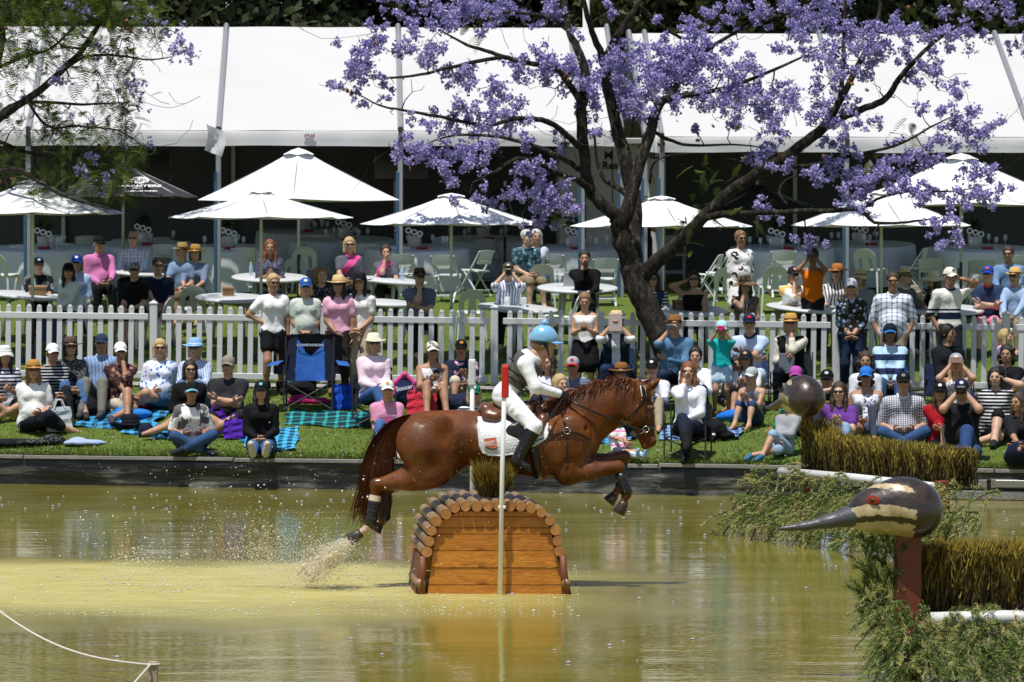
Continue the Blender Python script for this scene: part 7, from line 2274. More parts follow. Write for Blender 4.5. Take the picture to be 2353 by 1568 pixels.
s = SDF(.010, .03); s.ell((0, .010, .040), (.104, .132, .128)); V, Q = s.nets(lambda X, Y, Z: (.010 + .10 * np.maximum(Y, 0) * 0) - Z + 0 * X)
for kk in range(8):
 a = kk * math.pi / 4; dd = np.abs(np.sin(np.arctan2(V[:, 1], V[:, 0]) * 4)); 
V = V * (1 + .012 * np.sqrt(np.abs(np.sin(np.arctan2(V[:, 1] - .012, V[:, 0]) * 3)))[:, None])
hm_ = obj("helmet", mesh_from("helmet", V, Q, True), SILK, rider); hm_.matrix_basis = M4
s = SDF(.008, .01)
for k in range(40):
 a, e = rng.uniform(0, 6.28), rng.uniform(-.6, 1.5)
 s.ell((.024 * math.cos(a) * math.cos(e), .012 + .024 * math.sin(a) * math.cos(e), .186 + .024 * math.sin(e)), (.012, .012, .012), k=.006)
V, Q = s.nets(); o = obj("pompom", mesh_from("pompom", V, Q, True), SILK, rider); o.matrix_basis = M4
mb = MB(); V, F = [], []
for j in range(4):
 for i in range(11):
  uu = i / 10 * 2 - 1; v = j / 3
  V.append((uu * .086 * (1 - .15 * v), -.115 + .055 * uu * uu - .075 * v * (1 - .4 * uu * uu), .030 - .012 * uu * uu - .012 * v))
for j in range(3):
 for i in range(10):
  a = j * 11 + i; F.append((a, a + 1, a + 12, a + 11))
n_ = len(V); V += [(x, y, z - .008) for x, y, z in V]; F += [tuple(q + n_ for q in f[::-1]) for f in F]
mb.add(V, F); o = mb.build("peak", SILK, rider, True); o.matrix_basis = M4
mb = MB()
for sx in (-1, 1):
 mb.tube([(sx * .092, -.02, .02), (sx * .080, -.035, -.05), (sx * .045, -.055, -.105), (0, -.062, -.118)], .008, 6)
 mb.tube([(sx * .088, .04, .02), (sx * .082, -.01, -.03), (sx * .080, -.035, -.05)], .008, 6)
o = mb.build("chin_strap", LEATH, rider, True); o.matrix_basis = M4
s = SDF(.011, .03); s.ell((0, .02, .0), (.098, .108, .055)); s.ell((0, -.10, -.03), (.085, .09, .09), sub=True); V, Q = s.nets(); o = obj("helmet_harness", mesh_from("helmet_harness", V, Q, True), LEATH, rider); o.matrix_basis = M4
for i in (0, 1):
 w, e = J['wri', i], J['elb', i]; ax = (w - e) / np.linalg.norm(w - e)
 s = SDF(.009, .012); s.cap(w - ax * .03, w + ax * .06, .036, .042); s.cap(w + ax * .06 + np.array([0, 0, -.02]), w + ax * .10 + np.array([-.01, 0, -.05]), .034, .028)
 for kf in range(4): s.cap(w + ax * (.10 - .006 * kf) + np.array([0, .0, .01 - .02 * kf]), w + ax * (.065) + np.array([.01, (.045 if i == 0 else -.045), -.0 - .02 * kf]), .014, .012)
 V, Q = s.nets(); obj("glove", mesh_from("glove", V, Q, True), LEATH, rider)
for sd in (-1, 1):
 f = Hp(1196, 1063, sd * .35)
 st = empty("stirrup", f, 0, "black stirrup iron and leather on the %s side of the horse" % ("near" if sd < 0 else "far"), "stirrup", "stirrups")
 mb = MB(); mb.tube([(.062 * math.cos(a), 0, .07 * math.sin(a) + .03) for a in [math.radians(q) for q in range(-30, 211, 20)]], .008, 6); mb.box((0, 0, -.012), (.12, .05, .014), bevel=.004); mb.build("iron", LEATH, st, True, rot=(0, -.35, 1.3))
 mb = MB(); mb.tube([(0, 0, .10), Vector(Hp(1196, 1010, sd * .34) - f), Vector(Hp(1192, 970, sd * .30) - f)], .014, 6, flat=(.3, 1)); mb.build("stirrup_leather", LEATH, st)
rein = empty("reins", hroot.location, 0, "black leather reins from the bit to the rider's gloves", "reins")
for i, sd in ((0, -1), (1, 1)):
 hw = J['wri', i] + RO + np.array([.055, 0, -.03])
 pts = [hw, Hp(1330, 930, sd * .19), Hp(1380, 952, sd * .165), Hp(1430, 974, sd * .14), surf(1470, 987, .02, sd), surf(1484, 986, .02, sd)]
 mb = MB(); mb.tube([hl(p) for p in pts], .0095, 6); mb.build("rein", LEATH, rein, True)
 pts = [Hp(1302, 968, sd * .2), Hp(1360, 955, sd * .18), Hp(1400, 962, sd * .16)]
mb = MB(); mb.tube([hl(J['wri', 0] + RO + np.array([.04, -.02, -.02])), hl(Hp(1262, 958, -.30))], [.008, .012], 6); mb.tube([hl(Hp(1264, 954, -.30)), hl(Hp(1257, 966, -.31))], [.02, .03], 6, flat=(1, .3)); o = mb.build("riding_whip", LEATH, None); o.location = hroot.location
tag(o, "short black riding whip in the rider's near glove", "whip")
# ================================================================== log fence in the water
JY = 36.35
def Jp(x, y, b=0.0):
 p = P(x, y, JY); return Vector((p.x - .085 * b, JY + b, p.z))
def wood_mat(name, c0, c1, c2, sc_=(1.2, 8, 8)):
 m, nt, b = nodes_of(name)
 co = texco(nt)
 g = noise(nt, mapping(nt, co, sc_), 5, 6, .65, 1.2)
 kn = nt.nodes.new("ShaderNodeTexVoronoi"); kn.inputs["Scale"].default_value = 3.2
 nt.links.new(mapping(nt, co, (.7, 1, 1.6)), kn.inputs["Vector"])
 c = ramp(nt, g, [(.3, c0), (.55, c1), (.8, c2)])
 c = mixc(nt, ramp(nt, kn.outputs["Distance"], [(.06, (.85, .85, .85)), (.16, (0, 0, 0))]), c, tuple(q * .35 for q in c0))
 oi = nt.nodes.new("ShaderNodeObjectInfo")
 c = mixc(nt, mathn(nt, 'MULTIPLY', oi.outputs["Random"], .5), c, c0)
 nt.links.new(c, b.inputs["Base Color"]); b.inputs["Roughness"].default_value = .42
 bumpn(nt, b, g, .5, .012)
 return m
PLANK = wood_mat("stained_plank", (.34, .105, .010), (.58, .225, .026), (.72, .34, .055))
LOGM = wood_mat("treated_log", (.18, .10, .045), (.32, .20, .10), (.42, .30, .17), (6, 1, 6))
LOGE = wood_mat("log_end", (.30, .12, .032), (.48, .22, .065), (.56, .30, .11), (3, 3, 3))
REDW = mat("red_brown_board", (.16, .045, .016), .55, .3, 5, .2, 20)
jr_ = empty("log_fence", Jp(1133, 1364), 0, "arched cross country fence of round logs and orange planks, standing in the pond", "jump")
JO = jr_.location
def interp(t, tb):
 for a, b_ in zip(tb[:-1], tb[1:]):
  if a[0] <= t <= b_[0]: return lerp(a[1], b_[1], (t - a[0]) / (b_[0] - a[0]))
 return tb[0][1] if t < tb[0][0] else tb[-1][1]
XLt = [(1174, 1075), (1177, 1057), (1184, 1036), (1195, 1018), (1215, 1004), (1375, 980.5)]
XRt = [(1174, 1215), (1177, 1233), (1184, 1245), (1195, 1254), (1215, 1264), (1375, 1303.5)]
rows = [1175, 1188, 1213.5, 1227.5, 1266, 1305, 1344.5, 1374]
for back in (0, 1):
 for a, b_ in zip(rows[:-1], rows[1:]):
  g_ = .8
  n = 3 if b_ < 1216 else 1
  ys = [lerp(a + g_, b_ - g_, k / n) for k in range(n + 1)]
  L = [Jp(interp(y, XLt), y) for y in ys]; R = [Jp(interp(y, XRt), y) for y in ys]
  f = L + R[::-1]
  off = Vector((-.085 * 1.66, 1.66, 0)) if back else Vector((0, 0, 0))
  th = Vector((0, .03, 0)); dz = Vector((0, rng.uniform(-.004, .004), 0))
  m_ = len(f)
  c0 = sum(f, Vector()) / m_ + off
  V = [q + off + dz - c0 for q in f] + [q + off + dz + th - c0 for q in f]
  F = [tuple(range(m_))[::-1], tuple(range(m_, 2 * m_))] + [(i, (i + 1) % m_, (i + 1) % m_ + m_, i + m_) for i in range(m_)]
  obj("plank", mesh_from("plank", V, F), PLANK, jr_, loc=c0 - JO)
ends = [(980, 1267.7), (985.7, 1243.5), (991, 1219), (1002, 1197), (1024, 1180.6), (1044.6, 1167), (1069, 1163.5), (1095, 1163.2), (1120.7, 1163.2), (1145, 1162), (1171, 1163.2), (1195.5, 1163.5), (1219.7, 1167), (1243, 1177.5), (1262, 1196), (1275.5, 1218), (1280, 1242.6), (1284, 1266)]
for x, y in ends:
 p = Jp(x, y, -.05) - JO
 r_ = .0485 + rng.uniform(-.002, .003)
 q = Jp(x, y, 1.72 + rng.uniform(-.04, .04)) - JO
 mb = MB(); mb.tube([p, p + (q - p) * .006, p + (q - p) * .5, q], [r_ * .95, r_, r_ * rng.uniform(.97, 1.03), r_], 14, caps=False)
 o = mb.build("log", LOGM, jr_, True)
 mb = MB(); mb.add([p] + [p + Vector((r_ * .95 * math.cos(k * math.pi / 7), -.001, r_ * .95 * math.sin(k * math.pi / 7))) for k in range(14)], [(0, 1 + k, 1 + (k + 1) % 14) for k in range(14)])
 mb.build("log_end", LOGE, o)
for (xa, ya, xb, yb) in ((975, 1280, 962, 1375), (1288, 1278, 1306, 1375)):
 a0, a1, b0, b1 = Jp(xa, ya, .03), Jp(xa, ya, 1.1), Jp(xb, yb, .03), Jp(xb, yb, 1.1)
 mid = [(a0 + b0) / 2, (a1 + b1) / 2]
 for (u0, u1, w0, w1) in ((a0, a1, mid[0], mid[1]), (mid[0], mid[1], b0, b1)):
  d = Vector((.035 if xa > 1100 else -.035, 0, 0))
  V = [v - JO for v in (u0, u1, w1, w0)] + [v - JO + d for v in (u0, u1, w1, w0)]
  obj("side_board", mesh_from("side_board", V, [(0, 1, 2, 3), (7, 6, 5, 4), (0, 4, 5, 1), (1, 5, 6, 2), (2, 6, 7, 3), (3, 7, 4, 0)]), REDW, jr_)
 mb = MB(); mb.tube([Jp(xa - (4 if xa < 1100 else -4), ya - 2, -.03) - JO, Jp(xb + (6 if xa < 1100 else -6), yb, -.03) - JO], .034, 8); mb.build("corner_post", REDW, jr_, True)
 mb = MB(); xx = 965 if xa < 1100 else 1300; mb.tube([Jp(xx, 1341, -.06) - JO, Jp(xx, 1341, 1.0) - JO], .046, 12); mb.build("foot_log", LOGM, jr_, True)
# ---- twigs: brush and hedges
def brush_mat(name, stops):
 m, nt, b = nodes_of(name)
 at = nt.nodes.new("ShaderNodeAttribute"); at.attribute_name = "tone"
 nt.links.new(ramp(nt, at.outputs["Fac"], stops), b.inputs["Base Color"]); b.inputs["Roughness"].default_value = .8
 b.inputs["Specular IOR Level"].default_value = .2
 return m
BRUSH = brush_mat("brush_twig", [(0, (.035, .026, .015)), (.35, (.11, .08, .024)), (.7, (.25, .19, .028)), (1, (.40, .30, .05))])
def twigs(roots, dirs, lens, w, seed, tone0, name, m, parent):
 g = np.random.default_rng(seed)
 n = len(roots); r = np.array(roots); d = np.array(dirs); d /= np.linalg.norm(d, axis=1)[:, None]
 L = np.array(lens)[:, None]
 s_ = np.cross(d, g.normal(size=(n, 3))); s_ /= np.linalg.norm(s_, axis=1)[:, None]
 mid = r + d * L * .55 + g.normal(size=(n, 3)) * .012
 tip = r + d * L + g.normal(size=(n, 3)) * .03 * L
 V = np.stack([r - s_ * w, r + s_ * w, mid - s_ * w, mid + s_ * w, tip], 1).reshape(-1, 3)
 i = (np.arange(n) * 5)[:, None]
 F = [tuple(q) for q in np.concatenate([i + np.array([0, 1, 3, 2])], 1)] + [tuple(q) for q in (i + np.array([2, 3, 4]))]
 me = mesh_from(name, V, F)
 at = me.attributes.new("tone", 'FLOAT', 'FACE')
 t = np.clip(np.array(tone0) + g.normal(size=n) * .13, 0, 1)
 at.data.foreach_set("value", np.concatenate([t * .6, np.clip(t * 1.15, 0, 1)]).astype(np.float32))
 o = obj(name, me, m, parent); o["kind"] = "stuff"
 return o
g6 = np.random.default_rng(21)
bc = Jp(1140, 1150, .45)
br = empty("brush_bush", bc, 0, "bundle of cut brush standing on top of the log fence", "brush")
R_, D_, L_, T_ = [], [], [], []
for k in range(2600):
 a, rr = g6.uniform(0, 6.28), math.sqrt(g6.random())
 R_.append((rr * .11 * math.cos(a), rr * .11 * math.sin(a), g6.uniform(0, .12)))
 D_.append((rr * .50 * math.cos(a) + .12 * (k % 5 == 0) + g6.normal() * .12, rr * .5 * math.sin(a) + g6.normal() * .12, 1)); L_.append(g6.uniform(.16, .30)); T_.append(g6.uniform(.25, .95))
twigs(R_, D_, L_, .0028, 3, T_, "twigs", BRUSH, br)
# ---- flag poles
def flag_pole(x, ytop, ybase, b, r, label, red):
 p = Jp(x, ybase, b); p.z = -.25
 e = empty("flag_pole", p, 0, label, "pole")
 top = P(x, ytop, JY + b).z - p.z
 tilt = -.022 if red else 0
 mb = MB(); mb.tube([(0, 0, 0), (tilt * -1 * top * .5, 0, top * .6), (tilt * -1 * top, 0, top - .02)], r, 12); mb.build("pole", mat("pole_white", (.80, .82, .81), .4, .03), e, True)
 L = .30 if red else .25
 mb = MB(); c = Vector((-tilt * top, 0, top)); mb.box(c - Vector((0, 0, L / 2)), (r * 3.1, r * 2.6, L), bevel=.006); mb.box(c - Vector((0, 0, L * .52)), (r * 2.6, r * 3.0, L * .94), bevel=.006)
 mb.build("flag_sleeve", mat("red_flag", (.55, .02, .015), .45, .1) if red else mat("white_flag", (.7, .71, .73), .5, .03), e)
 mb = MB(); zz = P(x, 1166, JY + b).z - p.z; mb.box((-tilt * zz, .01, zz), (r * 3.2, r * 2.6, .03), bevel=.005); mb.build("clip", WHITEP, e)
flag_pole(1145, 838, 1367, -.13, .0215, "red topped white marker pole in front of the log fence", True)
flag_pole(1122, 826, 1330, 1.95, .022, "white topped marker pole behind the horse's saddle", False)
# ================================================================== duck head fences
def duck_paint():
 m, nt, b = nodes_of("painted_duck")
 co = texco(nt)
 x, y, z = sepxyz(nt, co)
 n_ = mathn(nt, 'MULTIPLY', mathn(nt, 'SUBTRACT', noise(nt, co, 14, 5, .7), .5), .075)
 zz = mathn(nt, 'ADD', mathn(nt, 'ADD', z, n_), mathn(nt, 'MULTIPLY', mathn(nt, 'MULTIPLY', mathn(nt, 'ADD', x, .12), mathn(nt, 'ADD', x, .12)), .55))
 def band(lo, hi, xmax):
  a = mathn(nt, 'MULTIPLY', mathn(nt, 'GREATER_THAN', zz, lo), mathn(nt, 'LESS_THAN', zz, hi))
  return mathn(nt, 'MULTIPLY', a, mathn(nt, 'LESS_THAN', mathn(nt, 'ADD', x, mathn(nt, 'MULTIPLY', n_, 2)), xmax))
 f = mathn(nt, 'ADD', band(.148, .182, .12), mathn(nt, 'ADD', band(-.045, .030, .13), band(-.40, -.085, .12)))
 dark = ramp(nt, noise(nt, co, 9, 5), [(.35, (.020, .013, .010)), (.7, (.065, .040, .028))])
 cream = ramp(nt, noise(nt, co, 12, 4), [(.35, (.42, .31, .15)), (.7, (.62, .52, .33))])
 nt.links.new(mixc(nt, mathn(nt, 'MINIMUM', f, 1.0), dark, cream), b.inputs["Base Color"])
 b.inputs["Roughness"].default_value = .35; b.inputs["Coat Weight"].default_value = .6; b.inputs["Coat Roughness"].default_value = .10
 bumpn(nt, b, noise(nt, co, 22, 4), .35, .012)
 return m
DUCK = duck_paint(); BEAK = mat("grey_beak", (.075, .078, .088), .4, .15, 8, .15, 30); POSTR = mat("red_post", (.17, .038, .014), .5, .2, 5, .1, 20)
def duck_head(loc, rz, scale, label):
 r = empty("duck_sculpture", loc, rz, label, "sculpture", "carved duck heads on the posts")
 r.scale = (scale,) * 3
 s = SDF(.016, .07); s.ell((.06, 0, .01), (.27, .20, .215)); s.ell((-.14, 0, -.02), (.20, .155, .165)); s.ell((.16, 0, -.04), (.18, .19, .17)); s.cap((-.25, 0, -.06), (-.34, 0, -.075), .075, .055)
 V, Q = s.nets(lambda X, Y, Z: -(Z + .215) + 0 * X + 0 * Y)
 obj("head", mesh_from("head", V, Q, True), DUCK, r)
 s = SDF(.014, .03); s.chain([(-.30, 0, -.06), (-.48, 0, -.10), (-.66, 0, -.135), (-.83, 0, -.15)], [.105, .060, .038, .018], n=(0, 0, 1), q=.8); V, Q = s.nets()
 obj("beak", mesh_from("beak", V, Q, True), BEAK, r)
 for sd in (-1, 1):
  mb = MB(); R = Matrix.Rotation(math.pi / 2, 3, 'X') if sd < 0 else Matrix.Rotation(-math.pi / 2, 3, 'X')
  mb.lathe([(0, .006), (.03, .005), (.046, 0)], 16, (-.178, sd * .158, .065), Matrix.Rotation(-.55 * sd * -1, 3, 'Z') @ Matrix.Diagonal((1.2, 1, .75)) @ R)
  e = mb.build("eye", mat("red_eye", (.30, .035, .015), .3, .1), r, True)
  mb = MB(); mb.lathe([(0, .014), (.013, .011), (.015, 0)], 10, (-.180, sd * .158, .065), Matrix.Rotation(-.55 * sd * -1, 3, 'Z') @ R); mb.build("pupil", EYE, e, True)
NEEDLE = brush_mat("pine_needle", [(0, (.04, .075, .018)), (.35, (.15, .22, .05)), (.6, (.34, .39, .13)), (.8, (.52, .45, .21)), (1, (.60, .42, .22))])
def conifer(tufts, L0, per, w, seed, parent, tm=1.0):
 """drooping sprays of needles; tufts: (root, direction, length, tone)"""
 g = np.random.default_rng(seed)
 R_, D_, L_, T_ = [], [], [], []
 for root, d, L, tone in tufts:
  d = np.array(d, float); d /= np.linalg.norm(d); p = np.array(root, float)
  for k in range(per):
   t = (k + .5) / per
   q = p + d * L * t + np.array([0, 0, -.45 * L * t * t])
   dd = d + np.array([0, 0, -.9 * t])
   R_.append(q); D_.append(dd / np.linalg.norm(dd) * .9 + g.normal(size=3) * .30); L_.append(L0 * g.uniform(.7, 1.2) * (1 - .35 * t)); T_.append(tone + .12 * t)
 return twigs(R_, D_, L_, w, seed, list(np.array(T_) * tm), "needles", NEEDLE, parent)
def duck_fence(near):
 g = random.Random(5 if near else 6)
 if near:
  A, Bv = P(2085, 1560, 29.0), P(2440, 1600, 29.1)
 else:
  A, Bv = P(1832, 1240, 44.0), P(2165, 1240, 41.2)
 A.z = Bv.z = 0
 ax = (Bv - A); Lx = ax.length; ax.normalize(); ou = Vector((ax.y, -ax.x, 0))
 nm = "near" if near else "far"
 zr = .44 if near else .70
 wtop = 1.02 if near else 1.16
 ps = .085 if near else .05
 post = empty("duck_post", A - (Vector((0, 0, 0)) if near else ou * .14 + ax * .03), math.atan2(ax.y, ax.x), "red brown square post carrying the %s duck head" % nm, "post", "posts of the duck fences")
 ztop = P(0, 1225, 29.0).z if near else P(0, 955, 44.0).z
 MB().box((0, 0, ztop / 2 - .15), (ps * 2.1, ps * 2, ztop + .3), bevel=.008).build("post", POSTR, post)
 e2 = empty("duck_post", Bv, math.atan2(ax.y, ax.x), "red brown end post of the %s duck fence" % nm, "post", "posts of the duck fences")
 MB().box((0, 0, .35), (ps * 2.2, ps * 2.6, .95 if near else .82), bevel=.008).build("post", POSTR, e2)
 ra, rb = A - ax * (-.14 if near else .08) + ou * .16, Bv + ax * .08 + ou * .16
 rl = empty("white_rail", (ra.x, ra.y, zr), 0, "round white rail across the front of the %s duck fence" % nm, "rail", "white rails of the duck fences")
 mb = MB(); mb.tube([(0, 0, 0), (rb - ra) * .5 + Vector((0, 0, .01)), rb - ra], .055 if near else .052, 14); mb.build("pole", mat("rail_white", (.68, .68, .67), .4, .05, 4), rl, True)
 hd = empty("brush_hedge", (A + Bv) / 2 - ou * .02, 0, "clipped olive brown brush hedge of the %s duck fence" % nm, "hedge", "brush hedges")
 R_, D_, L_, T_ = [], [], [], []
 c = Vector(hd.location)
 for k in range(9000 if near else 10000):
  t, u_ = g.random(), g.uniform(-1, 1)
  bow = .16 * (1 - (2 * t - 1) ** 2)
  p = A + ax * ((.06 if near else -.04) + t * (Lx + .10)) - ou * (.22 + .17 * u_ - bow * .4)
  h0, h1 = zr - .05, (wtop if near else lerp(wtop + .02, wtop - .04, t)) + g.uniform(-.03, .012) + (.17 * clamp((.17 - t) * 9) if not near else 0)
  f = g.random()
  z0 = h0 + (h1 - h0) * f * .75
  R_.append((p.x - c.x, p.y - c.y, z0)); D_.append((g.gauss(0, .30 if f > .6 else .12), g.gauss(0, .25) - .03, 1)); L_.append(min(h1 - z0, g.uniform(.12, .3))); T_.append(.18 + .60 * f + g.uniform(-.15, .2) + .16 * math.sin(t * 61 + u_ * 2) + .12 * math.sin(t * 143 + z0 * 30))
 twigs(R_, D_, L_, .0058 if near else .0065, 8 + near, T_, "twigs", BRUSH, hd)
 core = (A + Bv) / 2 - ou * .22 - c
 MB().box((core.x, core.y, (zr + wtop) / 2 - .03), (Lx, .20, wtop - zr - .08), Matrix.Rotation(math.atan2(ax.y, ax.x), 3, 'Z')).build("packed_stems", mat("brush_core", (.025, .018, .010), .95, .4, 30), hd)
 sk = empty("pine_branches", A + ou * .3, 0, "cut pine branches heaped round the foot of the %s duck fence" % nm, "branches", "pine skirts")
 c = Vector(sk.location); T = []
 N = 560 if near else 600
 for k in range(N):
  t = g.uniform(-.22 if near else -.16, 1.18 if near else 1.42); rowz = g.random()
  z = lerp(.10, zr - .04, rowz) + (.10 * g.random() if rowz > .8 else 0)
  out = .12 + (1 - rowz) * (.50 if near else .62) + g.uniform(-.08, .08)
  p = A + ax * t * Lx + ou * out
  d = ou * .6 + ax * g.gauss(0, .55) + Vector((0, 0, g.uniform(-.9, .35) + .3 * (rowz > .75)))
  if t < .02: d = d - ax * .8
  if near and t < .05: z *= 1.25
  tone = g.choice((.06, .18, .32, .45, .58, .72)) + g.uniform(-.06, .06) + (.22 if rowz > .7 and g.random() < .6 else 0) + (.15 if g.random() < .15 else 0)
  T.append(((p.x - c.x, p.y - c.y, z + g.uniform(-.03, .06)), d, g.uniform(.16, .34), tone))
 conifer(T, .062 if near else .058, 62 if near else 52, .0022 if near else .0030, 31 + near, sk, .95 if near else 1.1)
 mb = MB()
 for k in range(0, N, 3):
  r0, d, L, tn = T[k]; d = Vector(d).normalized(); r0 = Vector(r0)
  mb.tube([r0, r0 + d * L * .5 + Vector((0, 0, -.11 * L)), r0 + d * L + Vector((0, 0, -.45 * L))], [.008, .006, .003], 5)
 o = mb.build("stems", BARKD, sk); o["kind"] = "stuff"
 return A, ax, ou
A1, ax1, ou1 = duck_fence(True)
A2, ax2, ou2 = duck_fence(False)
p = P(2055, 1166, 29.0); duck_head((p.x, 28.95, p.z), 0.02, 1.0, "near carved duck head with long grey beak, red eye and cream stripes")
p = P(1838, 910, 44.0); duck_head((p.x, 43.95, p.z), math.radians(-68), 1.04, "far carved duck head seen from behind, dark brown crown over the hedge")
sp_ = empty("pine_sprig", A1 - ax1 * .12, 0, "dark pine branch standing against the near duck post", "branch")
conifer([((rng.uniform(-.2, .05), rng.uniform(-.05, .1), .35 + rng.random() * .55), (rng.uniform(-.5, .2), -.2, .9), .3, rng.uniform(.05, .3)) for _ in range(60)], .10, 50, .0019, 44, sp_)
# ================================================================== things on the bank and tables
def gp(x, y): return on_ground(x, y, 50.3)
def soft(name, loc, ells, m, label, cat, caps=(), vox=.016, k=.03, rz=0.0):
 s = SDF(vox, k)
 for c, r in ells: s.ell(c, r)
 for c in caps: s.cap(*c)
 V, Q = s.nets(lambda X, Y, Z: -(Z + .002) + 0 * X + 0 * Y)
 w = np.sin(V[:, 0] * 31 + 3 * np.sin(V[:, 2] * 23)) * np.sin(V[:, 2] * 27 + V[:, 1] * 19)
 V = V + (V - V.mean(0)) * (w * .03)[:, None]
 o = obj(name, mesh_from(name, V, Q, True), m, None, loc, (0, 0, rz))
 return tag(o, label, cat)
def blanket(px, fab, label, n=16):
 c = [gp(x, y) for x, y in px]
 mid = sum(c, Vector()) / 4
 V, F = [], []
 for j in range(n + 1):
  for i in range(n + 1):
   u, v = i / n, j / n
   q = c[0].lerp(c[1], u).lerp(c[3].lerp(c[2], u), v)
   q.x += .03 * math.sin(v * 9 + u * 3); q.y += .03 * math.sin(u * 8)
   z = ground(q.x, q.y) + .028 + .016 * math.sin(u * 11 + v * 5 + mid.x) + .014 * math.sin(v * 13 - u * 4)
   if q.y < bankY(q.x) + .1: z = .44
   V.append((q.x - mid.x, q.y - mid.y, z - mid.z))
 for j in range(n):
  for i in range(n):
   a = j * (n + 1) + i; F.append((a, a + 1, a + n + 2, a + n + 1))
 return tag(obj("picnic_blanket", mesh_from("picnic_blanket", V, F, True), fabric(fab), None, mid), label, "blanket", "picnic blankets")
blanket([(275, 1000), (470, 1022), (480, 990), (330, 975)], 'check #3fa4d8 #10283c .14', "blue and black checked rug under the cross-legged woman")
blanket([(165, 985), (330, 990), (400, 950), (230, 945)], 'check #3b96cc #12303f .15', "blue checked rug with hats lying on it, under the floral wrap")
blanket([(560, 1030), (680, 1040), (690, 985), (540, 985)], 'check #46b2e4 #0e2a40 .13', "bright blue checked rug under the pale shoe soles")
blanket([(650, 978), (850, 988), (860, 950), (672, 945)], 'plaid #12303c #2fa6a8 .16', "teal and navy plaid rug in front of the empty blue chair")
blanket([(1510, 1015), (1700, 1012), (1710, 985), (1530, 985)], 'check #7fa2d4 #1c2c54 .12', "navy and white checked rug under the black backpack")
blanket([(1370, 1022), (1440, 1026), (1470, 1000), (1380, 990)], 'check #4a9cd4 #143450 .1', "small blue rug under the child with striped socks")
def camp_chair(loc, rz, colr, label, seat=.36, big=False):
 r = empty("camp_chair", loc, math.radians(rz), label, "chair", "fabric camp chairs")
 fab = fabric('plain ' + colr); fab2 = fabric('plain #161b2e')
 w = .27; bz = seat + (.62 if big else .42)
 def sheet(nm, f, m, nu=8, nv=8):
  V = [f(i / nu, j / nv) for j in range(nv + 1) for i in range(nu + 1)]
  F = [(j * (nu + 1) + i, j * (nu + 1) + i + 1, (j + 1) * (nu + 1) + i + 1, (j + 1) * (nu + 1) + i) for j in range(nv) for i in range(nu)]
  obj(nm, mesh_from(nm, V, F, True), m, r)
 sheet("seat", lambda u, v: (w * (2 * u - 1), .22 - .48 * v, seat - .05 * math.sin(math.pi * u) + .02 * v), fab)
 sheet("backrest", lambda u, v: ((w * .66 if big else w) * (2 * u - 1) * (1 - .15 * v * v), .22 + .14 * v + .04 * math.sin(math.pi * u) + .008 * math.sin(v * 20 + 5 * u), seat + (bz - seat) * v + .02 * math.sin(math.pi * u) * v), fab)
 if big:
  for sx in (-1, 1): sheet("side_panel", lambda u, v: (sx * w * (.62 + .42 * u) * (1 - .15 * v * v), .215 + .14 * v + .02 * u, seat + (bz - seat) * v * (1 - .06 * u)), fab2)
  for sx in (-1, 1):
   sheet("arm_rest", lambda u, v: (sx * (w + .02 + .13 * u + .05 * (1 - v)), .20 - .50 * (1 - v), seat + .24 + .05 * v - .02 * u), fab)
   MB().lathe([(.045, 0), (.045, -.11), (0, -.11)], 12, (sx * (w + .07), -.20, seat + .22)).build("cup_holder", fab2, r)
  text("lettering", "COMPANION", .05, mat("pale_print", (.35, .42, .55), .7, 0), r, (0, .30, seat + .50), (math.radians(76), 0, 0), bold=.001)
  sheet("draped_jacket", lambda u, v: (.36 * (2 * u - 1), .34 + .05 * v + .03 * math.sin(u * 9), bz + .01 - .55 * v + .03 * math.sin(u * math.pi)), fabric('plain #0c0d10'))
 for sx in (-1, 1):
  for a, b_ in (((sx * w, .24, bz), (sx * w * .98, .26, 0)), ((sx * w, -.24, seat + (.24 if big else .16)), (sx * w, -.26, 0)), ((-sx * w, -.26, .02), (sx * w, -.24, seat)), ((-sx * w, .26, .02), (sx * w, -.26, seat * .95))):
   mb = MB(); mb.tube([a, b_], .011, 6); mb.build("frame_tube", DARK, r)
 return r
p = gp(710, 943); camp_chair(p, 0, '#2f5fa8', "big empty blue camp chair with arm rests and black jacket over its back", .40, True).scale = (1.25, 1.1, 1.0)
for r, rz, colr, key, pz in CAMPS:
 q = r.location.copy(); camp_chair(q, rz, colr, "low dark camp chair under the " + key, max(.12, pz - .12))
PURP = fabric('plain #5a2bb0')
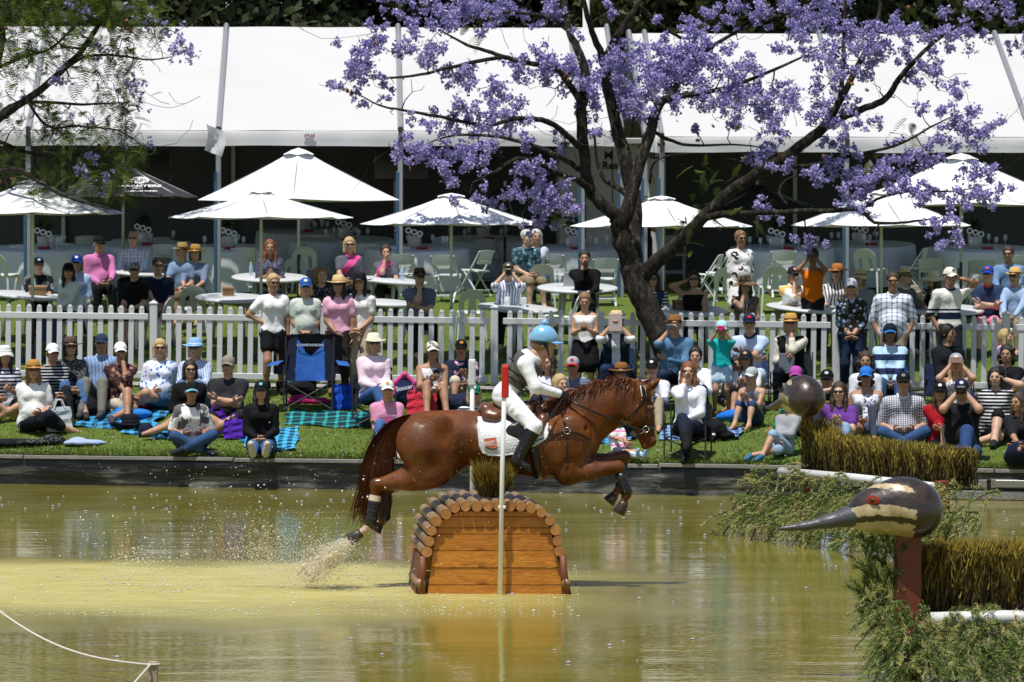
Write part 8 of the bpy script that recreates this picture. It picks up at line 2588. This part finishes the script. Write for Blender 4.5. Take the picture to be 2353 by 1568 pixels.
def tote(x, y, w, h, d, fab, label, cat="bag", handles='plain #222', rz=0.0, name="tote_bag", lid=None):
 p = gp(x, y)
 r = empty(name, p, rz, label, cat)
 mb = MB(); V, F = [], []
 nz, ring = 6, [(-1, -1), (-.4, -1.06), (.4, -1.0), (1, -1), (1.05, 0), (1, 1), (0, 1.05), (-1, 1), (-1.04, 0)]
 for j in range(nz + 1):
  t = j / nz
  for a, b_ in ring: V.append((a * w / 2 * (1 - .06 * t) + .012 * math.sin(j * 2.1 + a * 5), b_ * d / 2 * (1 - .35 * t) + .01 * math.sin(j * 3 + a * 7), h * t + .012 * math.sin(a * 6) * (j == nz)))
 m_ = len(ring)
 for j in range(nz):
  for i in range(m_): F.append((j * m_ + i, j * m_ + (i + 1) % m_, (j + 1) * m_ + (i + 1) % m_, (j + 1) * m_ + i))
 F.append(tuple(range(m_))[::-1]); 
 if lid: F.append(tuple(nz * m_ + i for i in range(m_)))
 mb.add(V, F); mb.build("body", fabric(fab), r)
 for sy in (-1, 1):
  mb = MB(); mb.tube([(-w * .22, sy * d * .34 - .004, h * (.3 if lid else .92)), (-w * .2, sy * d * .33, h * 1.02), (-w * .1, sy * d * .28, h * (1.02 if lid else 1.28)), (w * .1, sy * d * .28, h * (1.02 if lid else 1.28)), (w * .2, sy * d * .33, h * 1.02), (w * .22, sy * d * .34 - .004, h * (.3 if lid else .92))], .012, 5); mb.build("handle", fabric(handles), r)
 return r
tote(497, 996, .34, .30, .2, 'plain #5a2bb0', "larger crumpled purple shopping bag, left of the pale soles", handles='plain #5a2bb0', rz=.2)
tote(540, 1008, .28, .26, .18, 'plain #5428a8', "smaller square purple bag touching the pale soled woman", handles='plain #5428a8', rz=-.2)
tote(790, 940, .30, .34, .22, 'plain #1a4cc0', "bright blue cooler bag beside the empty camp chair", lid=1, name="cooler_bag")
tote(970, 952, .42, .32, .26, 'plain #d0384c', "red cooler bag with dark straps, above the horse's croup", lid=1, name="cooler_bag")
tote(135, 992, .34, .34, .2, 'plain #b9c6c8', "pale grey tote beside the cowboy straw hat", handles='plain #c8d0d0', rz=.3)
tote(10, 955, .34, .36, .2, 'plain #c2c8d2', "pale tote at the left edge under the dark haired woman", handles='plain #c8d0d0')
tote(1800, 1022, .26, .36, .2, 'plain #0f8a5c', "green shopping bag beside the far duck post", handles='plain #0f8a5c', rz=-.15)
tote(798, 812, .19, .19, .1, 'plain #15171c', "small black handbag hanging by the khaki trousers", rz=.1, name="handbag")
bk = fabric('plain #14161b')
soft("backpack", gp(930, 935), [((0, 0, .22), (.17, .13, .24)), ((0, -.10, .16), (.13, .08, .15))], fabric('plain #1d2a4e'), "navy backpack with pink top and white lettering, beside the rose shirt", "backpack")
bkp = bpy.context.scene.objects[-1]
s = SDF(.016, .03); s.chain([(-.14, -.06, .18), (-.13, -.06, .34), (0, -.08, .46), (.13, -.06, .34), (.14, -.06, .18)], [.035] * 5); V, Q = s.nets(); bpk = [o for o in bpy.data.objects if o.name.startswith("backpack")][0]
obj("pink_trim", mesh_from("pink_trim", V, Q, True), fabric('plain #e05a98'), bpk)
text("lettering", "Soccer", .085, WINK, bpk, (0, -.19, .27), (math.radians(82), -.2, 0), bold=.002)
soft("duffel_bag", gp(1050, 948), [((0, 0, .12), (.36, .16, .14)), ((.15, 0, .14), (.2, .15, .14))], fabric('plain #1b2440'), "long navy duffel bag behind the green cap", "bag")
soft("backpack", gp(190, 955), [((0, 0, .15), (.2, .16, .17)), ((.12, -.05, .1), (.14, .12, .12))], bk, "black backpack on the grass under the white cap and dark stripes", "backpack")
soft("backpack", gp(1620, 1012), [((0, 0, .13), (.30, .2, .18)), ((-.18, .0, .16), (.18, .14, .14)), ((.2, 0, .06), (.2, .14, .08))], bk, "black backpack heaped on the navy checked rug", "backpack")
soft("backpack", gp(690, 915), [((0, 0, .13), (.19, .13, .14)), ((.1, 0, .1), (.12, .1, .12))], bk, "black bag behind the legs of the standing black shorts", "bag")
soft("backpack", gp(2255, 1010), [((0, 0, .13), (.15, .12, .15))], bk, "round black backpack at the knee of the woman phoning", "backpack")
soft("jacket_bundle", gp(1690, 968), [((0, 0, .07), (.22, .12, .09)), ((.14, -.04, .07), (.14, .1, .08)), ((-.15, .03, .05), (.12, .09, .06))], fabric('plain #1f6fd0'), "bright blue rolled jacket at the feet of the girl in teal", "jacket")
soft("jacket_bundle", gp(305, 962), [((0, 0, .06), (.28, .14, .08)), ((-.12, .05, .08), (.14, .1, .08))], fabric('plain #2a7ac8'), "royal blue jacket dropped on the checked rug", "jacket")
soft("jacket_bundle", gp(120, 1020), [((0, 0, .04), (.18, .1, .09)), ((-.3, 0, .02), (.3, .14, .04))], fabric('floral #1d1f22 #6a6c6c #1a1c1e 30'), "dark patterned bundle lying on the front edge of the grass", "jacket")
soft("jacket_bundle", gp(195, 1022), [((0, 0, .02), (.3, .12, .05)), ((-.1, .05, .04), (.12, .09, .06))], fabric('plain #9fb0d4'), "pale blue shirt spread on the front edge of the grass", "jacket")
soft("jacket_bundle", gp(30, 1025), [((0, 0, .03), (.5, .14, .07))], fabric('plain #12141c'), "black jacket lying flat at the left front edge", "jacket")
soft("jacket_bundle", gp(700, 930), [((-.05, .1, .05), (.2, .1, .09)), ((.2, .1, .04), (.16, .1, .06))], fabric('plain #c42a78'), "magenta bundle under the empty blue camp chair", "jacket")
soft("jacket_bundle", gp(860, 905), [((0, 0, .34), (.26, .2, .1)), ((.12, -.1, .2), (.14, .12, .2))], fabric('plain #131419'), "black coat lying across the lap of the cream sun hat", "jacket")
soft("cushion", gp(90, 985), [((0, 0, .09), (.11, .05, .1))], fabric('plain #c02a20'), "round red cushion against the knee of the cowboy hat woman", "cushion")
soft("cushion", gp(330, 940), [((0, 0, .05), (.16, .1, .06))], fabric('plain #8c1c58'), "wine red cushion beside the blue floral blouse", "cushion")
o = obj("sun_hat", get_hat('wide'), [fabric('plain #121722'), fabric('plain #121722')], None, gp(300, 985) + Vector((0, 0, .02))); o.scale = (1.3, 1.3, 1.3); tag(o, "navy sun hat lying on the blue checked rug", "hat")
o = obj("spare_cap", get_hat('cap'), [fabric('plain #16203a'), fabric('plain #16203a')], None, gp(335, 998) + Vector((0, 0, .0))); o.scale = (1.2, 1.2, 1.2); tag(o, "navy cap lying on the blue checked rug", "cap")
p = gp(1637, 1018); r = empty("coffee_cup", p, 0, "takeaway coffee cup with white lid by the black backpack", "cup")
MB().lathe([(0, 0), (.03, 0), (.04, .1), (0, .1)], 12).build("cup", fabric('plain #1c1c1e'), r, True); MB().lathe([(.043, .1), (.043, .112), (.035, .125), (0, .125)], 12).build("lid", WHITEP, r, True)
def held(key, size, colr, name, label, cat, dz=.05, lens=False, one=None, fwd=.05):
 r, J = TPOS[key]
 M = Matrix.Translation(r.location) @ r.rotation_euler.to_matrix().to_4x4()
 c = (J['wri', 0] + J['wri', 1]) / 2 if one is None else J['wri', one]
 p = M @ Vector(c + J['fw'] * fwd + np.array([0, 0, dz]))
 mb = MB(); mb.box((0, 0, 0), size, bevel=min(size) * .3)
 if lens: mb.lathe([(.03, 0), (.034, .05), (.03, .09), (0, .085)], 12, (0, -.02, 0), Matrix.Rotation(math.pi / 2, 3, 'X'))
 o = mb.build(name, mat("case_" + colr, hexc(colr), .3, .05), None, loc=p, rot=(0, 0, r.rotation_euler.z))
 tag(o, label, cat)
held("blue striped shirt photographer", (.085, .012, .15), '#0a0a0c', "phone", "black phone held up by the man in blue stripes", "phone")
held("orange singlet", (.15, .012, .08), '#2a2c30', "phone", "dark phone held sideways by the woman in orange", "phone")
held("woman with tablet", (.19, .012, .25), '#c8b4b0', "tablet", "pale pink tablet held up by the woman in the navy vest", "tablet")
held("girl in teal tee", (.11, .03, .07), '#d81f6c', "camera", "pink compact camera at the face of the girl in teal", "camera", lens=True)
held("blonde with raised phone", (.16, .012, .08), '#b09088', "phone", "rose gold phone held sideways by the blonde in grey cap", "phone")
held("heavy man with camera", (.14, .07, .10), '#0c0c0e', "camera", "black camera with lens raised by the heavy man", "camera", lens=True)
held("denim shirt photographer", (.10, .03, .07), '#3a4a5c', "camera", "small blue camera at the eye of the man in denim", "camera", one=0)
held("long reddish blonde hair", (.075, .012, .13), '#1c4a54', "phone", "teal phone held low by the long haired woman", "phone", dz=.02)
held("girl in white singlet", (.07, .012, .12), '#3a1c22', "phone", "dark red phone held by the girl in white singlet", "phone", dz=.02)
held("white polo with navy bands", (.02, .07, .14), '#101014', "phone", "black phone at the ear of the man in the banded polo", "phone", one=1, fwd=0, dz=.08)
held("phone at ear", (.02, .07, .14), '#18181c', "phone", "black phone at the ear of the woman in stripes", "phone", one=1, fwd=0, dz=.08)
held("black vest woman", (.20, .01, .28), '#6c7684', "programme", "grey event programme in the hand of the woman in black vest", "booklet", one=0, dz=-.06)
held("light blue sun hat", (.05, .05, .09), '#101114', "cup", "black cup with straw held by the light blue sun hat", "cup", one=0)
def ontable(tk, dx, dy): 
 t = TABLES[tk]; s_ = t.scale[0]
 return t.location + Vector((dx, dy, .715 + dy * math.tan(TILT)))
CARD = mat("brown_card", (.26, .15, .07), .8, .1, 10)
for tk, dx, dy, w, l in (((62, 677), .18, -.1, .26, "brown food box on the first plastic table"), ((532, 683), -.06, .1, .17, "small brown box alone on the second plastic table"), ((1577, 712), -.05, -.05, .3, "stacked brown food boxes on the table beside the trunk")):
 mb = MB(); mb.box((0, 0, .055), (w, w * .75, .10), bevel=.006); mb.box((0, 0, .125), (w * 1.06, w * .8, .035), bevel=.006)
 tag(mb.build("food_box", CARD, None, loc=ontable(tk, dx, dy), rot=(TILT, 0, .2)), l, "box")
BOT = glass_mat(); BOT.name = "water_bottle"
BOT.node_tree.nodes["Principled BSDF"].inputs["Base Color"].default_value = (.45, .65, .8, 1); BOT.node_tree.nodes["Principled BSDF"].inputs["Alpha"].default_value = .6
mb = MB(); mb.lathe([(0, 0), (.032, 0), (.034, .13), (.028, .17), (.013, .20), (.013, .225), (0, .225)], 12); BTM = mb.mesh("water_bottle", True)
for tk, dx, dy, l in (((62, 677), .10, .12, "water bottle on the first plastic table"), ((619, 636), -.3, .0, "water bottle before the long reddish blonde hair"), ((893, 643), .22, -.05, "water bottle before the girl in pink sash polo"), ((1577, 712), -.10, .15, "water bottle behind the brown food boxes"), ((305, 625), .2, 0, "water bottle beside the checked shirt")):
 tag(obj("water_bottle", BTM, BOT, None, ontable(tk, dx, dy)), l, "bottle", "plastic water bottles")
for tk, me, nm, pts, l in (((1183, 706), TG, "tumbler", ((-.12, 0), (.14, -.06)), "clear tumbler on the table of the man in blue stripes"), ((1853, 706), FG, "champagne_glass", ((.05, .1), (.28, .05)), "champagne glass on the table with the grey scarf"), ((1577, 712), TG, "tumbler", ((.22, .05), (-.3, -.05), (.35, -.1)), "clear tumbler on the table beside the trunk"), ((1326, 660), FG, "wine_glass", ((-.35, .0), (-.28, -.1)), "empty glass beside the laptop")):
 for dx, dy in pts:
  o = obj(nm, me, GLASS, None, ontable(tk, dx, dy)); o.scale = (1.3,) * 3; tag(o, l, "glass", l)
p = ontable((1326, 660), -.05, -.05); r = empty("laptop", p, math.radians(8), "open silver laptop in front of the man in black", "laptop")
SIL = mat("laptop_silver", (.42, .43, .45), .35, .03, metal=.3)
MB().box((0, .11, .012), (.34, .23, .02), bevel=.006).build("keyboard_base", SIL, r); MB().box((0, -.02, .125), (.34, .012, .23), Matrix.Rotation(math.radians(14), 3, 'X'), bevel=.005).build("screen", SIL, r); MB().lathe([(0, .002), (.02, .002), (.02, 0)], 12, (0, -.030, .13), Matrix.Rotation(math.radians(104), 3, 'X')).build("logo", WHITEP, r)
soft("scarf", ontable((1853, 706), -.12, -.05), [((0, 0, .05), (.17, .1, .06)), ((.12, .02, .04), (.12, .08, .05))], fabric('speck #b8bcc0 #7c8084'), "grey patterned scarf heaped on the table with champagne", "scarf")
for x, y, w, h, l in ((922, 378, 1.0, .58, "black television screen hanging inside the marquee beside blossom"), (362, 392, .5, .75, "tall black screen hanging inside the marquee above the black parasol")):
 p = P(x, y, 75.4); r = empty("television", p, 0, l, "television", "screens in the marquee"); MB().box((0, 0, 0), (w, .05, h), bevel=.012).build("screen", mat("screen_black", (.006, .006, .008), .15, 0), r); mb = MB(); mb.tube([(0, .02, h / 2), (0, .02, h / 2 + .7)], .015, 6); mb.build("hanger", DARK, r)
p = P(352, 1520, 28.6); r = empty("stake", (p.x, p.y, -.2), 0, "short weathered wooden stake holding a white rope", "stake"); MB().box((0, 0, (p.z + .2) / 2), (.066, .05, p.z + .2), bevel=.006).build("stake", mat("weathered_stake", (.38, .29, .22), .85, .35, 14, .4, 40), r)
mb = MB(); a, b_ = P(345, 1528, 28.55), P(-90, 1335, 30.5); mb.tube([a.lerp(b_, t) - Vector((0, 0, .16 * math.sin(math.pi * t))) - p for t in [k / 16 for k in range(17)]], .0075, 6); c = P(295, 1585, 28.4); mb.tube([a - p, c - p], .0075, 6); mb.tube([(.04 * math.cos(q) , .032 * math.sin(q), -.02) for q in [k * math.pi / 6 for k in range(13)]], .008, 6)
tag(mb.build("rope", mat("white_rope", (.62, .60, .55), .8, .1, 40), None, loc=p), "thin white rope sagging from the stake to the left edge", "rope")
# ---- splash, drops, fallen petals
g7 = np.random.default_rng(5)
def specks(name, P3, S3, m, label, cat, flat=None):
 n = len(P3); o8 = np.array([(1, 1, 1), (-1, -1, 1), (-1, 1, -1), (1, -1, -1)] if flat is None else [(1, 0, 0), (-1, 0, 0), (0, 1, 0), (0, -1, 0), (0, 0, 1), (0, 0, -1)], float) * (.75 if flat is None else 1)
 if flat is not None: o8 = o8 * flat
 Rz = g7.normal(size=(n, 3, 3)) if flat is None else None
 V = (o8[None] * S3[:, None, None] * (g7.uniform(.6, 1.5, (n, 1, 3)) if flat is None else 1) + P3[:, None]).reshape(-1, 3)
 f = np.array([(0, 2, 4), (2, 1, 4), (1, 3, 4), (3, 0, 4), (2, 0, 5), (1, 2, 5), (3, 1, 5), (0, 3, 5)] if flat is not None else [(0, 2, 1), (0, 1, 3), (0, 3, 2), (1, 2, 3)])
 o = obj(name, mesh_from(name, V, (f[None] + (np.arange(n) * len(o8))[:, None, None]).reshape(-1, 3), flat is None), m)
 return tag(o, label, cat, kind="stuff")
def drop_mat(name, c, a):
 m, nt, b = nodes_of(name); b.inputs["Base Color"].default_value = rgba(c); b.inputs["Roughness"].default_value = .12; b.inputs["Specular IOR Level"].default_value = .9; b.inputs["Alpha"].default_value = a
 return m
pts, sz = [], []
def jet(x0, y0, x1, y1, n, w0, w1, s0, s1, dep=.35):
 for _ in range(n):
  t = g7.random() ** .8; w = lerp(w0, w1, t)
  x, y = lerp(x0, x1, t) + g7.normal() * w, lerp(y0, y1, t) + g7.normal() * w * .6
  q = P(x, min(y, 1345), 36.95 + g7.normal() * dep)
  if q.z > .01: pts.append(q); sz.append(g7.uniform(s0, s1) * (.5 + g7.random() ** 3))
jet(700, 1330, 800, 1245, 5200, 26, 9, .002, .0065, .16); jet(690, 1328, 780, 1255, 5200, 50, 20, .0015, .005, .25); jet(640, 1330, 690, 1230, 3200, 46, 60, .0012, .004, .3)
jet(640, 1325, 600, 1250, 4200, 60, 48, .0012, .0045, .4); jet(760, 1310, 930, 1290, 2600, 40, 50, .0012, .004, .3); jet(560, 1330, 540, 1190, 1200, 70, 60, .001, .0045, .4); jet(350, 1330, 300, 1285, 500, 60, 30, .003, .008, .3); jet(330, 1325, 520, 1322, 700, 110, 160, .003, .007, .5)
s = SDF(.016, .05)
for _ in range(46):
 t = g7.random(); q = P(lerp(700, 795, t) + g7.normal() * lerp(15, 6, t), lerp(1326, 1252, t) + g7.normal() * lerp(9, 5, t), 36.95 + g7.normal() * .10)
 d = np.array([g7.normal() * .05 + .05, g7.normal() * .03, .04 + abs(g7.normal()) * .03]); s.cap(np.array(q), np.array(q) + d, g7.uniform(.012, .028) * (1.2 - .6 * t), .006, k=.03)
V, Q = s.nets()
sh_ = obj("water_sheet", mesh_from("water_sheet", V, Q, True), drop_mat("muddy_sheet", (.74, .62, .40), .6))
tag(sh_, "sandy sheet of water kicked up by the hind hooves", "splash", kind="stuff")
specks("splash", np.array(pts), np.array(sz), drop_mat("muddy_spray", (.90, .83, .66), .85), "muddy spray thrown up behind the horse's hind hooves", "splash")
pts, sz = [], []
for _ in range(750):
 x, y = 620 + g7.normal() * 240, 1330 - abs(g7.normal()) * 150
 q = P(x, y, 36.6 + g7.normal() * .6)
 if q.z > .05: pts.append(q); sz.append(g7.uniform(.003, .007) * (.4 + g7.random() ** 2))
for _ in range(300): pts.append(P(g7.uniform(850, 1520), g7.uniform(860, 1200), 36.5 + g7.uniform(-.3, .2))); sz.append(g7.uniform(.0012, .0032))
specks("water_drops", np.array(pts), np.array(sz), drop_mat("clear_drop", (.9, .9, .86), .9), "bright water drops flying round the horse", "drops")
n = 2600; Y_ = g7.uniform(34.0, 39.6, n); X_ = np.array([PX(g7.uniform(-20, 1330), y) for y in Y_])
specks("foam", np.stack([X_, Y_, np.full(n, .006)], 1), g7.uniform(.005, .018, n) * g7.random(n) ** 1.5 + .003, drop_mat("foam_white", (.85, .82, .66), .9), "white flecks of foam on the churned water", "foam", np.array([1.3, .8, .3]))
n = 220; Y_ = np.where(g7.random(n) < .6, g7.uniform(44, 52, n), g7.uniform(30, 44, n)); X_ = np.array([PX(g7.uniform(-10, 2360), y) for y in Y_]); ok = Y_ < 52.2 - .2776 * X_
specks("floating_petals", np.stack([X_, Y_, np.full(n, .008)], 1)[ok], g7.uniform(.012, .026, ok.sum()), mat("pale_petal", (.60, .57, .78), .6, 0), "pale violet petals floating on the pond", "petals", np.array([1.2, .8, .3]))
n = 500; X_ = g7.uniform(-7, 8, n); Y_ = 52.3 - .2776 * X_ + .1 + g7.random(n) ** 1.5 * 4.5; Z_ = np.array([ground(a, b_) + .03 for a, b_ in zip(X_, Y_)])
specks("fallen_petals", np.stack([X_, Y_, Z_], 1), g7.uniform(.01, .02, n), MATS["pale_petal"], "violet petals fallen on the lawn", "petals", np.array([1, 1, .4]))
